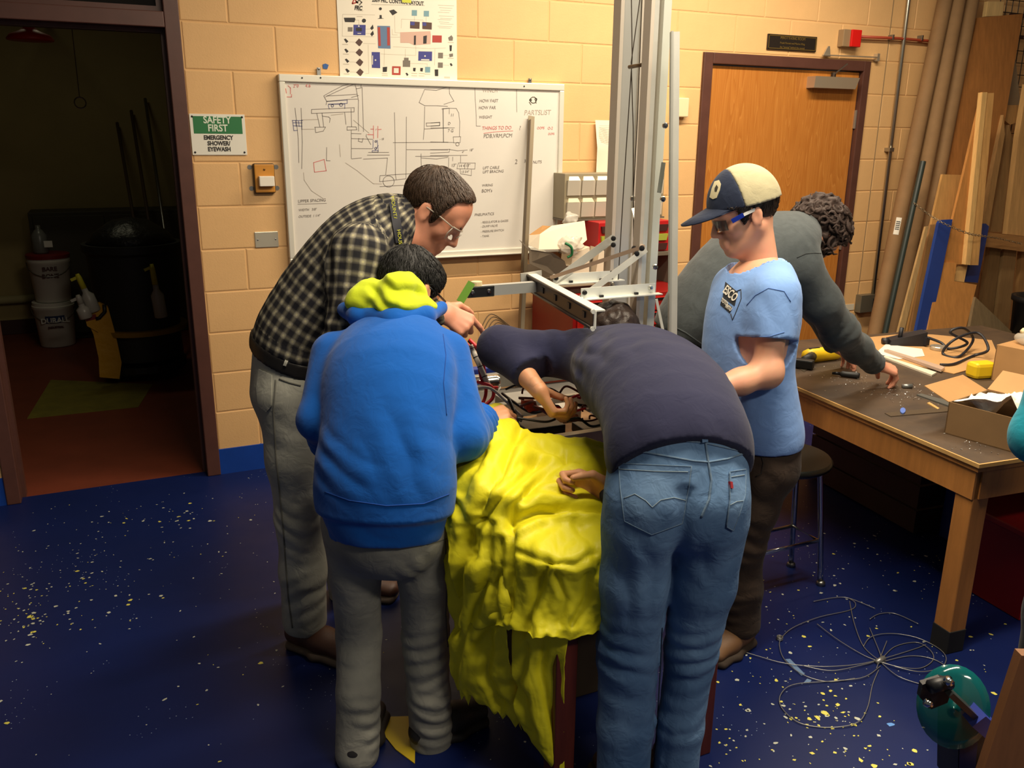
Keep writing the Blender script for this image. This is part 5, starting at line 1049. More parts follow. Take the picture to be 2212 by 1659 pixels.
# planer / clamp tool with cord
pn = thing('power_tool', 'black corded hand tool lying on papers at the back of the bench', 'power tool', on_bench(1960, 730)); BKC = mat('tool_navy_black', (30, 30, 36), .5)
t = MB(); A = on_bench(1922, 733, 0); B = on_bench(1998, 733, 0); ax = (B - A).normalized(); dp = Vector((-ax.y, ax.x, 0)); L = (B - A).length
t.hexa([A, A + ax * L, A + ax * L + dp * .07, A + dp * .07], [A + UP * .03, A + ax * L + UP * .075, A + ax * L + dp * .07 + UP * .075, A + dp * .07 + UP * .03]); t.build('tool_body', BKC, pn)
MB().tube([A + ax * .05 + dp * .03 + UP * .03, A + ax * .055 + dp * .03 + UP * .09], .010, 10).build('lever', BKC, pn, smooth=True); MB().tube([A + dp * .035 + UP * .02, A - ax * .03 + dp * .035 + UP * .02], .016, 12).build('knob', BKC, pn, smooth=True); MB().box(-.012, .012, -.008, .008, -.02, .02, M=Matrix.Translation(B + UP * .03)).build('clip', BKC, pn)
MB().tube(spline([B + UP * .05, on_bench(2030, 722, .03), on_bench(2050, 735, .012), on_bench(2088, 722, .05), on_bench(2050, 700, .10), on_bench(2078, 690, .12), on_bench(2100, 715, .05), on_bench(2070, 752, .01), on_bench(2035, 745, .012), on_bench(2060, 715, .08), on_bench(2110, 700, .10), on_bench(2133, 735, .05), on_bench(2100, 750, .01), on_bench(2060, 768, .01), on_bench(2030, 770, .01)], 8), .0065, 8).build('power_cord', BKC, pn, smooth=True)
# papers, rulers, strips
def flat(name, px, th, m, lab, cat_, z=0.0):
    return tag(MB().prism([on_bench(u, v, z) for u, v in px], (0, 0, th)).build(name, m), lab, cat_)
PW = mat('paper_sheet', (232, 224, 206), .7); KR = mat('kraft', (186, 142, 90), .75, var=.08, vscale=6)
flat('cardboard_sheet', [(1872, 715), (1930, 708), (2010, 706), (2140, 716), (2160, 760), (2060, 790), (1960, 770), (1890, 745)], .003, KR, 'flat brown cardboard sheet covering the back of the bench', 'cardboard', .001)
flat('paper_sheet', [(1893, 745), (1912, 728), (1990, 737), (1996, 752), (1940, 760), (1905, 752)], .001, PW, 'white paper sheet under the black corded tool', 'paper', .005)
flat('plastic_tube', [(1908, 745), (1916, 744), (2040, 780), (2032, 786)], .012, mat('clear_tube_plastic', (206, 180, 160), .15, alpha=.8), 'long clear plastic tube lying across the bench papers', 'tube', .006)
flat('white_strip', [(1904, 758), (1912, 757), (2022, 790), (2012, 796)], .008, mat('strip_white', (216, 206, 186), .5), 'pale strip of material lying beside the clear tube', 'strip', .001)
flat('steel_rule', [(1912, 878), (1925, 885), (2048, 872), (2046, 862)], .003, mat('rule_steel', (120, 108, 92), .35, .7), 'flat steel bar lying near the front edge of the bench', 'steel bar')
flat('steel_rule', [(1980, 838), (1990, 836), (2055, 852), (2052, 862)], .006, mat('rule_grey', (116, 118, 114), .4, .6), 'grey metal strip pointing into the near cardboard box', 'metal strip')
flat('wood_sliver', [(2003, 855), (2008, 853), (2030, 866), (2026, 868)], .004, M_BE, 'thin wooden sliver lying by the grey metal strip', 'wood scrap')
flat('metal_scrap', [(2024, 830), (2030, 828), (2054, 840), (2050, 846)], .014, mat('scrap_dark', (70, 54, 42), .5, .4), 'dark metal scrap lying beside the near cardboard box', 'scrap')
flat('blue_token', circ(1951, 872, 6, 10)[:-1], .004, mat('token_blue', (90, 120, 200), .5), 'small round blue piece lying on the steel bar', 'token', .004)
flat('steel_shim', [(1706, 772), (1716, 768), (1745, 786), (1736, 792)], .002, mat('rule_steel', (120, 108, 92), .35, .7), 'thin metal shim lying in front of the yellow power tool', 'metal strip')
q = on_bench(2025, 738, .004); tr2 = MB().lathe([(.012, 0), (.036, 0), (.038, .004), (.038, .016), (.035, .02), (0, .02)], q, 22).build('tin_lid', mat('tin', (196, 190, 176), .3, .7)); tag(tr2, 'round silver tin lid lying on the back of the bench', 'lid')
q = on_bench(1948, 822, 0); tag(MB().tube([q + Vector((0, 0, .008)), q + Vector((.035, -.02, .010))], .009, 10).build('metal_part', mat('part_grey', (140, 142, 140), .35, .7), smooth=True), 'small cylindrical metal part under the reaching fingers', 'metal part')
# swarf on the bench
mb = MB(); rng = random.Random(21)
for (u, v, n, s) in ((1930, 830, 110, .10), (1840, 805, 50, .07), (1880, 760, 30, .12), (2000, 845, 40, .10), (2120, 940, 30, .06), (1800, 780, 25, .12)):
    c = on_bench(u, v)
    for _ in range(n):
        x, y = c.x + rng.gauss(0, s), c.y + rng.gauss(0, s * .7); r = rng.uniform(.001, .0035); a = rng.random() * 6.3
        w = Vector((x, y, 0)) - BC
        if not (.02 < w.dot(BE1) < BL - .02 and .02 < w.dot(BE2) < BWd - .02): continue
        mb.add([(x + r * math.cos(a + k * 1.6) * (1.8 if k % 2 else .6), y + r * math.sin(a + k * 1.6), BZ + .0012 + (.002 if k == 1 else 0)) for k in range(4)], [(0, 1, 2, 3)])
tag(mb.build('metal_swarf', mat('swarf', (200, 200, 196), .3, .6)), 'bright metal shavings strewn over the dark bench top', 'metal shavings', kind='stuff')
# near cardboard box with white packing
KD = mat('kraft_box', (176, 132, 82), .75, var=.08, vscale=6); KS = mat('kraft_box_out', (128, 98, 62), .78, var=.08, vscale=6)
bx = thing('cardboard_box', 'open cardboard box full of white paper at the near end of the bench', 'box', on_bench(2120, 935))
A, B = on_bench(2041, 918), on_bench(2170, 952); ex = (B - A); W_ = ex.length; ex.normalize(); ey = Vector((-ex.y, ex.x, 0)); Dp, H = .26, .115
def pbox(name, o, x, y, z, dx, dy, dz, m, par):
    return MB().hexa([o, o + x * dx, o + x * dx + y * dy, o + y * dy], [o + z * dz, o + x * dx + z * dz, o + x * dx + y * dy + z * dz, o + y * dy + z * dz]).build(name, m, par)
W_ = W_ * 1.25
pbox('box_side', A, ex, ey, UP, W_, .004, H, KS, bx); pbox('box_side', A + ey * Dp, ex, ey, UP, W_, .004, H, KS, bx); pbox('box_end', A, ex, ey, UP, .004, Dp, H, KS, bx); pbox('box_end', A + ex * W_, ex, ey, UP, .004, Dp, H, KS, bx); pbox('box_floor', A, ex, ey, UP, W_, Dp, .004, KS, bx)
fz = (UP * .35 - ex * .93).normalized(); pbox('box_flap', A + UP * H, fz, ey, fz.cross(ey), .10, Dp, .003, KD, bx)
fz = (UP * .5 + ey * .86).normalized(); pbox('box_flap', A + ey * (Dp + .004) + UP * H, ex, fz, ex.cross(fz), W_, .11, .003, KD, bx)
fz = (UP * .75 + ex * .6).normalized(); pbox('box_flap', A + ex * (W_ + .004) + UP * H, fz, ey, fz.cross(ey), .11, Dp, .003, KD, bx)
mbp = MB(); n = 18; rng2 = np.random.RandomState(4)
S = np.array([[tuple(A + ex * (W_ * (.04 + .92 * i / n)) + ey * (Dp * (.04 + .92 * j / n)) + UP * (H * .82)) for i in range(n + 1)] for j in range(n + 1)]); fl_ = S.reshape(-1, 3)
h = .045 * (1 - np.abs(vnoise(fl_, 14)) * 2) + .05 * np.clip(np.interp((fl_ - A3_(A)) @ A3_(ex), [0, W_ * .4, W_ * .75, W_], [-.3, .2, 1.1, .6]), -1, 1); fl_ = fl_.copy(); fl_[:, 2] += h
pk = meshobj('packing_paper', [tuple(v) for v in fl_], [(a, a + 1, a + n + 2, a + n + 1) for r in range(n) for a in range(r * (n + 1), r * (n + 1) + n)], mat('packing_white', (240, 236, 226), .6, bump=.4, bscale=30, bdist=.01)); tag(pk, 'crumpled white packing paper inside the near cardboard box', 'paper')
# far cardboard box
b2 = thing('cardboard_box', 'taller cardboard box half hidden behind the teal sleeve', 'box', on_bench(2190, 800)); A2 = on_bench(2140, 800, .0); ex2 = ex; pbox('box_side', A2, ex2, ey, UP, .34, .004, .15, KD, b2); pbox('box_end', A2, ex2, ey, UP, .004, .22, .15, KD, b2); pbox('box_side', A2 + ey * .22, ex2, ey, UP, .34, .004, .15, KD, b2); pbox('box_end', A2 + ex2 * .34, ex2, ey, UP, .004, .22, .15, KD, b2); pbox('box_top', A2 + UP * .15, ex2, ey, UP, .34, .22, .003, KD, b2)
# spray bottle lying on the far box
q = A2 + UP * .153 + ex2 * .05 + ey * .1; bt = thing('plastic_bottle', 'clear plastic bottle with cream cap lying on the far box', 'bottle', q); CLB = mat('clear_bottle', (210, 204, 190), .08, alpha=.5); ax = (ex2 * .9 - ey * .3).normalized()
MB().tube([q + UP * .026 - ax * .03, q + UP * .026 - ax * .02, q + UP * .026 + ax * .01, q + UP * .026 + ax * .16, q + UP * .026 + ax * .17], [.010, .018, .026, .026, .02], 14).build('bottle_body', CLB, bt, smooth=True); MB().tube([q + UP * .03 + ax * .0 + UP * .02, q + UP * .062 + ax * .01], .013, 12).build('cap', MATS['nylon_cream'], bt, smooth=True)
# yellow tool behind the box
q = on_bench(2118, 786, .02); yt2 = thing('yellow_tool', 'yellow tool body showing behind the near cardboard box', 'power tool', on_bench(2118, 790)); MB().box(-.055, .055, -.035, .035, -.02, .05, M=Matrix.Translation(q) @ Matrix.Rotation(-.2, 4, 'Z'), bev=.016).build('housing', YT, yt2, smooth=False); MB().box(.035, .05, -.037, .037, -.015, .03, M=Matrix.Translation(q) @ Matrix.Rotation(-.2, 4, 'Z'), bev=.004).build('trim_band', BKT, yt2)

# ------------------------------------------------------------------ tool chest and clutter by the wall
RED = mat('chest_red', (140, 20, 18), .35, var=.06, vscale=3); RED2 = mat('chest_red_bright', (176, 30, 22), .35)
CX0, CX1, CY0, CY1, CZT = 1.527, 2.32, -.54, -.06, .885
tc = thing('tool_chest', 'red steel tool chest with rows of drawers against the back wall', 'tool chest', ((CX0 + CX1) / 2, (CY0 + CY1) / 2, 0))
box('cabinet', CX0, CX1, CY0, CY1, .10, CZT, RED, tc, bev=.004)
for k, (z0, z1) in enumerate(((.12, .26), (.27, .40), (.41, .52), (.53, .62), (.63, .70), (.71, .78), (.79, .86))):
    d = box('drawer', CX0 + .02, CX1 - .02, CY0 - .014, CY0, z0, z1, RED2, tc, bev=.003); box('drawer_pull', CX0 + .03, CX1 - .03, CY0 - .022, CY0 - .013, z1 - .014, z1 - .004, mat('pull_dark', (40, 24, 24), .4, .5), d)
for x in (CX0 + .08, CX1 - .08):
    for y in (CY0 + .08, CY1 - .08): MB().lathe([(0, -.015), (.05, -.015), (.05, .015), (0, .015)], (x, y, .052), 16, (1, 0, 0)).build('caster', M_BLACK, tc); 
# grey drawer cabinet with clear bins
GREYC = mat('cabinet_grey', (150, 138, 112), .5); CLR = mat('clear_bin', (236, 226, 206), .1, alpha=.55)
oc = thing('parts_cabinet', 'grey parts cabinet with two rows of clear plastic drawers', 'parts cabinet', (1.95, -.12, 1.24)); ox0, ox1, oz0, oz1 = 1.66, 2.30, 1.245, 1.487; oy = -.16
box('shell', ox0, ox1, oy, -.012, oz0, oz1, GREYC, oc, bev=.003)
ncol = 7; cw = (ox1 - ox0 - .02) / ncol
for r in range(2):
    for c in range(ncol):
        x = ox0 + .012 + c * cw; z = oz0 + .012 + r * .115
        MB().hexa([(x, oy - .012, z), (x + cw - .008, oy - .012, z), (x + cw - .008, oy + .0, z), (x, oy, z)], [(x, oy - .018, z + .078), (x + cw - .008, oy - .018, z + .078), (x + cw - .008, oy, z + .078), (x, oy, z + .078)]).build('clear_drawer', CLR, oc)
        MB().hexa([(x + .004, oy - .018, z + .079), (x + cw - .012, oy - .018, z + .079), (x + cw - .012, oy - .002, z + .079), (x + .004, oy - .002, z + .079)], [(x + .012, oy - .006, z + .1), (x + cw - .02, oy - .006, z + .1), (x + cw - .02, oy - .002, z + .1), (x + .012, oy - .002, z + .1)]).build('drawer_lip', mat('clear_lip', (244, 232, 200), .12, alpha=.7), oc)
# red small cabinet
rc_ = thing('parts_cabinet', 'small red parts cabinet with dark and lime drawers under the grey one', 'parts cabinet', (2.0, -.2, 1.06)); rx0, rx1, rz0, rz1, ry = 1.80, 2.26, 1.065, 1.235, -.30
box('shell', rx0, rx1, ry, -.03, rz0, rz1, mat('cabinet_red', (182, 28, 30), .4), rc_, bev=.004)
for r in range(3):
    for c in range(5):
        x = rx0 + .012 + c * .088; z = rz0 + .01 + r * .052
        m = (mat('drawer_smoke', (70, 40, 40), .2), mat('drawer_lime', (170, 178, 70), .4), mat('drawer_smoke', (70, 40, 40), .2))[r]
        MB().hexa([(x + .006, ry - .012, z), (x + .07, ry - .012, z), (x + .07, ry, z), (x + .006, ry, z)], [(x, ry - .016, z + .036), (x + .076, ry - .016, z + .036), (x + .076, ry, z + .036), (x, ry, z + .036)]).build('drawer', m, rc_)
# risers so everything stands on the chest
box_st = thing('storage_riser', 'grey steel riser between the chest top and the parts cabinets', 'shelf', (1.98, -.17, CZT)); box('riser_board', 1.70, 2.30, -.33, -.03, 1.045, 1.064, mat('riser_grey', (104, 96, 82), .5), box_st)
for x in (1.72, 2.26): box('riser_side', x, x + .02, -.33, -.03, CZT + .001, 1.045, mat('riser_grey', (104, 96, 82), .5), box_st)
box('upper_board', 1.66, 2.30, -.18, -.015, 1.236, 1.2445, mat('riser_grey', (104, 96, 82), .5), box_st)
# clutter: cartons and bags on the chest
KW = mat('white_carton', (228, 212, 186), .7); KK = mat('carton_kraft', (176, 130, 76), .75); KG = mat('carton_grey', (134, 118, 98), .78, var=.1, vscale=6)
wc = thing('carton', 'open white carton with raised flap on the tool chest', 'box', onY(1190, 545, -.30))
def pface(name, pts, th, m, par, dirv_=(0, 1, 0)): return MB().prism([onY(u, v, Y) for u, v, Y in pts], Vector(dirv_) * th).build(name, m, par)
pface('carton_flap', [(1160, 505, -.40), (1186, 486, -.36), (1256, 474, -.34), (1262, 515, -.40), (1240, 535, -.43), (1158, 538, -.44)], .004, KW, wc)
pface('carton_side', [(1137, 508, -.38), (1160, 505, -.42), (1158, 538, -.44), (1136, 528, -.40)], .004, KW, wc); pface('carton_inside', [(1137, 507, -.36), (1166, 486, -.24), (1182, 487, -.24), (1186, 488, -.34), (1160, 506, -.40)], .004, KK, wc)
box('carton_floor', 1.50, 1.70, -.40, -.22, 1.03, 1.035, KW, wc)
gc_ = thing('carton_tray', 'low grey cardboard tray of parts at the corner of the chest', 'box', onY(1180, 590, -.40))
pface('tray_side', [(1138, 538, -.40), (1138, 568, -.40), (1205, 600, -.46), (1222, 585, -.48), (1215, 562, -.50), (1190, 545, -.48)], .005, KG, gc_); pface('tray_flap', [(1116, 518, -.38), (1140, 536, -.40), (1140, 545, -.40)], .004, KG, gc_)
box('tray_floor', 1.45, 1.72, -.44, -.15, .925, .93, KG, gc_); box('tray_back', 1.45, 1.72, -.15, -.145, .925, 1.01, KG, gc_)
box('tray_base', 1.47, 1.70, -.42, -.17, CZT + .001, .925, mat('tray_dark', (66, 52, 42), .7), gc_)
BAG = mat('clear_bag', (224, 218, 206), .12, alpha=.55)
def bagm(label, u, v, Y, r, seed, extra=None):
    c = A3_(onY(u, v, Y)); pr = [ell(c, (r, r * .8, r * .75), (1, 0, 0), (0, 0, 1), .02), ell(c + np.array((r * .8, -.01, r * .2)), (r * .6, r * .5, r * .5), (1, 0, 0), (0, 0, 1), .03)]
    o = sdfobj('plastic_bag', [sculpt(pr, .006, lambda p: -.014 * (1 - 2 * np.abs(vnoise(p + seed, 26))) - .006 * vnoise(p + seed, 60), None, 0, 0)], BAG); tag(o, label, 'plastic bag'); return o
bagm('clear plastic bag of green parts spilling over the cartons', 1222, 528, -.42, .05, 1.0); bagm('small clear plastic bag under the grey parts cabinet', 1222, 470, -.30, .03, 3.0)
q = onY(1226, 535, -.46); tag(MB().tube(spline([q + Vector((-.03, 0, .03)), q + Vector((.0, -.01, .01)), q + Vector((.01, 0, -.03)), q + Vector((-.01, .01, -.045))], 5), .007, 8).build('green_cord', mat('cord_green', (40, 120, 70), .5), smooth=True), 'bundle of green cord in the clear bag on the chest', 'cord')
wb2 = thing('white_box', 'tall white carton standing at the middle of the chest', 'box', onY(1245, 600, -.38)); pface('box_front', [(1232, 545, -.42), (1268, 530, -.40), (1268, 600, -.40), (1226, 600, -.42)], .12, mat('white_carton', (228, 212, 186), .7), wb2); pface('box_front', [(1290, 532, -.38), (1310, 545, -.38), (1310, 590, -.38), (1282, 590, -.38)], .1, KW, wb2)
# leaning aluminium angle
a, b = onY(1137, 250, -.045), onY(1124, 700, -.30); bot = stretch(a, b, .004)
lg = thing('aluminium_angle', 'long aluminium angle leaning against the whiteboard', 'metal angle', bot); AM = mat('angle_grey', (150, 136, 112), .4, .5)
MB().bar(bot, a, .036, .004, (0, 1, 0)).build('flange', AM, lg); a2, b2_ = onY(1128, 256, -.05), onY(1116, 700, -.30); MB().bar(bot + Vector((-.018, -.014, 0)), a + Vector((-.018, -.014, -.02)), .004, .03, (0, 1, 0)).build('flange', mat('angle_dark', (112, 98, 80), .4, .5), lg)

# ------------------------------------------------------------------ people: shared builders
A3 = lambda v: np.array((v[0], v[1], v[2]), float)
def PA(u, v, d): return A3(P(u, v, d))
def unit(v): v = np.array(v, float); return v / np.linalg.norm(v)
nFW, nRT, nUP = A3(FW), A3(RT), A3(UP)
def dirv(r, f, u): return unit(nRT * r + nFW * f + nUP * u)

def crease(p, d, wl, warp=0.6, ws=5.0, seed=0.0, sharp=2.0):
    s = (p @ unit(d)) / wl + warp * vnoise(p + seed, ws) + .25 * warp * vnoise(p - seed, ws * 3.1)
    mk = np.clip(.55 + 1.5 * vnoise(p * (1, 1, 1) + seed * 1.7, .33 / wl), 0, 1)
    t = np.abs(s - np.round(s)) * 2                      # sharp valleys, rounded hills
    return 1.35 * mk * (1 - t ** 1.6) ** (sharp * .6)
def blob(p, c, r):
    q = np.linalg.norm(p - np.array(c), axis=1) / r; return np.clip(1 - q * q, 0, 1) ** 1.5
def cut(p, pt, dn, rad=None):
    v = (p - np.array(pt)) @ unit(dn)
    if rad is not None: v = np.where(np.linalg.norm(p - np.array(pt), axis=1) < rad, v, -1.0)
    return v

def skin_mat(name, rgb, blush):
    if name in MATS: return MATS[name]
    return mat(name, rgb, 0.5, var=0.1, vscale=16, rgb2=blush, bump=0.15, bscale=220, sss=0.12, bdist=0.0006)

def head_prims(c, f, up, s=1.0, ears=True):
    f = unit(f); r = unit(np.cross(f, up)); u = np.cross(r, f)
    W = lambda x, y, z: c + (r * x + f * y + u * z) * s
    E = lambda x, y, z, rr, k=0.012, sub=False: ell(W(x, y, z), (rr[0] * s, rr[1] * s, rr[2] * s), r, u, k * s, sub)
    K = lambda a, b, ra, rb, k=0.012, sub=False: Cone(W(*a), W(*b), tuple(x * s for x in ra) if isinstance(ra, tuple) else ra * s, tuple(x * s for x in rb) if isinstance(rb, tuple) else rb * s, r, k * s, sub)
    pr = [E(0, -.012, .035, (.074, .095, .085), .03), K((0, .028, .02), (0, .036, -.068), (.061, .052), (.046, .046), .03), E(0, .042, .048, (.061, .050, .056), .03)]
    for sx in (-1, 1):
        pr += [K((sx * .054, -.004, -.045), (sx * .021, .064, -.098), .021, .019, .03), E(sx * .044, .056, -.024, (.022, .022, .024), .025)]
    pr += [E(0, .074, -.101, (.022, .017, .017), .02), K((-.034, .080, .020), (.034, .080, .020), .014, .014, .02)]
    for sx in (-1, 1): pr += [E(sx * .031, .103, -.002, (.019, .017, .013), .014, True), E(sx * .031, .074, -.002, (.0135, .0135, .0125), .004)]
    pr += [K((0, .090, .012), (0, .112, -.032), .0085, .0105, .012), E(.010, .099, -.037, (.0088, .011, .0075), .008), E(-.010, .099, -.037, (.0088, .011, .0075), .008)]
    pr += [E(0, .084, -.054, (.022, .014, .016), .014), K((-.019, .090, -.066), (.019, .090, -.066), .0085, .0085, .01), K((-.017, .089, -.079), (.017, .089, -.079), .0085, .0085, .01), K((-.022, .102, -.0725), (.022, .102, -.0725), .0028, .0028, .004, True)]
    if ears:
        for sx in (-1, 1):
            eu = unit(u - f * .25)
            pr += [ell(W(sx * .078, -.012, -.008), (.0075 * s, .0185 * s, .031 * s), r, eu, .006 * s), ell(W(sx * .087, -.007, -.010), (.006 * s, .010 * s, .018 * s), r, eu, .005 * s, True)]
    return pr, W, (r, f, u)

def hair_piece(c, f, up, s, hl, inflate=0.012, vox=0.004, amp=0.004, freq=(60, 60, 60), extra=None, disp2=None, clip2=None):
    """hair: cranium grown outward, ended at a hairline hl [(y, z)...]"""
    f = unit(f); r = unit(np.cross(f, up)); u = np.cross(r, f)
    prs = head_prims(c, f, up, s, False)[0][:3]
    if extra: prs = prs + extra
    ys = np.array([a for a, b in hl]) * s; zs = np.array([b for a, b in hl]) * s
    def clip(p):
        q = p - c; y = q @ f; z = q @ u; v = np.interp(y, ys, zs) - z + 0.004 * vnoise(p, 55); return v if clip2 is None else np.maximum(v, clip2(p))
    def disp(p):
        q = p - c; l = np.stack((q @ r * freq[0], q @ f * freq[1], q @ u * freq[2]), 1)
        d = -amp * vnoise(l, 1.0) - amp * .5 * vnoise(l * 2.3, 1.0)
        return d + (disp2(p) if disp2 else 0)
    return sculpt(prs, vox, disp, clip, inflate, 1)

def hand_prims(w, d, n, t, curls, s=1.0, thumb=(0.75, 0.6, -0.3), thumb2=(0.25, 0.85, -0.4), spread=0.0):
    """w wrist, d finger direction, n back of the hand, t towards the thumb; curls per finger in degrees"""
    d = unit(d); n = unit(n - d * (n @ d)); t0 = np.cross(d, n); t = t0 if t0 @ t > 0 else -t0
    pr = []; offs = (.030, .0105, -.0095, -.028); rad = (.0092, .0095, .0090, .0080)
    lens = ((.043, .026, .020), (.047, .030, .021), (.043, .028, .021), (.034, .021, .018)); kl = (.088, .092, .088, .080)
    for i in range(4):
        base = w + (d * .012 + t * offs[i] * .55) * s; mc = w + (d * kl[i] + t * offs[i] + n * (.004 if i in (1, 2) else 0)) * s
        pr.append(Cone(base, mc, (.013 * s, .0135 * s), (.0115 * s, .0115 * s), t, .012 * s))
        a = 0.0; p = mc; dd = unit(d + t * spread * (1.5 - i) * .3)
        for j in range(3):
            a += math.radians(curls[i][j]); v = dd * math.cos(a) - n * math.sin(a); q = p + v * lens[i][j] * s
            pr.append(Cone(p, q, rad[i] * s * (1.05, .95, .9)[j], rad[i] * s * (.95, .88, .78)[j], t, .003 * s)); p = q
    b = w + (d * .018 + t * .022 - n * .008) * s; v1 = unit(t * thumb[0] + d * thumb[1] + n * thumb[2]); v2 = unit(t * thumb2[0] + d * thumb2[1] + n * thumb2[2])
    q = b + v1 * .044 * s; pr.append(Cone(b, q, .0155 * s, .0115 * s, t, .014 * s)); q2 = q + v2 * .031 * s; pr.append(Cone(q, q2, .0108 * s, .0098 * s, t, .004 * s)); pr.append(Cone(q2, q2 + unit(v2 * .9 - n * .2) * .024 * s, .0098 * s, .0078 * s, t, .004 * s))
    return pr
def hand_piece(w, arm_from, d, n, t, curls, s=1.0, wr=0.027, **kw):
    pr = hand_prims(w, d, n, t, curls, s, **kw)
    pr.append(Cone(w + (w - arm_from) * -0.35, w + unit(d) * .02, (wr * 1.25, wr * 1.1), (wr, wr * .75), np.cross(unit(d), unit(n)), .015))
    return sculpt(pr, 0.0032, None, None, 0.0, 2)

def shoe(parent, ankle, toe_dir, floor_z, m, sole_m, L=0.27, w=0.048, heel_back=0.07, label=None, laces=None, toe_up=0.0):
    t = unit((toe_dir[0], toe_dir[1], 0)); sd = np.cross(t, nUP); a = np.array((ankle[0], ankle[1], floor_z))
    pts = [a - t * (heel_back - .04) + nUP * .045, a + t * (L * .25) + nUP * .045, a + t * (L - heel_back - .05) + nUP * (.036 + toe_up)]
    pr = chain(pts, [(w * .80, .040), (w * .88, .038), (w * .98, .030)], sd, .03) + [Cone(a + nUP * .05, a + nUP * .09, (.036, .040), (.034, .038), sd, .03)]
    V, F = sculpt(pr, .006, None, lambda p: np.maximum(floor_z + .012 - p[:, 2], p[:, 2] - floor_z - .105), 0, 2)
    o = sdfobj('shoe', [(V, F)], m, parent)
    so = chain([q * np.array((1, 1, 0)) + np.array((0, 0, floor_z + .012)) for q in pts], [(w * .86, .02), (w * .92, .02), (w * 1.03, .02)], sd, .02)
    V2, F2 = sculpt(so, .005, None, lambda p: np.maximum(floor_z + .0005 - p[:, 2], p[:, 2] - floor_z - .026), .004, 1)
    sdfobj('sole', [(V2, F2)], sole_m, o)
    if laces:
        for i in range(4):
            c = a + t * (.055 + i * .022); b = MB(); h = .082 - i * .007
            b.tube(spline([c - sd * .026 + nUP * (h - .012), c + nUP * (h + .003), c + sd * .026 + nUP * (h - .012)], 4), .0028, 6); b.build('lace', laces, o, smooth=True)
    return o

def cloth_mat(name, rgb, rough=0.85, var=0.08, weave=900.0, wstr=0.25, rgb2=None, vscale=14.0, fold=0.25, sheen=0.25):
    """woven or knitted cloth: soft tonal wear, fine weave and small creases in the relief"""
    if name in MATS: return MATS[name]
    m = bpy.data.materials.new(name); MATS[name] = m; m.use_nodes = True; nt = m.node_tree; b = nt.nodes['Principled BSDF']
    b.inputs['Roughness'].default_value = rough; b.inputs['Specular IOR Level'].default_value = 0.2; b.inputs['Sheen Weight'].default_value = sheen * .3; b.inputs['Sheen Roughness'].default_value = 0.5
    tc = nt.nodes.new('ShaderNodeTexCoord')
    n = nt.nodes.new('ShaderNodeTexNoise'); n.inputs['Scale'].default_value = vscale; n.inputs['Detail'].default_value = 7; nt.links.new(tc.outputs['Object'], n.inputs['Vector'])
    r = nt.nodes.new('ShaderNodeValToRGB'); c = lin(rgb); c2 = lin(rgb2) if rgb2 else tuple(min(1, x * (1 + var)) for x in c); c1 = tuple(x * (1 - var) for x in c)
    r.color_ramp.elements[0].position = .3; r.color_ramp.elements[1].position = .72; r.color_ramp.elements[0].color = (*c1, 1); r.color_ramp.elements[1].color = (*c2, 1)
    nt.links.new(n.outputs['Fac'], r.inputs['Fac']); nt.links.new(r.outputs[0], b.inputs['Base Color'])
    n2 = nt.nodes.new('ShaderNodeTexNoise'); n2.inputs['Scale'].default_value = weave; n2.inputs['Detail'].default_value = 1; nt.links.new(tc.outputs['Object'], n2.inputs['Vector'])
    n3 = nt.nodes.new('ShaderNodeTexNoise'); n3.inputs['Scale'].default_value = 22; n3.inputs['Detail'].default_value = 3; n3.inputs['Distortion'].default_value = .8; nt.links.new(tc.outputs['Object'], n3.inputs['Vector'])
    b1 = nt.nodes.new('ShaderNodeBump'); b1.inputs['Strength'].default_value = wstr; b1.inputs['Distance'].default_value = .0006; nt.links.new(n2.outputs['Fac'], b1.inputs['Height'])
    b2 = nt.nodes.new('ShaderNodeBump'); b2.inputs['Strength'].default_value = fold; b2.inputs['Distance'].default_value = .012; nt.links.new(n3.outputs['Fac'], b2.inputs['Height']); nt.links.new(b1.outputs[0], b2.inputs['Normal'])
    nt.links.new(b2.outputs[0], b.inputs['Normal'])
    return m
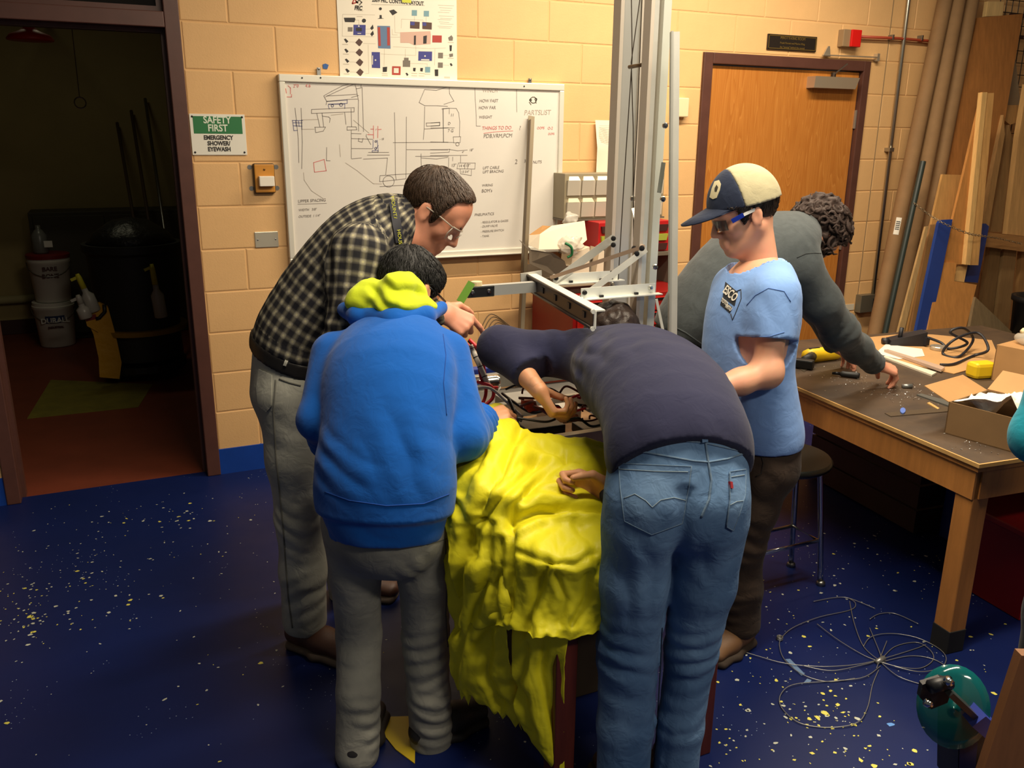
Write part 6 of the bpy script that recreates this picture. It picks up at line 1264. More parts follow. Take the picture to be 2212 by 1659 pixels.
def plaid_mat():
    m = bpy.data.materials.new('plaid_flannel'); m.use_nodes = True; nt = m.node_tree; b = nt.nodes['Principled BSDF']; b.inputs['Roughness'].default_value = .9; b.inputs['Specular IOR Level'].default_value = .15
    at = nt.nodes.new('ShaderNodeAttribute'); at.attribute_name = 'cloth'; sp = nt.nodes.new('ShaderNodeSeparateXYZ'); nt.links.new(at.outputs['Vector'], sp.inputs[0])
    def math_(op, a, bb=None):
        x = nt.nodes.new('ShaderNodeMath'); x.operation = op
        for i, v in enumerate((a, bb)):
            if v is None: continue
            if isinstance(v, (int, float)): x.inputs[i].default_value = v
            else: nt.links.new(v, x.inputs[i])
        return x.outputs[0]
    def stripes(sock, period, ph, duty, soft=.12):
        s = math_('FRACT', math_('ADD', math_('DIVIDE', sock, period), ph)); d = math_('ABSOLUTE', math_('SUBTRACT', s, .5))
        mr = nt.nodes.new('ShaderNodeMapRange'); mr.interpolation_type = 'SMOOTHSTEP'; mr.inputs[1].default_value = duty / 2 + soft; mr.inputs[2].default_value = duty / 2 - soft * .5; nt.links.new(d, mr.inputs[0]); return mr.outputs[0]
    per = .036
    dx, dy = stripes(sp.outputs[0], per, 0, .5), stripes(sp.outputs[1], per, 0, .5)
    lx, ly = stripes(sp.outputs[0], per, .5, .16, .05), stripes(sp.outputs[1], per, .5, .16, .05)
    dark = math_('MULTIPLY', math_('ADD', dx, dy), .5); light = math_('MINIMUM', math_('ADD', math_('MULTIPLY', math_('ADD', lx, ly), .10), math_('MULTIPLY', math_('MULTIPLY', lx, ly), .4)), 1.0)
    r = nt.nodes.new('ShaderNodeValToRGB'); el = r.color_ramp.elements; el[0].color = (*lin((140, 135, 122)), 1); el[1].color = (*lin((38, 38, 43)), 1); e = el.new(.5); e.color = (*lin((80, 77, 72)), 1)
    nt.links.new(dark, r.inputs['Fac'])
    mx = nt.nodes.new('ShaderNodeMix'); mx.data_type = 'RGBA'; nt.links.new(light, mx.inputs[0]); nt.links.new(r.outputs[0], mx.inputs[6]); mx.inputs[7].default_value = (*lin((200, 192, 150)), 1)
    nt.links.new(mx.outputs[2], b.inputs['Base Color'])
    tc = nt.nodes.new('ShaderNodeTexCoord'); n3 = nt.nodes.new('ShaderNodeTexNoise'); n3.inputs['Scale'].default_value = 20; n3.inputs['Detail'].default_value = 3; nt.links.new(tc.outputs['Object'], n3.inputs['Vector'])
    b2 = nt.nodes.new('ShaderNodeBump'); b2.inputs['Strength'].default_value = .35; b2.inputs['Distance'].default_value = .012; nt.links.new(n3.outputs['Fac'], b2.inputs['Height']); nt.links.new(b2.outputs[0], b.inputs['Normal'])
    return m

def rays(bvh, pts, off):
    """pixels -> points lying on a surface, lifted by off along the normal"""
    out = []
    for (u, v) in pts:
        h = bvh.ray_cast(CAM, ray(u, v).normalized())
        if h[0] is None: out.append(None); continue
        n = h[1] if h[1].dot(ray(u, v)) < 0 else -h[1]
        out.append((h[0] + n * off, n))
    return out
def densify(pts, step=6.0, closed=False):
    out = []; N = len(pts)
    for i in range(N if closed else N - 1):
        a, b = pts[i], pts[(i + 1) % N]; k = max(1, int(math.hypot(b[0] - a[0], b[1] - a[1]) / step))
        for j in range(k): out.append((a[0] + (b[0] - a[0]) * j / k, a[1] + (b[1] - a[1]) * j / k))
    if not closed: out.append(pts[-1])
    return out
def seam(name, bvh, pts, r, m, parent, off=0.0005, n=5):
    q = [x[0] for x in rays(bvh, densify(pts), off) if x]
    if len(q) < 2: return None
    return MB().tube(q, r, n).build(name, m, parent, smooth=True)
def patch(name, bvh, poly, th, m, parent, step=7.0):
    """a sewn-on piece of cloth following the surface below it; poly is its outline"""
    us = [p[0] for p in poly]; vs = [p[1] for p in poly]
    def inside(x, y):
        c = False; j = len(poly) - 1
        for i in range(len(poly)):
            if (poly[i][1] > y) != (poly[j][1] > y) and x < (poly[j][0] - poly[i][0]) * (y - poly[i][1]) / (poly[j][1] - poly[i][1]) + poly[i][0]: c = not c
            j = i
        return c
    bm = bmesh.new(); ring = densify(poly, step, True); pts = [(u, v, True) for u, v in ring]
    for x in np.arange(min(us) + step, max(us), step):
        for y in np.arange(min(vs) + step, max(vs), step):
            if inside(x, y) and min(math.hypot(x - a, y - b) for a, b in ring) > step * .55: pts.append((x, y, False))
    from mathutils.geometry import delaunay_2d_cdt
    n = len(ring); vo, ed, fa, _, _, _ = delaunay_2d_cdt([Vector((u, v)) for u, v, _ in pts], [], [list(range(n))], 1, 1e-4)
    hit = rays(bvh, [(v.x, v.y) for v in vo], th); base = rays(bvh, [(v.x, v.y) for v in vo], -0.002)
    mb = MB(); ok = [h is not None for h in hit]
    V = [(h[0] if h else Vector((0, 0, 0))) for h in hit]; B = [(h[0] if h else Vector((0, 0, 0))) for h in base]
    fs = [tuple(f) for f in fa if all(ok[i] for i in f)]
    from collections import Counter
    ec = Counter(); 
    for f in fs:
        for i in range(len(f)): ec[frozenset((f[i], f[(i + 1) % len(f)]))] += 1
    N = len(V); ff = list(fs)
    for e, c in ec.items():
        if c == 1: a, b = tuple(e); ff.append((a, b, N + b, N + a))
    mb.add(V + B, ff); o = mb.build(name, m, parent); 
    o.data.polygons.foreach_set('use_smooth', [True] * len(o.data.polygons))
    try: o.data.set_sharp_from_angle(angle=math.radians(50))
    except Exception: pass
    return o

def collar_ring(parent, base, axis, side, r, m, name='collar', h=.012):
    axis = unit(axis); s0 = unit(side - axis * (side @ axis)); s1 = np.cross(axis, s0); mb = MB()
    pts = [base + s0 * r[0] * math.cos(a) + s1 * r[1] * math.sin(a) for a in np.linspace(0, 2 * math.pi, 30, endpoint=False)]
    mb.tube(pts, h, 8, closed=True); return mb.build(name, m, parent, smooth=True)

def strands(hair, c, crown, m, n=1500, L=.028, r=.0009, lift=.0015, seed=1, curl=0.0, keep=None):
    """fine locks laid over the hair, combed away from the crown"""
    rng = np.random.RandomState(seed); me = hair.data; V = np.array([v.co for v in me.vertices]); N = np.array([v.normal for v in me.vertices]); idx = rng.choice(len(V), min(n, len(V)), replace=False); mb = MB(); bv = bvh_of(hair)
    for i in idx:
        p, nn = V[i], N[i]
        if keep is not None and not keep(p): continue
        pts = []; q = p.copy(); K = 4
        for k in range(K + 1):
            h = bv.find_nearest(Vector(q))
            if h[0] is None: break
            q = np.array(h[0]); nn = np.array(h[1]); 
            if nn @ (q - c) < 0: nn = -nn
            pts.append(Vector(q + nn * (lift * (.4 + .8 * math.sin(math.pi * k / K)))))
            fl = q - crown; fl = fl - nn * (fl @ nn); l = np.linalg.norm(fl)
            if l < 1e-4: break
            q = q + (fl / l + rng.normal(size=3) * (.12 + curl)) * (L / K)
        if len(pts) > 2: mb.tube(pts, [r * .7] + [r] * (len(pts) - 2) + [r * .25], 3, cap=False)
    o = mb.build('strand', m, hair, smooth=True); o['kind'] = 'stuff'; return o

# ------------------------------------------------------------------ people
SK1 = skin_mat('skin_ruddy', (205, 138, 108), (214, 150, 122)); SK2 = skin_mat('skin_fair', (222, 168, 134), (226, 160, 132)); SK3 = skin_mat('skin_warm', (214, 158, 118), (205, 144, 104))
RUB = mat('shoe_rubber', (38, 34, 32), 0.7)

def body(parent, torso, arms, legs, skin, extra, side):
    """continuous body under the clothes; extra pieces (head, hands) are joined to it"""
    pr = chain([t[0] for t in torso], [(t[1][0] * .8, t[1][1] * .78) for t in torso], side, .05)
    for a in arms: pr += chain(a[0], [r * (.72 if i < len(a[1]) - 1 else .5) for i, r in enumerate(a[1])], None, .04)
    for l in legs: pr += chain(l[0], [r * .72 for r in l[1]], None, .05)
    return sdfobj('body', [sculpt(pr, .011, None, None, 0, 1)] + extra, skin, parent)

# ---------------------------------------------------------------- boy in the blue hoodie
def boy():
    f = dirv(.25, .95, 0); side = nRT * .97 - nFW * .25
    t = thing('person', 'boy seen from behind in a bright blue hoodie with yellow-green hood, grey jeans', 'person', (*(P(860, 1640, 2.03).xy), 0))
    HEM, Tn = PA(838, 1152, 2.06), None
    torso = [(PA(838, 1135, 2.06), (.172, .132)), (PA(836, 1050, 2.08), (.186, .146)), (PA(838, 930, 2.12), (.172, .132)), (PA(842, 820, 2.2), (.176, .126)), (PA(848, 755, 2.3), (.150, .105)), (PA(856, 690, 2.40), (.075, .07))]
    sL, eL, wL = PA(722, 775, 2.30), PA(688, 915, 2.18), PA(735, 990, 2.40)
    sR, eR, wR = PA(965, 768, 2.30), PA(1002, 945, 2.15), PA(1036, 912, 2.32)
    armL, armR = ([sL, eL, wL], [.066, .052, .042]), ([sR, eR, wR], [.064, .058, .050])
    kL, aL, kR, aR = PA(786, 1375, 2.13), PA(787, 1630, 2.02), PA(930, 1375, 2.13), PA(946, 1598, 2.10)
    legL = ([PA(768, 1130, 2.09), PA(776, 1250, 2.1), kL, PA(787, 1500, 2.06), aL], [.084, .068, .063, .060, .061])
    legR = ([PA(908, 1130, 2.09), PA(924, 1250, 2.1), kR, PA(938, 1500, 2.1), aR], [.086, .070, .064, .060, .061])
    hc = PA(880, 632, 2.50); hf = dirv(.46, .68, -.56); hu = dirv(.22, .48, .85)
    hp, W, (hr, hf2, hu2) = head_prims(hc, hf, hu, .97)
    neck = [Cone(hc - hu2 * .05 - hf2 * .02, PA(856, 690, 2.40), .056, .06, None, .03)]
    hand = hand_piece(wR, eR, dirv(.86, .40, .10), dirv(-.1, -.55, .83), dirv(-.5, .8, .3), [(42, 62, 45), (46, 66, 45), (50, 68, 45), (54, 70, 45)], .96)
    handL = hand_piece(wL, eL, dirv(.6, .7, -.2), nUP, dirv(.7, -.6, .2), [(30, 40, 30)] * 4, .9)
    body(t, torso, [armL, armR], [legL, legR], SK3, [sculpt(hp + neck, .0042, None, None, 0, 2), hand, handL], side)
    hair = hair_piece(hc, hf, hu, .97, [(-.2, -.085), (-.05, -.075), (-.038, -.04), (-.034, .010), (.008, .016), (.016, -.012), (.03, .0), (.06, .065), (.09, .09)], .0115, .004, .0014, (120, 70, 50))
    ho_ = sdfobj('hair', [hair], mat('black_hair', (10, 9, 9), 0.6, var=.3, vscale=60, bump=.6, bscale=260, bdist=.002), t)
    strands(ho_, hc, W(0, -.06, .11), MATS['black_hair'], 2200, .022, .0010, .003, 1)
    # hoodie
    HOOD = cloth_mat('blue_fleece', (13, 90, 180), .9, .05, 700, .2, None, 9, .2, .5)
    pr = schain([x[0] for x in torso], [x[1] for x in torso], side, .012, 3) + chain(armL[0], armL[1], None, .026) + chain(armR[0], armR[1], None, .026)
    dwn = unit(torso[0][0] - torso[1][0])
    def disp(p):
        d = 0
        lo_ = PA(838, 1090, 1.98); d = d - .013 * blob(p, lo_, .26) * crease(p, nUP + nRT * .28, .085, .55, 4.5, 3.1)
        d = d - .006 * blob(p, PA(900, 960, 2.0), .18) * crease(p, nUP * .5 + nRT * .9, .11, .5, 5, 1.7)
        d = d - .008 * blob(p, PA(740, 1010, 2.0), .14) * crease(p, nUP + nRT * .5, .06, .5, 5, 8.7)
        for w, e, a in ((wR, eR, .012), (wL, eL, .011)):
            ax = w - e; d = d - a * blob(p, w * .6 + e * .4, .17) * (.35 + crease(p, ax + nUP * .02, .036, .45, 12, 5.0, 1.6))
        d = d - .007 * blob(p, eR * .7 + sR * .3, .13) * crease(p, nUP - nRT * .3, .05, .5, 8, 2.2)
        d = d - .004 * blob(p, PA(960, 830, 2.2), .14) * crease(p, nRT + nUP * .3, .06, .5, 6, 4)
        # ribbed waistband drawn in
        h = (p - torso[0][0]) @ dwn; d = d + np.where((h > -.035) & (np.abs((p - torso[0][0]) @ nRT) < .3) & (p[:, 2] < HEM[2] + .2), .012 * np.clip((h + .035) / .012, 0, 1), 0)
        return d
    hemc = lambda p: np.maximum(cut(p, torso[0][0] + dwn * .035, dwn, .33), np.maximum(cut(p, wR + unit(wR - eR) * .0, wR - eR, .09), cut(p, wL, wL - eL, .09)))
    ho = sdfobj('hoodie', [sculpt(pr, .0056, disp, hemc, 0, 1)], HOOD, t)
    bh = bvh_of(ho); SB = mat('hoodie_seam', (12, 66, 146), .9); seam('seam', bh, [(955, 725), (962, 770), (958, 830), (966, 900)], .0016, SB, ho, .0002); seam('seam', bh, [(706, 1070), (760, 1088), (840, 1098), (920, 1092), (975, 1070)], .0018, SB, ho, .0002)
    # hood: yellow-green lining bunched behind the neck, blue rim under it
    YEL = cloth_mat('yellow_green_fleece', (206, 222, 42), .9, .05, 700, .2, None, 9, .15, .4)
    h = [Cone(PA(768, 655, 2.34), PA(850, 668, 2.30), .034, .040, None, .02), Cone(PA(850, 668, 2.30), PA(918, 664, 2.36), .038, .022, None, .02),
         Cone(PA(790, 635, 2.36), PA(860, 628, 2.33), (.034, .034), (.044, .038), None, .02), Cone(PA(852, 630, 2.33), PA(882, 608, 2.37), (.038, .034), (.016, .018), None, .02),
         Cone(PA(884, 606, 2.37), PA(904, 652, 2.36), .010, .022, None, .02), Cone(PA(775, 640, 2.38), PA(800, 622, 2.42), .024, .02, None, .02)]
    yd = lambda p: -.008 * crease(p, nUP + nRT * .4, .05, .6, 10, 2.0) + .006 * crease(p, nRT - nUP * .6, .07, .5, 8, 5.5, 6)
    sdfobj('hood', [sculpt(h, .0045, yd, None, 0, 1)], YEL, ho)
    rim = chain([PA(742, 676, 2.40), PA(775, 688, 2.32), PA(850, 696, 2.265), PA(915, 688, 2.32), PA(948, 668, 2.42)], [.022, .028, .030, .026, .016], None, .02)
    sdfobj('hood_rim', [sculpt(rim, .0055, lambda p: -.005 * crease(p, nRT, .08, .6, 8), None, 0, 1)], HOOD, ho)
    # jeans
    J = cloth_mat('grey_denim', (138, 138, 130), .85, .14, 1200, .3, (162, 161, 150), 7, .35, .1)
    top = [Cone(PA(838, 1090, 2.08), PA(838, 1150, 2.08), (.165, .128), (.165, .13), side, .04)]
    pj_ = top + chain(legL[0], legL[1], None, .014) + chain(legR[0], legR[1], None, .014)
    def jd(p):
        d = 0
        for (u, v, dd, r, a, wl, ax, sd) in [(790, 1420, 2.0, .16, .009, .052, nUP + nRT * .2, 1), (935, 1430, 2.03, .17, .009, .048, nUP - nRT * .15, 2), (790, 1600, 1.95, .14, .010, .042, nUP - nRT * .2, 3), (945, 1580, 2.03, .14, .009, .042, nUP + nRT * .2, 4), (940, 1240, 2.0, .13, .005, .05, nUP * .6 + nRT, 5)]:
            d = d - a * blob(p, PA(u, v, dd), r) * crease(p, ax, wl, .5, 8, sd * 3.3)
        return d
    jc = lambda p: np.maximum(cut(p, aL + unit(aL - kL) * .055, aL - kL, .14), cut(p, aR + unit(aR - kR) * .03, aR - kR, .12))
    je = sdfobj('jeans', [sculpt(pj_, .0058, jd, jc, 0, 1)], J, t)
    bv = bvh_of(je); ST = mat('grey_seam', (88, 88, 82), .9)
    seam('seam', bv, [(968, 1170), (974, 1260), (972, 1330), (978, 1400)], .0018, ST, je)
    seam('seam', bv, [(890, 1172), (930, 1180), (972, 1166)], .0015, ST, je)
    DS = mat('dark_shoe', (44, 42, 42), .6, var=.15, vscale=30, bump=.3, bscale=120); LC = mat('tan_lace', (120, 84, 66), .8)
    shoe(t, aR, dirv(.75, .6, 0), 0, DS, RUB, .28, .05, .07, laces=LC); shoe(t, aL, dirv(.05, 1, 0), 0, DS, RUB, .28, .05, .055, laces=LC)
    # glasses
    GB = mat('glasses_black', (14, 14, 14), .3); g = MB()
    e0, e1 = W(.081, -.012, .008), W(.078, .085, .006)
    g.tube([e0, (A3(e0) + A3(e1)) / 2 + hr * .004, e1], .0032, 6)
    for sx in (1, -1):
        c = W(sx * .034, .104, -.004); ring = [c + hr * .026 * math.cos(a) + hu2 * .019 * math.sin(a) for a in np.linspace(0, 2 * math.pi, 16, endpoint=False)]
        g.tube(ring, .0024, 6, closed=True)
    g.tube([W(-.008, .108, 0), W(.008, .108, 0)], .0022, 6); g.tube([W(-.081, -.012, .008), W(-.078, .085, .006)], .0032, 6)
    go = g.build('glasses', GB, t, smooth=True)
boy()

# ---------------------------------------------------------------- man in the plaid shirt
def man():
    side = unit(-nFW * .93 + nRT * .3)
    t = thing('person', 'man leaning over in a grey plaid shirt with lanyard, clear safety glasses, faded jeans', 'person', (*(P(680, 1370, 2.6).xy), 0))
    torso = [(PA(636, 770, 2.66), (.165, .130)), (PA(645, 725, 2.66), (.168, .132)), (PA(712, 622, 2.68), (.182, .136)), (PA(782, 540, 2.70), (.19, .132)), (PA(825, 497, 2.70), (.16, .095)), (PA(858, 475, 2.71), (.075, .07))]
    sR, eR, wR = PA(772, 552, 2.52), PA(752, 745, 2.44), PA(948, 672, 2.52)
    sL, eL, wL = PA(806, 512, 2.88), PA(850, 700, 2.86), PA(950, 745, 2.80)
    armR, armL = ([sR, eR, wR], [.074, .062, .045]), ([sL, eL, wL], [.07, .058, .042])
    kR, aR, kL, aL = PA(656, 1125, 2.56), PA(668, 1345, 2.57), PA(730, 1110, 2.88), PA(762, 1290, 2.92)
    legR = ([PA(640, 870, 2.58), PA(648, 1000, 2.56), kR, PA(662, 1240, 2.56), aR], [.118, .098, .078, .073, .074])
    legL = ([PA(660, 860, 2.76), PA(690, 990, 2.83), kL, PA(745, 1200, 2.9), aL], [.110, .09, .076, .072, .072])
    hc = PA(928, 459, 2.72); hf = dirv(.74, -.06, -.66); hu = dirv(.68, 0, .73)
    hp, W, (hr, hf2, hu2) = head_prims(hc, hf, hu, 1.04)
    neck = [Cone(hc - hu2 * .055 - hf2 * .03, PA(852, 480, 2.71), .058, .066, None, .04), Cone(hc - hu2 * .085 + hf2 * .02, PA(872, 520, 2.68), .034, .05, None, .04)]
    hand = hand_piece(wR, eR, dirv(.82, .05, -.52), dirv(.35, -.75, .5), dirv(.6, .4, -.5), [(30, 12, 8), (66, 75, 45), (72, 80, 50), (75, 80, 50)], 1.05)
    handL = hand_piece(wL, eL, dirv(.7, .1, -.6), dirv(.4, .4, .6), dirv(.3, -.9, 0), [(35, 40, 30)] * 4, 1.02)
    body(t, torso, [armL, armR], [legL, legR], SK1, [sculpt(hp + neck, .004, None, None, 0, 2), hand, handL], side)
    hair = hair_piece(hc, hf, hu, 1.04, [(-.2, -.07), (-.07, -.06), (-.045, -.035), (-.03, .004), (-.012, .028), (.008, .012), (.016, -.024), (.024, -.016), (.030, .035), (.040, .074), (.056, .090), (.074, .102), (.084, .125), (.1, .16)], .0075, .0038, .0011, (120, 40, 60))
    ho_ = sdfobj('hair', [hair], mat('brown_hair', (66, 48, 34), 0.5, var=.3, vscale=50, bump=.6, bscale=240, bdist=.002), t)
    strands(ho_, hc, W(0, -.07, .10), MATS['brown_hair'], 2400, .036, .0010, .003, 2)
    PL = plaid_mat()
    pr = schain([x[0] for x in torso], [x[1] for x in torso], side, .012, 3); pa = chain(armR[0], armR[1], side, .05); pb = chain(armL[0], armL[1], side, .05)
    def disp(p):
        d = -.006 * blob(p, PA(640, 680, 2.5), .22) * crease(p, nUP + nRT * .4, .06, .5, 7, 2.0)
        d = d - .007 * blob(p, PA(730, 560, 2.48), .13) * crease(p, nRT + nUP * .2, .055, .5, 8, 4.4) - .006 * blob(p, PA(745, 690, 2.4), .14) * crease(p, nUP, .05, .5, 9, 1.2)
        d = d - .004 * blob(p, PA(680, 560, 2.55), .2) * crease(p, nUP * .7 - nRT * .7, .07, .5, 6, 7.7)
        return d
    sh = sdfobj('shirt', [sculpt(pr + pa + pb, .0065, disp, lambda p: np.maximum(cut(p, PA(630, 758, 2.66), dirv(-.35, 0, -.94), .4), np.maximum(cut(p, wR, wR - eR, .09), cut(p, wL, wL - eL, .09))), 0, 1)], PL, t, pr + pa + pb)
    # collar + lanyard
    cb = PA(852, 478, 2.71); cd = unit(hc - cb); s1 = unit(np.cross(cd, side)); ring = []
    for a in np.linspace(0, 2 * math.pi, 28, endpoint=False): ring.append((a, side * math.cos(a) * .082 + s1 * math.sin(a) * .078))
    mb = MB(); mb.lathe([(.088, -.03), (.084, .0), (.080, .014), (.076, .012), (.080, -.02)], (0, 0, 0), 28)
    Mx = frameM(cb - cd * .01, side, s1, None); mb.v = [tuple(Mx @ Vector(v)) for v in mb.v]; co = mb.build('collar', PL, sh, smooth=True)
    at = co.data.attributes.new('cloth', 'FLOAT_VECTOR', 'POINT'); at.data.foreach_set('vector', np.array([(v.co.x, v.co.z, 0) for v in co.data.vertices], np.float32).ravel())
    _v = [v.co.copy() for v in sh.data.vertices] + [v.co.copy() for v in co.data.vertices]; _n = len(sh.data.vertices); bv = BVHTree.FromPolygons(_v, [tuple(p.vertices) for p in sh.data.polygons] + [tuple(i + _n for i in p.vertices) for p in co.data.polygons])
    LN = mat('lanyard_navy', (22, 24, 36), .7); 
    lan = patch('lanyard', bv, [(833, 446), (850, 441), (858, 490), (864, 528), (846, 530), (840, 492)], .006, LN, t, 5)
    YT = mat('lanyard_yellow', (196, 196, 60), .7)
    h = rays(bvh_of(lan), [(846, 474), (856, 517)], .001)
    if h[0] and h[1]:
        a, b = h[0][0], h[1][0]; n = h[0][1]; ax = rays(bvh_of(lan), [(846, 485)], 0)[0]
        d0 = (P(846, 488, 2.6) - P(837, 432, 2.6)).normalized()
        for body_, c in (('MOUNTAINEERS', h[0][0]), ('HOUS', h[1][0])):
            text_mesh(body_, .016, YT, frameM(c + n * .0015, d0, n.cross(d0), None), 'lettering', lan)
    # belt and jeans
    J = cloth_mat('faded_denim', (164, 164, 154), .85, .14, 1200, .3, (192, 192, 180), 6, .35, .1)
    top = [Cone(PA(634, 765, 2.66), PA(640, 850, 2.66), (.168, .128), (.178, .145), side, .04)]
    pj_ = top + chain(legL[0], legL[1], None, .03) + chain(legR[0], legR[1], None, .03)
    wd = dirv(-.35, 0, -.94)
    def jd(p):
        d = -.006 * blob(p, PA(650, 1000, 2.48), .2) * crease(p, nUP + nRT * .8, .09, .5, 6, 1.1) - .007 * blob(p, PA(655, 1150, 2.5), .14) * crease(p, nUP + nRT * .3, .06, .5, 7, 3.0) - .006 * blob(p, PA(665, 1300, 2.5), .13) * crease(p, nUP - nRT * .4, .055, .5, 7, 6)
        return d
    je = sdfobj('jeans', [sculpt(pj_, .0065, jd, lambda p: np.maximum(np.maximum(-cut(p, PA(630, 775, 2.66), wd, 9), cut(p, aR + unit(aR - kR) * .035, aR - kR, .14)), cut(p, aL + unit(aL - kL) * .035, aL - kL, .14)), 0, 1)], J, t)
    bl = sdfobj('belt', [sculpt([Cone(PA(630, 750, 2.66), PA(636, 800, 2.66), (.168, .128), (.176, .138), side, .03)], .006, None, lambda p: np.maximum(-cut(p, PA(630, 752, 2.66), wd, 9), cut(p, PA(630, 784, 2.66), wd, 9)), .004, 1)], mat('black_leather', (20, 17, 16), .5), t)
    bj = bvh_of(je); ST = mat('pale_seam', (112, 112, 104), .9)
    seam('seam', bj, [(596, 830), (592, 900), (600, 1000), (618, 1150), (632, 1300), (642, 1365)], .003, ST, je)
    patch('pocket', bj, [(560, 808), (588, 820), (588, 888), (578, 900), (560, 886), (556, 850)], .004, J, je, 5)
    seam('seam', bj, [(562, 790), (590, 806), (598, 812)], .002, ST, je)
    seam('seam', bj, [(603, 828), (625, 836), (650, 842)], .003, ST, je); seam('seam', bj, [(618, 800), (640, 806), (656, 806)], .002, ST, je)
    bb = bvh_of(bl); patch('belt_loop', bb, [(622, 770), (628, 772), (618, 800), (612, 798)], .006, J, je, 4)
    BR = mat('brown_leather_shoe', (78, 48, 34), .55, var=.2, vscale=20); SL = mat('grey_brown_sole', (92, 78, 66), .75)
    shoe(t, aR, dirv(.85, -.42, 0), 0, BR, SL, .30, .053, .08); shoe(t, aL, dirv(.9, -.1, 0), 0, BR, SL, .30, .053, .08)
    # clear safety glasses
    GL = mat('clear_lens', (235, 240, 240), .03, alpha=.10, spec=.6); GF = mat('clear_frame', (196, 186, 170), .2, alpha=.75)
    g = MB(); gl = MB(); pts = [W(x, .104 - abs(x) * abs(x) * 5.5, z) for z in (.014, -.03) for x in np.linspace(-.066, .066, 13)]
    gl.add(pts, [(i, i + 1, 14 + i, 13 + i) for i in range(12)]); 
    g.tube([W(x, .105 - x * x * 5.5, .014) for x in np.linspace(-.067, .067, 13)], .0024, 6)
    for sx in (-1, 1): g.tube([W(sx * .067, .08, .012), W(sx * .08, .03, .012), W(sx * .082, -.015, .006)], .0024, 6); g.tube([W(sx * .067, .08, .012), W(sx * .068, .078, -.01), W(sx * .060, .083, -.03)], .0018, 6)
    g.tube([W(.012, .1055, -.012), W(0, .109, .004), W(-.012, .1055, -.012)], .002, 6)
    go = g.build('glasses', GF, t, smooth=True); gl.build('lens', GL, go, smooth=True)
    # eyebrow and moustache, brown
    eb = MB()
    for sx in (-1, 1): eb.tube([W(sx * .014, .099, .018), W(sx * .034, .096, .023), W(sx * .052, .080, .018)], [.003, .0038, .002], 6)
    eb.build('eyebrow', MATS['brown_hair'], t, smooth=True)
man()

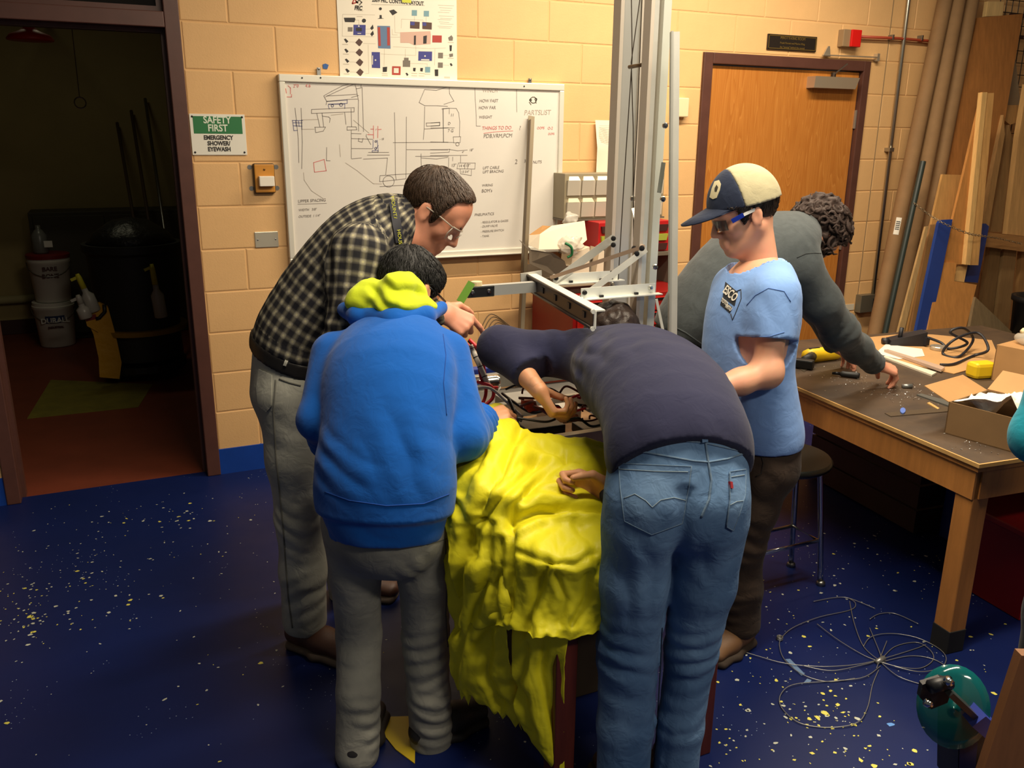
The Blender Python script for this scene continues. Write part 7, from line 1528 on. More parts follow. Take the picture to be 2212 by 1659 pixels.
# ---------------------------------------------------------------- man bending over in navy shirt and blue jeans
def navy():
    side = unit(nRT * .96 + nFW * .1 - nUP * .12)
    t = thing('person', 'person bent far over the table in a navy long sleeved shirt and blue jeans', 'person', (*(P(1415, 1700, 1.85).xy), 0))
    torso = [(PA(1470, 985, 1.865), (.164, .124)), (PA(1464, 930, 1.91), (.164, .128)), (PA(1430, 850, 2.08), (.172, .133)), (PA(1380, 800, 2.30), (.178, .126)), (PA(1345, 775, 2.42), (.15, .10)), (PA(1325, 758, 2.52), (.07, .065))]
    sL, eL, wL = PA(1258, 768, 2.42), PA(1078, 752, 2.52), PA(1160, 834, 2.34); cfL = PA(1140, 806, 2.38)
    sR, eR, wR = PA(1450, 790, 2.42), PA(1430, 930, 2.26), PA(1328, 1058, 2.05)
    armL, armR = ([sL, eL, wL], [.068, .054, .044]), ([sR, eR, wR], [.068, .055, .034])
    kL, aL, kR, aR = PA(1368, 1400, 1.87), PA(1362, 1780, 1.83), PA(1503, 1395, 1.91), PA(1466, 1765, 1.87)
    legL = ([PA(1395, 1120, 1.845), PA(1384, 1250, 1.85), kL, PA(1365, 1560, 1.86), aL], [.097, .086, .074, .070, .070])
    legR = ([PA(1537, 1110, 1.865), PA(1525, 1250, 1.88), kR, PA(1484, 1560, 1.89), aR], [.093, .080, .063, .057, .059])
    hc = PA(1322, 742, 2.62); hf = dirv(-.1, .55, -.83); hu = dirv(-.1, .83, .55)
    hp, W, _ = head_prims(hc, hf, hu, 1.0); neck = [Cone(hc - unit(hu) * .05, PA(1325, 758, 2.52), .056, .062, None, .03)]
    hand = hand_piece(wL, eL, dirv(.52, -.05, -.84), dirv(-.88, -.25, -.40), nFW, [(20, 38, 28), (42, 58, 38), (52, 66, 40), (58, 70, 40)], 1.0, wr=.030, thumb=(.5, .7, -.5), thumb2=(.05, .8, -.6))
    handR = hand_piece(wR, eR, dirv(-.95, .25, .12), dirv(.2, .95, .10), nUP, [(34, 82, 45), (40, 84, 45), (44, 84, 45), (48, 84, 45)], 1.06, thumb=(.55, .75, -.35), thumb2=(.0, .8, -.6))
    body(t, torso, [armL, armR], [legL, legR], SK3, [sculpt(hp + neck, .005, None, None, 0, 2), hand, handR], side)
    hair = hair_piece(hc, hf, hu, 1.0, [(-.2, -.08), (-.05, -.06), (-.03, .0), (.02, .0), (.05, .065), (.09, .085)], .014, .005, .005, (70, 60, 50))
    sdfobj('hair', [hair], mat('dark_brown_hair', (44, 32, 26), 0.5, var=.3, vscale=60, bump=.6, bscale=240, bdist=.002), t)
    N = cloth_mat('navy_jersey', (38, 40, 66), .88, .06, 900, .2, None, 9, .2, .35)
    pr = schain([x[0] for x in torso], [x[1] for x in torso], side, .012, 3) + chain([sL, eL, cfL], [.068, .054, .046], None, .05) + chain(armR[0], armR[1], None, .05)
    spine = unit(torso[3][0] - torso[1][0]); hd = dirv(.22, -.25, -1)
    def disp(p):
        d = -.010 * blob(p, PA(1300, 850, 2.1), .24) * crease(p, nRT * .8 + nUP * .7, .07, .5, 6, 1.0) - .008 * blob(p, PA(1330, 780, 2.2), .18) * crease(p, nUP + nRT * .3, .06, .5, 7, 3.0)
        d = d - .007 * blob(p, PA(1200, 745, 2.4), .14) * crease(p, nRT + nUP * .3, .07, .5, 6, 5.0) - .008 * blob(p, PA(1110, 790, 2.35), .12) * crease(p, nRT * .7 - nUP * .7, .04, .5, 9, 6.0)
        d = d - .006 * blob(p, PA(1470, 900, 1.82), .26) * crease(p, nRT + nUP * .1, .1, .5, 5, 2.0)
        return d
    hemp = PA(1470, 962, 1.86)
    sh = sdfobj('shirt', [sculpt(pr, .0064, disp, lambda p: np.maximum(cut(p, PA(1466, 930, 1.75), unit(dirv(.10, -.95, -.62)), .42), np.maximum(cut(p, cfL, wL - eL, .07), cut(p, eR * .45 + wR * .55, wR - eR, .1))), .004, 1)], N, t)
    J = cloth_mat('blue_denim', (70, 106, 152), .85, .22, 1100, .35, (112, 146, 184), 5, .4, .1)
    top = [Cone(PA(1470, 945, 1.885), PA(1466, 1060, 1.855), (.162, .120), (.170, .135), side, .035)]
    pj_ = top + chain(legL[0], legL[1], side, .02) + chain(legR[0], legR[1], side, .02) + [Cone(PA(1400, 1085, 1.80), PA(1398, 1130, 1.80), .071, .067, None, .05), Cone(PA(1538, 1075, 1.825), PA(1538, 1115, 1.825), .067, .063, None, .05)]
    def jd(p):
        d = 0
        for (u, v, dd, r, a, wl, ax, sd) in [(1375, 1430, 1.78, .17, .010, .055, nUP + nRT * .25, 1), (1500, 1420, 1.83, .15, .009, .05, nUP - nRT * .2, 2), (1365, 1560, 1.78, .14, .009, .05, nUP - nRT * .15, 3), (1480, 1560, 1.8, .14, .007, .055, nUP, 4), (1370, 1250, 1.75, .2, .006, .075, nRT + nUP * .35, 5), (1540, 1180, 1.8, .12, .005, .06, nRT * .7 + nUP * .7, 6)]:
            d = d - a * blob(p, PA(u, v, dd), r) * crease(p, ax, wl, .5, 8, sd * 3.3)
        s = (p - PA(1490, 1090, 1.7)) @ nRT; zz = p[:, 2]; d = d + .012 * np.exp(-(s / .018) ** 2) * (zz < PA(1490, 1040, 1.75)[2]) * (((p - PA(1490, 1100, 1.8)) @ nFW) < .05)
        return d
    je = sdfobj('jeans', [sculpt(pj_, .0062, jd, lambda p: np.maximum(cut(p, aL + unit(aL - kL) * .03, aL - kL, .14), cut(p, aR + unit(aR - kR) * .03, aR - kR, .14)), 0, 1)], J, t)
    bj = bvh_of(je); ST = mat('denim_stitch', (132, 150, 160), .9); ED = cloth_mat('denim_seam', (132, 156, 178), .9, .25, 900, .3, (96, 124, 154), 90, .3, .1)
    PK = cloth_mat('denim_pocket', (78, 112, 156), .85, .2, 1100, .35, (116, 148, 184), 7, .4, .1)
    for poly, tops, arc in (([(1342, 997), (1496, 1000), (1490, 1060), (1478, 1122), (1414, 1148), (1356, 1120), (1346, 1050)], [(1342, 999), (1418, 1002), (1496, 1002)], [(1352, 1072), (1376, 1062), (1400, 1076), (1414, 1090), (1432, 1074), (1460, 1068), (1486, 1074)]),
                            ([(1578, 1010), (1612, 1004), (1612, 1060), (1602, 1096), (1588, 1136), (1574, 1128), (1580, 1070)], [(1578, 1012), (1612, 1006)], [(1582, 1082), (1596, 1074), (1610, 1072)])):
        pk = patch('pocket', bj, poly, .0035, PK, je, 7); pb = bvh_of(pk)
        seam('stitching', bj, poly + [poly[0]], .0016, ED, pk, .003); seam('stitching', pb, arc, .0011, ST, pk, .0004); seam('stitching', pb, [(a, b + 10) for a, b in tops], .0012, ST, pk, .0004)
    seam('yoke_seam', bj, [(1336, 966), (1400, 972), (1450, 980), (1500, 988), (1534, 990), (1575, 982), (1614, 968)], .0028, ED, je, .0004); seam('centre_seam', bj, [(1524, 935), (1532, 985), (1540, 1030), (1536, 1070), (1520, 1110)], .003, ED, je, .0004)
    seam('waistband_seam', bj, [(1380, 950), (1440, 944), (1520, 948), (1606, 966)], .002, ED, je, .0004)
    patch('belt_loop', bj, [(1513, 922), (1524, 922), (1529, 946), (1517, 948)], .008, PK, je, 4); patch('leather_patch', bj, [(1594, 946), (1602, 950), (1608, 960), (1600, 962)], .004, mat('tan_leather', (168, 120, 56), .6), je, 3)
    patch('red_tab', bj, [(1577, 1031), (1582, 1032), (1584, 1046), (1579, 1046)], .007, mat('red_tab', (150, 30, 40), .7), je, 3)
    seam('inseam', bj, [(1440, 1350), (1438, 1450), (1434, 1560), (1428, 1650)], .002, mat('denim_dark', (34, 46, 70), .9), je, .0004)
    BT = mat('brown_boot', (70, 48, 36), .6)
    shoe(t, aL, dirv(-.1, 1, 0), 0, BT, RUB, .29, .052, .08); shoe(t, aR, dirv(.15, 1, 0), 0, BT, RUB, .29, .052, .08)
navy()

# ---------------------------------------------------------------- boy in the cap and light blue T-shirt
def capboy():
    fc = unit(-nRT * .9 - nFW * .42); side = np.cross(fc, nUP)
    t = thing('person', 'boy in navy and beige cap, light blue T-shirt and dark trousers looking down', 'person', (*(P(1610, 1370, 2.66).xy), 0))
    torso = [(PA(1636, 925, 2.62), (.165, .132)), (PA(1622, 860, 2.61), (.162, .130)), (PA(1612, 770, 2.60), (.158, .122)), (PA(1622, 670, 2.60), (.165, .116)), (PA(1632, 605, 2.61), (.145, .09)), (PA(1638, 562, 2.63), (.066, .062))]
    sL, eL, wL = PA(1668, 628, 2.48), PA(1656, 795, 2.43), PA(1520, 836, 2.36)
    sR, eR, wR = PA(1582, 612, 2.74), PA(1560, 770, 2.74), PA(1500, 850, 2.56)
    kL, aL, kR, aR = PA(1608, 1165, 2.58), PA(1606, 1335, 2.60), PA(1606, 1140, 2.78), PA(1598, 1300, 2.82)
    legL = ([PA(1645, 985, 2.57), PA(1628, 1080, 2.57), kL, PA(1607, 1260, 2.59), aL], [.098, .085, .072, .070, .072])
    legR = ([PA(1622, 975, 2.70), PA(1612, 1070, 2.75), kR, PA(1602, 1230, 2.8), aR], [.095, .082, .070, .068, .068])
    arms = [([sL, eL, wL], [.058, .046, .034]), ([sR, eR, wR], [.058, .046, .034])]
    hc = PA(1601, 450, 2.63); hf = dirv(-.92, -.06, -.36); hu = dirv(-.34, -.02, .94)
    hp, W, (hr, hf2, hu2) = head_prims(hc, hf, hu, .96)
    neck = [Cone(hc - hu2 * .05 - hf2 * .02, PA(1638, 575, 2.63), .050, .056, None, .035)]
    arm = chain([sL, eL * .98 + sL * .02, eL, PA(1600, 815, 2.40), wL], [.050, .040, .039, .036, .027], None, .03)
    hand = hand_piece(wL, eL, dirv(-.95, .1, -.1), dirv(-.1, -.5, .8), dirv(0, .9, .3), [(30, 35, 25)] * 4, .98); handR = hand_piece(wR, eR, dirv(-.9, -.2, -.2), dirv(0, -.5, .8), dirv(0, -.9, .3), [(30, 35, 25)] * 4, .98)
    body(t, torso, arms, [legL, legR], SK2, [sculpt(hp + neck, .004, None, None, 0, 2), sculpt(arm, .006, None, None, 0, 2), hand, handR], side)
    hair = hair_piece(hc, hf, hu, .96, [(-.2, -.085), (-.06, -.078), (-.036, -.035), (-.022, .01), (.0, .022), (.012, -.01), (.03, -.02), (.04, .03), (.09, .06)], .0075, .004, .0012, (110, 60, 40), clip2=lambda p: ((p - W(0, 0, .040)) @ hu2) - ((p - W(0, 0, .030)) @ hf2) * .13)
    sdfobj('hair', [hair], mat('dark_hair', (38, 28, 22), 0.5, var=.3, vscale=60, bump=.6, bscale=260, bdist=.002), t)
    strands([o for o in t.children if o.name.startswith('hair')][0], hc, W(0, -.05, .10), MATS['dark_hair'], 900, .014, .0009, .002, 3)
    # T-shirt
    B = cloth_mat('light_blue_jersey', (128, 166, 226), .9, .05, 900, .2, None, 9, .2, .35)
    pr = schain([x[0] for x in torso], [x[1] for x in torso], side, .012, 3) + chain([sL, eL * .62 + sL * .38], [.068, .067], None, .035) + chain([sR, eR * .62 + sR * .38], [.068, .067], None, .035)
    cL, cR = eL * .55 + sL * .45, eR * .55 + sR * .45
    def disp(p):
        d = -.009 * blob(p, PA(1640, 880, 2.5), .18) * crease(p, nUP + nRT * .25, .07, .5, 6, 1.0) - .005 * blob(p, PA(1560, 800, 2.5), .15) * crease(p, nRT * .8 + nUP * .4, .06, .5, 6, 3.0)
        d = d - .006 * blob(p, PA(1650, 690, 2.42), .12) * crease(p, nRT + nUP * .3, .055, .5, 8, 2.0) - .004 * blob(p, PA(1700, 700, 2.6), .15) * crease(p, nUP * .6 + nRT, .06, .5, 8, 5)
        return d
    nb = PA(1638, 568, 2.63); nax = unit(hc - nb); ncut = lambda p: cut(p, nb, nax, .10)
    sh = sdfobj('t_shirt', [sculpt(pr, .006, disp, lambda p: np.maximum(np.maximum(cut(p, PA(1640, 940, 2.62), dirv(.05, 0, -1), 9), np.maximum(cut(p, cL, eL - sL, .1), cut(p, cR, eR - sR, .1))), ncut(p)), 0, 1)], B, t)
    bs = bvh_of(sh); ST = mat('blue_seam', (92, 128, 190), .9)
    seam('seam', bs, [(1610, 650), (1628, 628), (1656, 612), (1690, 618), (1704, 640)], .0016, ST, sh); seam('seam', bs, [(1622, 718), (1660, 716), (1692, 706)], .0012, ST, sh)
    collar_ring(sh, nb - nax * .004, nax, side, (.070, .066), B, h=.009)
    # print on the chest
    DK = mat('print_dark', (46, 50, 56), .8); WP = mat('print_white', (225, 226, 222), .8)
    pt = patch('print', bs, [(1563, 600), (1590, 622), (1584, 652), (1558, 634)], .0012, DK, sh, 4); patch('print', bs, [(1556, 636), (1578, 654), (1574, 668), (1553, 650)], .0012, DK, sh, 4)
    seam('print_outline', bs, [(1588, 620), (1597, 616), (1598, 636), (1586, 668), (1580, 682), (1576, 668)], .0014, DK, sh, .001)
    for (txt, u, v, du, dv, sz) in (('ESCO', 1575, 626, 22, 19, .036), ('TOTO', 1563, 644, 16, 13, .016), ('IVITU', 1572, 656, 14, 11, .015)):
        h = rays(bs, [(u, v), (u + du * .4, v + dv * .4)], .003)
        if h[0] and h[1]:
            x = (h[1][0] - h[0][0]).normalized(); text_mesh(txt, sz, WP, frameM(h[0][0], x, h[0][1].cross(x), None), 'lettering', sh, bold=.0008, width=.72)
    # trousers
    Q = cloth_mat('dark_brown_cotton', (58, 46, 38), .88, .1, 900, .3, None, 7, .35, .15)
    top = [Cone(PA(1638, 915, 2.62), PA(1636, 985, 2.62), (.150, .118), (.155, .128), side, .04)]
    qd = lambda p: -.007 * blob(p, PA(1615, 1180, 2.5), .15) * crease(p, nUP + nRT * .3, .055, .5, 7, 1) - .009 * blob(p, PA(1610, 1310, 2.52), .12) * crease(p, nUP - nRT * .2, .045, .5, 8, 4) - .005 * blob(p, PA(1635, 1050, 2.5), .15) * crease(p, nUP + nRT, .06, .5, 7, 6)
    tr = sdfobj('trousers', [sculpt(top + chain(legL[0], legL[1], None, .03) + chain(legR[0], legR[1], None, .03), .0068, qd, lambda p: np.maximum(cut(p, aL + unit(aL - kL) * .02, aL - kL, .12), cut(p, aR + unit(aR - kR) * .02, aR - kR, .12)), 0, 1)], Q, t)
    bt = bvh_of(tr); seam('pocket_seam', bt, [(1646, 968), (1652, 990), (1648, 1012), (1636, 1020)], .002, mat('brown_seam', (34, 27, 22), .9), tr)
    BO = mat('tan_boot', (104, 74, 46), .6, var=.15, vscale=20); SO = mat('boot_sole', (52, 40, 30), .8)
    shoe(t, aL, dirv(-.75, -.65, 0), 0, BO, SO, .28, .052, .08); shoe(t, aR, dirv(-.9, -.2, 0), 0, BO, SO, .28, .052, .08)
    # cap
    CN = cloth_mat('cap_navy', (36, 44, 64), .85, .06, 1200, .25); CB = cloth_mat('cap_beige_mesh', (178, 170, 138), .9, .08, 500, .6)
    cu = unit(hu2 - hf2 * .0); cp = [ell(W(0, -.008, .030), (.088, .111, .116), hr, cu, .02)]
    base = lambda p: -(((p - W(0, 0, .030)) @ cu) - ((p - W(0, 0, .030)) @ hf2) * .13)
    front = lambda p: np.maximum(base(p), -((p - W(0, .016, 0)) @ hf2)); back = lambda p: np.maximum(base(p), ((p - W(0, .016, 0)) @ hf2))
    cap = sdfobj('cap', [sculpt(cp, .004, None, front, .001, 1)], CN, t); sdfobj('cap_mesh', [sculpt(cp, .004, lambda p: -.0012 * crease(p, hr, .03, .2, 9), back, 0, 1)], CB, cap)
    br = MB(); n = 20; top_, bot = [], []
    for i in range(n + 1):
        a = math.pi * (i / n); 
        for k, rr in enumerate((0.0, 0.5, 1.0)):
            x = math.cos(a) * (.082 - .004 * rr); y = .045 + (.055 + .100 * rr) * math.sin(a); z = .056 - .020 * rr * math.sin(a) - 2.6 * x * x
            top_.append(W(x, y, z)); bot.append(A3(W(x, y, z)) - hu2 * .004)
    N = len(top_); fs = []
    for i in range(n):
        for k in range(2):
            a = i * 3 + k; fs += [(a, a + 1, a + 4, a + 3), (N + a + 3, N + a + 4, N + a + 1, N + a)]
        fs.append((i * 3 + 2, N + i * 3 + 2, N + i * 3 + 5, i * 3 + 5))
    br.add([tuple(v) for v in top_ + bot], fs); bo = br.build('cap_brim', CN, cap, smooth=True)
    MB().lathe([(0.0, .004), (.006, .003), (.008, 0)], W(0, -.004, .146), 10, cu).build('cap_button', CN, cap, smooth=True)
    bc = bvh_of(cap); CR = mat('cap_crest', (196, 186, 150), .8); cr = patch('crest', bc, [(1536, 384), (1545, 381), (1549, 389), (1547, 402), (1541, 419), (1533, 422), (1526, 418), (1530, 400)], .002, CR, cap, 4)
    patch('crest_emblem', bvh_of(cr), [(1540, 391), (1543, 396), (1540, 406), (1536, 405), (1536, 398)], .0012, mat('crest_dark', (50, 46, 36), .8), cap, 3)
    # sunglasses: white and blue temple
    g = MB(); g.bar(W(-.084, .028, .012), W(-.080, -.014, .014), .003, .009, hu2); go = g.build('glasses', mat('white_gloss', (232, 232, 228), .3), t)
    g = MB(); g.bar(W(-.079, .066, .005), W(-.084, .028, .012), .004, .013, hu2); g.build('temple_tip', mat('blue_gloss', (24, 48, 150), .3), go)
    gl = MB(); pts = [W(x, .103 - x * x * 5.5, z) for z in (.012, -.02) for x in np.linspace(-.066, .066, 11)]; gl.add(pts, [(i, i + 1, 12 + i, 11 + i) for i in range(10)]); gl.build('lens', mat('smoke_lens', (30, 30, 36), .08, alpha=.8), go, smooth=True)
capboy()

# ---------------------------------------------------------------- curly haired person reaching across the bench
def curly():
    fc = unit(nRT * .85 + nFW * .5); side = np.cross(fc, nUP)
    t = thing('person', 'curly dark haired person in charcoal long sleeved top leaning over the workbench', 'person', (*(P(1500, 1200, 3.05).xy), 0))
    torso = [(PA(1492, 745, 3.05), (.17, .125)), (PA(1505, 695, 3.05), (.175, .13)), (PA(1560, 612, 3.08), (.185, .132)), (PA(1632, 540, 3.12), (.195, .128)), (PA(1685, 505, 3.15), (.165, .095)), (PA(1722, 488, 3.18), (.075, .07))]
    sR, eR, wR = PA(1728, 572, 3.02), PA(1812, 702, 3.14), PA(1888, 771, 3.37)
    sL, eL, wL = PA(1690, 520, 3.40), PA(1760, 650, 3.55), PA(1800, 735, 3.65)
    arms = [([sR, PA(1770, 640, 3.06), eR, PA(1850, 738, 3.27), wR], [.074, .066, .060, .052, .043]), ([sL, eL, wL], [.07, .058, .042])]
    kR, aR, kL, aL = PA(1500, 960, 3.0), PA(1500, 1190, 3.05), PA(1520, 940, 3.25), PA(1525, 1150, 3.3)
    legs = [([PA(1492, 790, 3.0), kR, aR], [.11, .08, .072]), ([PA(1505, 785, 3.15), kL, aL], [.105, .08, .072])]
    hc = PA(1752, 492, 3.22); hf = dirv(.55, .35, -.76); hu = dirv(.70, .15, .64)
    hp, W, (hr, hf2, hu2) = head_prims(hc, hf, hu, 1.0); neck = [Cone(hc - hu2 * .05 - hf2 * .03, PA(1722, 492, 3.18), .056, .064, None, .03)]
    hand = hand_piece(wR, eR, dirv(.86, .18, -.30), dirv(.25, -.25, .92), dirv(.1, .95, .1), [(38, 32, 25), (40, 36, 25), (44, 38, 25), (48, 38, 25)], 1.06, thumb=(.5, .75, -.55), thumb2=(.1, .8, -.6))
    handL = hand_piece(wL, eL, dirv(.7, .3, -.4), nUP, dirv(.5, -.8, 0), [(30, 30, 20)] * 4, 1.0)
    body(t, torso, arms, legs, SK1, [sculpt(hp + neck, .005, None, None, 0, 2), hand, handL], side)
    # curls
    rng = np.random.RandomState(5); curls = []
    for _ in range(150):
        v = rng.normal(size=3); v /= np.linalg.norm(v); l = np.array((v @ hr, v @ hf2, v @ hu2))
        if l[1] > .55 and l[2] < .35: continue
        if l[2] < -.75: continue
        q = hc + (hr * l[0] * .088 + hf2 * (l[1] * .105 - .015) + hu2 * (l[2] * .10 + .03)); tg = np.cross(v, rng.normal(size=3)); tg /= np.linalg.norm(tg); b2 = np.cross(v, tg)
        pts = [q + (tg * math.cos(a) + b2 * math.sin(a)) * .014 * (1 + .3 * a / 6) + v * (.004 * a) - nUP * .003 * a for a in np.linspace(0, 6.5, 9)]
        mb = MB(); curls.append(pts)
    hp2 = head_prims(hc, hf, hu, 1.0, False)[0][:3]
    hcl = lambda p: np.interp((p - hc) @ hf2, [-.2, -.05, .03, .05, .12], [-.09, -.075, -.02, .03, .07]) - (p - hc) @ hu2
    hair = sdfobj('hair', [sculpt(hp2, .0045, lambda p: -.012 * vnoise(p, 55) - .006 * vnoise(p, 110), hcl, .018, 1)], mat('curly_hair', (52, 36, 29), 0.75, var=.3, vscale=70, bump=.5, bscale=200, bdist=.002), t)
    mb = MB()
    for pts in curls: mb.tube(pts, [.0055] * 3 + [.0065] * 4 + [.004, .0015], 5)
    mb.build('curl', MATS['curly_hair'], hair, smooth=True); hair.children[0]['kind'] = 'stuff'
    G = cloth_mat('charcoal_jersey', (70, 76, 78), .88, .12, 500, .35, None, 40, .2, .4)
    pr = schain([x[0] for x in torso], [x[1] for x in torso], side, .012, 3) + chain(arms[0][0], arms[0][1], None, .045) + chain(arms[1][0], arms[1][1], None, .05)
    def disp(p):
        d = -.006 * blob(p, PA(1760, 600, 2.95), .14) * crease(p, nRT - nUP * .3, .06, .5, 8, 1) - .007 * blob(p, eR, .13) * crease(p, eR - sR, .045, .5, 9, 3) - .005 * blob(p, wR, .12) * crease(p, wR - eR, .04, .5, 9, 6)
        return d
    sh = sdfobj('shirt', [sculpt(pr, .0068, disp, lambda p: np.maximum(cut(p, PA(1500, 722, 3.05), dirv(-.3, 0, -.95), .4), np.maximum(cut(p, wR, wR - eR, .08), cut(p, wL, wL - eL, .08))), 0, 1)], G, t)
    bs = bvh_of(sh); seam('seam', bs, [(1716, 545), (1735, 536), (1755, 534), (1775, 535)], .0016, mat('charcoal_seam', (44, 48, 48), .9), sh)
    seam('hem', bs, [(1456, 700), (1480, 712), (1515, 736)], .003, G, sh, .0005)
    Q = cloth_mat('olive_cotton', (40, 40, 34), .88, .1, 900, .3, None, 7, .35, .15)
    sdfobj('trousers', [sculpt([Cone(PA(1490, 730, 3.05), PA(1492, 800, 3.05), (.165, .12), (.172, .138), side, .04)] + chain(legs[0][0], legs[0][1], None, .03) + chain(legs[1][0], legs[1][1], None, .03), .009, None, lambda p: np.maximum(cut(p, aL + nUP * -.02, aL - kL, .12), cut(p, aR + nUP * -.02, aR - kR, .12)), 0, 1)], Q, t)
    BT = MATS['dark_shoe']
    shoe(t, aR, dirv(.9, .3, 0), 0, BT, RUB, .29, .052, .08); shoe(t, aL, dirv(.9, .3, 0), 0, BT, RUB, .29, .052, .08)
curly()

# ---------------------------------------------------------------- person at the right edge, teal sleeve
def teal():
    base = P(2445, 1000, 1.98); bx = np.array((base.x, base.y, 0.0)); fc = unit(nFW * .9 + nRT * .2); side = np.cross(fc, nUP)
    t = thing('person', 'person at the right edge of the picture, only a teal sleeve showing', 'person', (bx[0], bx[1], 0))
    Z = lambda r, f, z: bx + nRT * r + nFW * f + nUP * z
    torso = [(Z(0, 0, .88), (.17, .13)), (Z(0, 0, 1.05), (.165, .125)), (Z(0, .0, 1.22), (.18, .13)), (Z(0, .02, 1.36), (.15, .1)), (Z(0, .03, 1.43), (.07, .065))]
    sL, eL, wL = Z(-.19, .0, 1.34), PA(2248, 922, 1.93), Z(.0, .24, 1.0); sR, eR, wR = Z(.19, 0, 1.34), Z(.25, .03, 1.05), Z(.1, .25, .98)
    arms = [([sL, eL, wL], [.07, .058, .045]), ([sR, eR, wR], [.07, .058, .045])]
    kL, aL, kR, aR = Z(-.1, .0, .5), Z(-.1, 0, .09), Z(.1, 0, .5), Z(.1, 0, .09)
    legs = [([Z(-.09, 0, .86), kL, aL], [.1, .08, .07]), ([Z(.09, 0, .86), kR, aR], [.1, .08, .07])]
    hc = Z(0, .05, 1.60); hp, W, _ = head_prims(hc, dirv(-.2, .9, -.4), dirv(0, .4, .9), 1.0); neck = [Cone(hc - nUP * .05, Z(0, .02, 1.42), .055, .06, None, .03)]
    h1 = hand_piece(wL, eL, dirv(.5, .8, -.2), nUP, nRT, [(30, 30, 20)] * 4, .95); h2 = hand_piece(wR, eR, dirv(-.5, .8, -.2), nUP, -nRT, [(30, 30, 20)] * 4, .95)
    body(t, torso, arms, legs, SK2, [sculpt(hp + neck, .006, None, None, 0, 2), h1, h2], side)
    sdfobj('hair', [hair_piece(hc, dirv(-.2, .9, -.4), dirv(0, .4, .9), 1.0, [(-.2, -.08), (-.05, -.06), (-.03, .0), (.02, .0), (.05, .065), (.09, .085)], .014, .006, .004)], MATS['dark_brown_hair'], t)
    T = cloth_mat('teal_fleece', (22, 142, 164), .9, .06, 700, .2, None, 9, .25, .4)
    pr = schain([x[0] for x in torso], [x[1] for x in torso], side, .012, 3) + chain(arms[0][0], arms[0][1], None, .04) + chain(arms[1][0], arms[1][1], None, .05)
    sdfobj('sweater', [sculpt(pr, .008, lambda p: -.006 * blob(p, eL, .16) * crease(p, nUP + nRT, .06, .5, 7), lambda p: np.maximum(cut(p, Z(0, 0, .84), -nUP, .4), np.maximum(cut(p, wL, wL - eL, .08), cut(p, wR, wR - eR, .08))), 0, 1)], T, t)
    Q = cloth_mat('black_cotton', (26, 26, 30), .88, .1)
    sdfobj('trousers', [sculpt([Cone(Z(0, 0, .96), Z(0, 0, .84), (.16, .12), (.165, .13), side, .04)] + chain(legs[0][0], legs[0][1], None, .03) + chain(legs[1][0], legs[1][1], None, .03), .011, None, lambda p: .07 - p[:, 2], 0, 1)], Q, t)
    shoe(t, aR, nFW, 0, MATS['dark_shoe'], RUB, .27, .05, .075); shoe(t, aL, nFW, 0, MATS['dark_shoe'], RUB, .27, .05, .075)
teal()

# ------------------------------------------------------------------ storeroom things
def bucket(label, u, v, Y, zb, mlid, lidcol, txt, band=None):
    c = onY(u, v, Y); c.z = zb; t = thing('paint_bucket', label, 'bucket', c); BW_ = mat('bucket_white', (206, 204, 196), .5)
    MB().lathe([(.125, 0), (.128, .005), (.148, .30), (.156, .31), (.156, .33), (.15, .335), (.15, .36), (.0, .36)], c, 28).build('bucket_body', BW_, t, autosm=40)
    if lidcol: MB().lathe([(.158, .345), (.16, .372), (.15, .38), (0, .378)], c, 28).build('lid', lidcol, t, autosm=40)
    MB().tube([c + Vector((.158 * math.cos(x), .158 * math.sin(x), .31 - .10 * math.sin(max(0, -x)) if x < 0 else .31)) for x in np.linspace(-math.pi, 0, 14)], .004, 6).build('bail_handle', M_STEEL, t, smooth=True)
    d = (CAM - c); d.z = 0; d.normalize(); s = Vector((-d.y, d.x, 0)); 
    if band: 
        mm = MB(); K = 8
        for k in range(K + 1): an = -.5 + k / K; o = (d * math.cos(an) + s * math.sin(an)); mm.v += [tuple(c + o * .143 + UP * .20), tuple(c + o * .146 + UP * .26)]
        mm.f = [(2 * k, 2 * k + 2, 2 * k + 3, 2 * k + 1) for k in range(K)]; mm.mi = [0] * K; mm.build('label_band', band, t)
    for (tx, z, h, m) in txt: text_mesh(tx, h, m, frameM(c + d * .152 + UP * z, s, UP, None), 'lettering', t, bold=.0015)
    return t
IK = mat('bucket_ink', (70, 40, 40), .6); IB = mat('bucket_blue', (36, 50, 96), .6); IW = mat('bucket_letter', (200, 200, 196), .6)
bc = onZ(125, 762, 0); 
bucket('white bucket with dark label standing on the storeroom floor', 125, 762, bc.y, 0.0, None, None, [('DURALL', .225, .055, IW), ('INDUSTRIAL', .17, .02, IK)], IB)
bucket('white bucket with red lid stacked on the other bucket', 112, 660, bc.y, .365, None, mat('lid_red', (120, 24, 24), .5), [('BARE', .27, .045, IK), ('BONE', .215, .045, IK)])
pb = thing('pump_bottle', 'dim plastic bottle standing on the red bucket lid', 'bottle', Vector((bc.x - .02, bc.y, .745))); cb2 = Vector((bc.x - .03, bc.y, .746)); MB().lathe([(.05, 0), (.055, .01), (.055, .14), (.03, .18), (.018, .19), (.018, .22), (0, .22)], cb2, 18).build('bottle_body', mat('dim_bottle', (110, 112, 110), .3), pb, smooth=True); MB().box(-.03, .03, -.002, .002, .05, .1, M=Matrix.Translation(cb2 + Vector((.06, -.055, 0)))).build('label', mat('label_bright', (226, 226, 220), .6), pb)
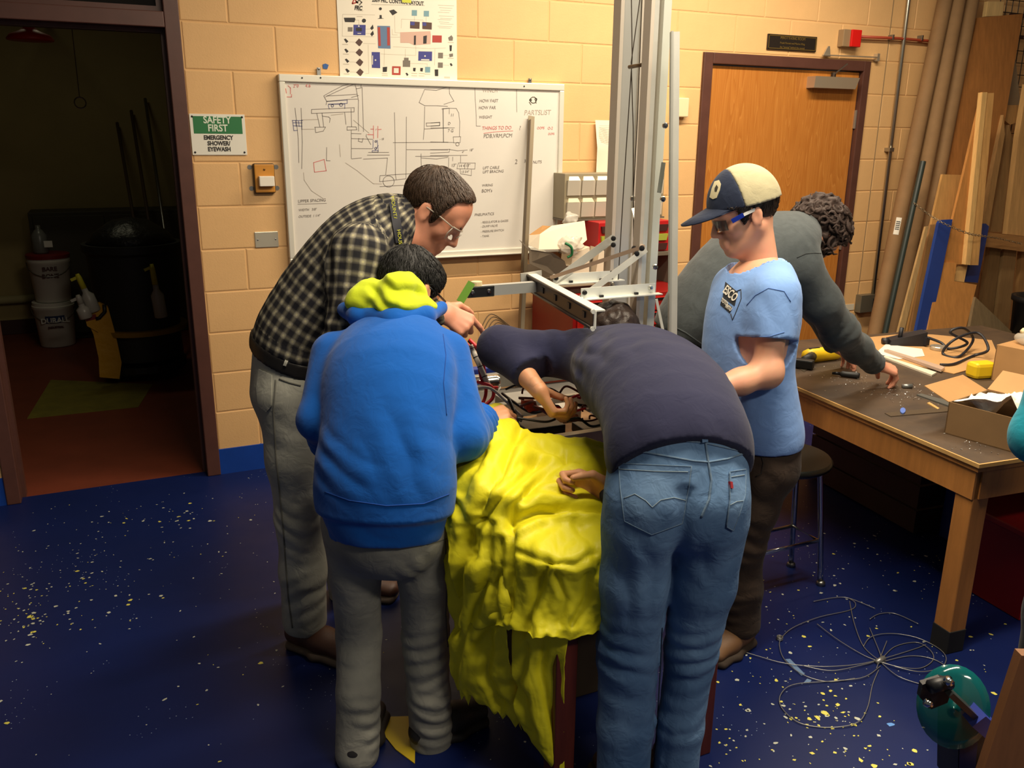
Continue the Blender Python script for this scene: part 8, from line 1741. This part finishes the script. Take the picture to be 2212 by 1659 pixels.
# barrel with caddy
br_ = onZ(300, 850, 0); by = br_.y + .30; bcx = onY(300, 700, by).x
tr = thing('trash_barrel', 'large dark trash barrel on a wheeled dolly in the storeroom', 'trash barrel', (bcx, by, 0)); BG = mat('barrel_dark', (34, 38, 38), .55)
MB().lathe([(.24, .14), (.25, .15), (.30, .88), (.32, .90), (.32, .95), (.29, .95), (.23, .18), (0, .18)], (bcx, by, 0), 32).build('barrel_body', BG, tr, autosm=40)
MB().lathe([(.30, .93), (.24, 1.02), (.12, 1.10), (0, 1.12)], (bcx, by, 0), 20).build('bag_heap', mat('bag_black', (26, 28, 28), .4, bump=.5, bscale=20, bdist=.02), tr, smooth=True)
MB().lathe([(.20, .06), (.27, .06), (.28, .075), (.28, .12), (.20, .12)], (bcx, by, 0), 24).build('dolly', M_BLACK, tr)
for k in range(4): an = k * 1.57 + .6; MB().lathe([(0, -.012), (.03, -.012), (.03, .012), (0, .012)], (bcx + .22 * math.cos(an), by + .22 * math.sin(an), .031), 14, (math.sin(an), math.cos(an), 0)).build('caster', M_BLACK, tr)
MB().lathe([(.300, .34), (.305, .34), (.312, .375), (.307, .375)], (bcx, by, 0), 32).build('yellow_strap', mat('strap_yellow', (150, 116, 30), .6), tr)
YA = mat('caddy_yellow', (190, 140, 22), .55, bump=.4, bscale=18, bdist=.02)
cdy = thing('caddy_apron', 'yellow caddy apron bag hanging on the barrel', 'caddy bag', (bcx - .3, by - .05, .2)); g0 = by - .24
ap = [onY(u, v, g0) for u, v in ((172, 680), (212, 672), (230, 680), (248, 740), (262, 800), (258, 835), (215, 832), (212, 790), (200, 740))]
MB().prism(ap, (0, .05, 0)).build('apron', YA, cdy); MB().prism([onY(u, v, g0 - .012) for u, v in ((176, 690), (216, 684), (222, 700), (210, 735), (186, 722))], (0, .012, 0)).build('pocket', YA, cdy); MB().prism([onY(u, v, g0 - .016) for u, v in ((180, 700), (204, 696), (206, 706), (184, 712))], (0, .004, 0)).build('red_tag', mat('tag_red', (120, 30, 20), .6), cdy)
MB().tube([onY(u, v, g0 - .02) for u, v in ((222, 675), (224, 690), (212, 704), (205, 706))], .012, 8).build('strap', M_BLACK, cdy, smooth=True)
def spray(label, px, Y, col, cap):
    (u0, v0), (u1, v1) = px; a, b = onY(u0, v0, Y), onY(u1, v1, Y); ax = (b - a).normalized(); L = (b - a).length
    t = thing('spray_bottle', label, 'spray bottle', b); MB().tube([b, b - ax * .005, b - ax * L * .42, b - ax * L * .52, b - ax * L * .62], [.036, .042, .042, .02, .018], 14).build('bottle_body', col, t, smooth=True)
    MB().tube([b - ax * L * .62, a + ax * L * .1, a], [.02, .018, .012], 10).build('trigger_head', cap, t, smooth=True); MB().bar(a + ax * .02, a + ax * .03 + Vector((-.05, 0, -.01)), .012, .018).build('nozzle', cap, t)
SBW, SBY = mat('spray_white', (170, 168, 160), .4), mat('spray_yellow', (190, 184, 40), .5)
spray('pale spray bottle with yellow head hooked on the barrel rim', ((322, 585), (346, 700)), by - .33, SBW, SBY); spray('spray bottle with yellow head standing in the yellow caddy', ((162, 610), (202, 690)), g0 + .0, SBW, SBY); spray('small clear bottle beside the caddy spray bottle', ((164, 655), (184, 705)), g0 - .03, mat('spray_clear', (176, 172, 166), .3), SBW)
for k, (u, uu, lab) in enumerate(((300, 320, 'brown wooden broom handle leaning in the dark storeroom'), (318, 338, 'second brown pole leaning beside the broom handle'), (338, 352, 'metal pole leaning nearest the door jamb in the storeroom'))):
    a, b = onY(u, 520 - 40 * k, by + .45), onY(uu - 30, 300 - 40 * k, 3.8); c = Vector((a.x, a.y, .0)); p0 = stretch(a, onY(uu, 320, by + .7), 0.0)
    p0 = Vector((bcx + .1 + .09 * k, by + .42, .003)); p1 = Vector((bcx + .02 + .12 * k, 3.95, 1.75 + .1 * k)); tag(MB().tube([p0, p1], .013, 8).build('pole', mat('pole_brown', (70, 52, 36), .6) if k < 2 else M_STEEL, smooth=True), lab, 'pole')
# crate behind the buckets and pipe along the wall
dk = thing('storage_cabinet', 'dark grey cabinet standing behind the barrel in the storeroom', 'cabinet', (bcx - .25, 3.6, 0)); q0 = onY(52, 480, 3.6); box('cabinet_body', q0.x, q0.x + 1.15, 3.60, 3.95, 0, q0.z, mat('cabinet_olive', (62, 58, 44), .6), dk, bev=.005); box('cabinet_door', q0.x + .03, q0.x + .55, 3.585, 3.6, .05, q0.z - .03, mat('cabinet_olive', (62, 58, 44), .6), dk, bev=.003); box('cabinet_door', q0.x + .59, q0.x + 1.12, 3.585, 3.6, .05, q0.z - .03, mat('cabinet_olive', (62, 58, 44), .6), dk, bev=.003)
pp = onY(30, 668, 3.93); pw = thing('wall_pipe', 'pale horizontal pipe along the storeroom far wall', 'pipe', (pp.x, 3.94, pp.z)); MB().tube([(-3.1, 3.94, pp.z), (q0.x - .01, 3.94, pp.z)], .035, 12).build('pipe', mat('pipe_cream', (160, 150, 110), .5), pw, smooth=True); box('bracket', pp.x - .3, pp.x - .27, 3.93, 4.0, pp.z - .05, pp.z + .05, M_STEEL, pw)
# emergency shower
sh_c = onY(52, 108, 1.3); es = thing('emergency_shower', 'red emergency shower head hanging inside the dark doorway', 'emergency shower', sh_c); RS = mat('shower_red', (190, 40, 22), .4)
MB().lathe([(.115, 0), (.118, .008), (.10, .03), (.05, .05), (.025, .07), (.022, .10)], sh_c, 28).build('shower_head', RS, es, smooth=True); MB().tube([sh_c + UP * .09, sh_c + UP * .35, Vector((sh_c.x, 3.9, sh_c.z + .36))], .018, 10).build('supply_pipe', mat('pipe_dark', (90, 70, 50), .5), es, smooth=True)
c = onY(140, 75, 1.3); e = onY(160, 228, 1.3); MB().tube([c, e], .003, 6).build('pull_rod', M_STEEL, es); MB().tube([e + Vector((.03 * math.cos(t), 0, -.03 + .03 * math.sin(t))) for t in np.linspace(0, 6.28, 12, endpoint=False)], .004, 6, closed=True).build('pull_ring', M_STEEL, es)
MB().tube([sh_c + UP * .12, c], .008, 8).build('valve_arm', M_STEEL, es)
# yellowish reflected glow on the storeroom floor, painted as a flat patch
fp = MB(); fp.prism([onZ(60, 925, -.0035), onZ(300, 895, -.0035), onZ(330, 845, -.0035), onZ(110, 840, -.0035)], (0, 0, .0015)); tag(fp.build('floor_glow_patch', mat('yellow_glow_paint', (112, 104, 26), .8, var=.2, vscale=8)), 'yellow-green reflected glow painted as a patch on the storeroom floor', 'glow patch')

# ------------------------------------------------------------------ cable coil on the blue floor
cw_ = lambda x, y: (1640 + x / 2.374, 960 + y / 2.374)
CBL = mat('steel_cable', (150, 150, 146), .35, .6); cc = thing('cable_coil', 'loose coil of thin clear-grey cable spread on the blue floor', 'cable', onZ(1915, 1415)); rng = random.Random(5)
for L in ([(-190, 1000), (0, 1055), (160, 1095), (350, 1108), (520, 1095), (650, 1065), (820, 1010), (880, 985)], [(250, 1105), (400, 1128), (560, 1095), (640, 1070)], [(640, 1120), (610, 1200), (585, 1320), (530, 1395), (380, 1420), (230, 1395), (140, 1310), (150, 1240), (220, 1200), (400, 1182), (560, 1160), (650, 1100)], [(650, 1070), (720, 1000), (830, 975), (900, 1010), (920, 1060), (860, 1105), (760, 1105), (650, 1080)],
    [(560, 1000), (600, 950), (700, 932), (830, 950), (940, 1000), (985, 1050), (960, 1100), (860, 1125), (740, 1105), (650, 1075)], [(650, 1080), (800, 1045), (920, 1060), (1010, 1110)], [(650, 1080), (740, 1150), (860, 1190)], [(590, 860), (640, 832), (720, 830), (840, 880)], [(300, 775), (400, 755), (480, 755), (615, 805)], [(480, 755), (515, 780), (490, 815), (330, 855), (200, 910), (140, 965), (130, 1010), (160, 1080), (250, 1150), (380, 1185), (520, 1165)], [(485, 770), (510, 880), (560, 1000), (640, 1070)], [(320, 890), (430, 970), (560, 1045), (640, 1075)], [(590, 905), (640, 1020), (660, 1080)], [(680, 970), (650, 1050), (630, 1110)]):
    MB().tube(spline([onZ(*cw_(x, y), .003 + rng.random() * .006) for x, y in L], 9), .0014, 6).build('cable_loop', CBL, cc, smooth=True)
q = onZ(*cw_(650, 1075), .006); MB().tube([q + Vector((-.02, 0, 0)), q + Vector((.02, .005, .004))], .009, 8).build('tie_wrap', CBL, cc, smooth=True)
q = onZ(*cw_(130, 970), .006)
for k in range(3): MB().tube([q + Vector((.01 * math.cos(t + k), .01 * math.sin(t + k), .004 * k)) for t in np.linspace(0, 6.28, 10, endpoint=False)], .0016, 6, closed=True).build('knot', CBL, cc, smooth=True)
TPM = mat('clear_tape', (120, 150, 190), .3, alpha=.6)
for (lab, p4) in (('strip of clear tape lying across the cable on the floor', ((160, 1075), (185, 1072), (262, 1148), (245, 1158))), ('second scrap of clear tape on the floor near the cable', ((258, 1192), (275, 1172), (298, 1180), (285, 1196)))): tag(MB().prism([onZ(*cw_(x, y), .0012) for x, y in p4], (0, 0, .0006)).build('tape_piece', TPM), lab, 'tape')

# ------------------------------------------------------------------ machine with teal eye shield in the near right corner
D0 = 1.32
mc = thing('grinder', 'black machine with round teal eye shield in the near right corner', 'machine', onZ(2150, 1659, 0)); TE = mat('teal_shield', (10, 96, 96), .12, alpha=.72, spec=.8); BKM = mat('machine_black', (20, 20, 24), .45)
fc = (RT * -.35 - FW * .85 + UP * .35).normalized(); c = P(2074, 1512, D0); rx = fc.cross(UP).normalized(); ry = rx.cross(fc)
mb = MB(); K, Rr = 28, 4; rad = .067
vs = []
for k in range(Rr + 1):
    for j in range(K): r = rad * k / Rr; a = 2 * math.pi * j / K; vs.append(c + rx * r * .90 * math.cos(a) + ry * r * 1.12 * math.sin(a) - fc * (r * r * 3.2))
fs = [(k * K + j, k * K + (j + 1) % K, (k + 1) * K + (j + 1) % K, (k + 1) * K + j) for k in range(Rr) for j in range(K)]
mb.add(vs, fs); so = mb.build('eye_shield', TE, mc, smooth=True); m_ = so.modifiers.new('thick', 'SOLIDIFY'); m_.thickness = .003
MB().prism([P(u, v, D0 - .03) for u, v in ((2005, 1462), (2045, 1448), (2075, 1455), (2060, 1500), (2025, 1515), (2000, 1490))], FW * .012).build('bracket', BKM, mc)
MB().tube([P(2022, 1466, D0 - .04), P(2064, 1455, D0 - .03)], .012, 12).build('pivot', BKM, mc, smooth=True)
for (u, v) in ((2060, 1452), (2017, 1500)): MB().lathe([(0, .009), (.006, .008), (.009, 0)], P(u, v, D0 - .045), 12, -FW).build('bolt', M_CHROME, mc, smooth=True)
MB().bar(P(2056, 1470, D0 - .035), P(2140, 1545, D0 - .0), .010, .03, FW).build('arm', mat('arm_grey', (70, 70, 70), .4, .6), mc); MB().bar(P(2112, 1520, D0 - .014), P(2150, 1552, D0 + .0), .03, .042, FW).build('tape_wrap', mat('tape_blue', (40, 58, 150), .5), mc)
MB().prism([P(u, v, D0 + .005) for u, v in ((2085, 1545), (2100, 1500), (2165, 1555), (2160, 1700), (2085, 1700))], FW * .08).build('housing', BKM, mc); MB().prism([P(u, v, D0 + .003) for u, v in ((2088, 1560), (2100, 1530), (2130, 1545), (2118, 1700), (2088, 1700))], FW * .01).build('blue_cover', mat('cover_navy', (22, 26, 66), .5), mc)
MB().box(-.06, .06, -.05, .05, 0, 1, M=Matrix.Translation(Vector((P(2125, 1659, D0 + .05).x, P(2125, 1659, D0 + .05).y, 0))) @ Matrix.Diagonal((1, 1, P(2125, 1690, D0 + .05).z, 1))).build('pedestal', BKM, mc)
wp = thing('wooden_post', 'brown wooden post in the near right corner beside the machine', 'post', onZ(2212, 1659, 0)); pa_, pb_ = P(2212, 1395, 1.22), P(2132, 1700, 1.18)
MB().prism([P(2218, 1395, 1.20), P(2136, 1660, 1.2), P(2112, 1740, 1.2), P(2300, 1760, 1.2), P(2320, 1395, 1.20)], FW * .02).build('post_face', mat('post_oak', (128, 84, 48), .5, var=.15, vscale=6, stretch=(8, 8, 1)), wp)
q = P(2235, 1700, 1.25); box('post_foot', q.x - .04, q.x + .10, q.y - .02, q.y + .06, 0, q.z, mat('post_oak', (128, 84, 48), .5), wp)
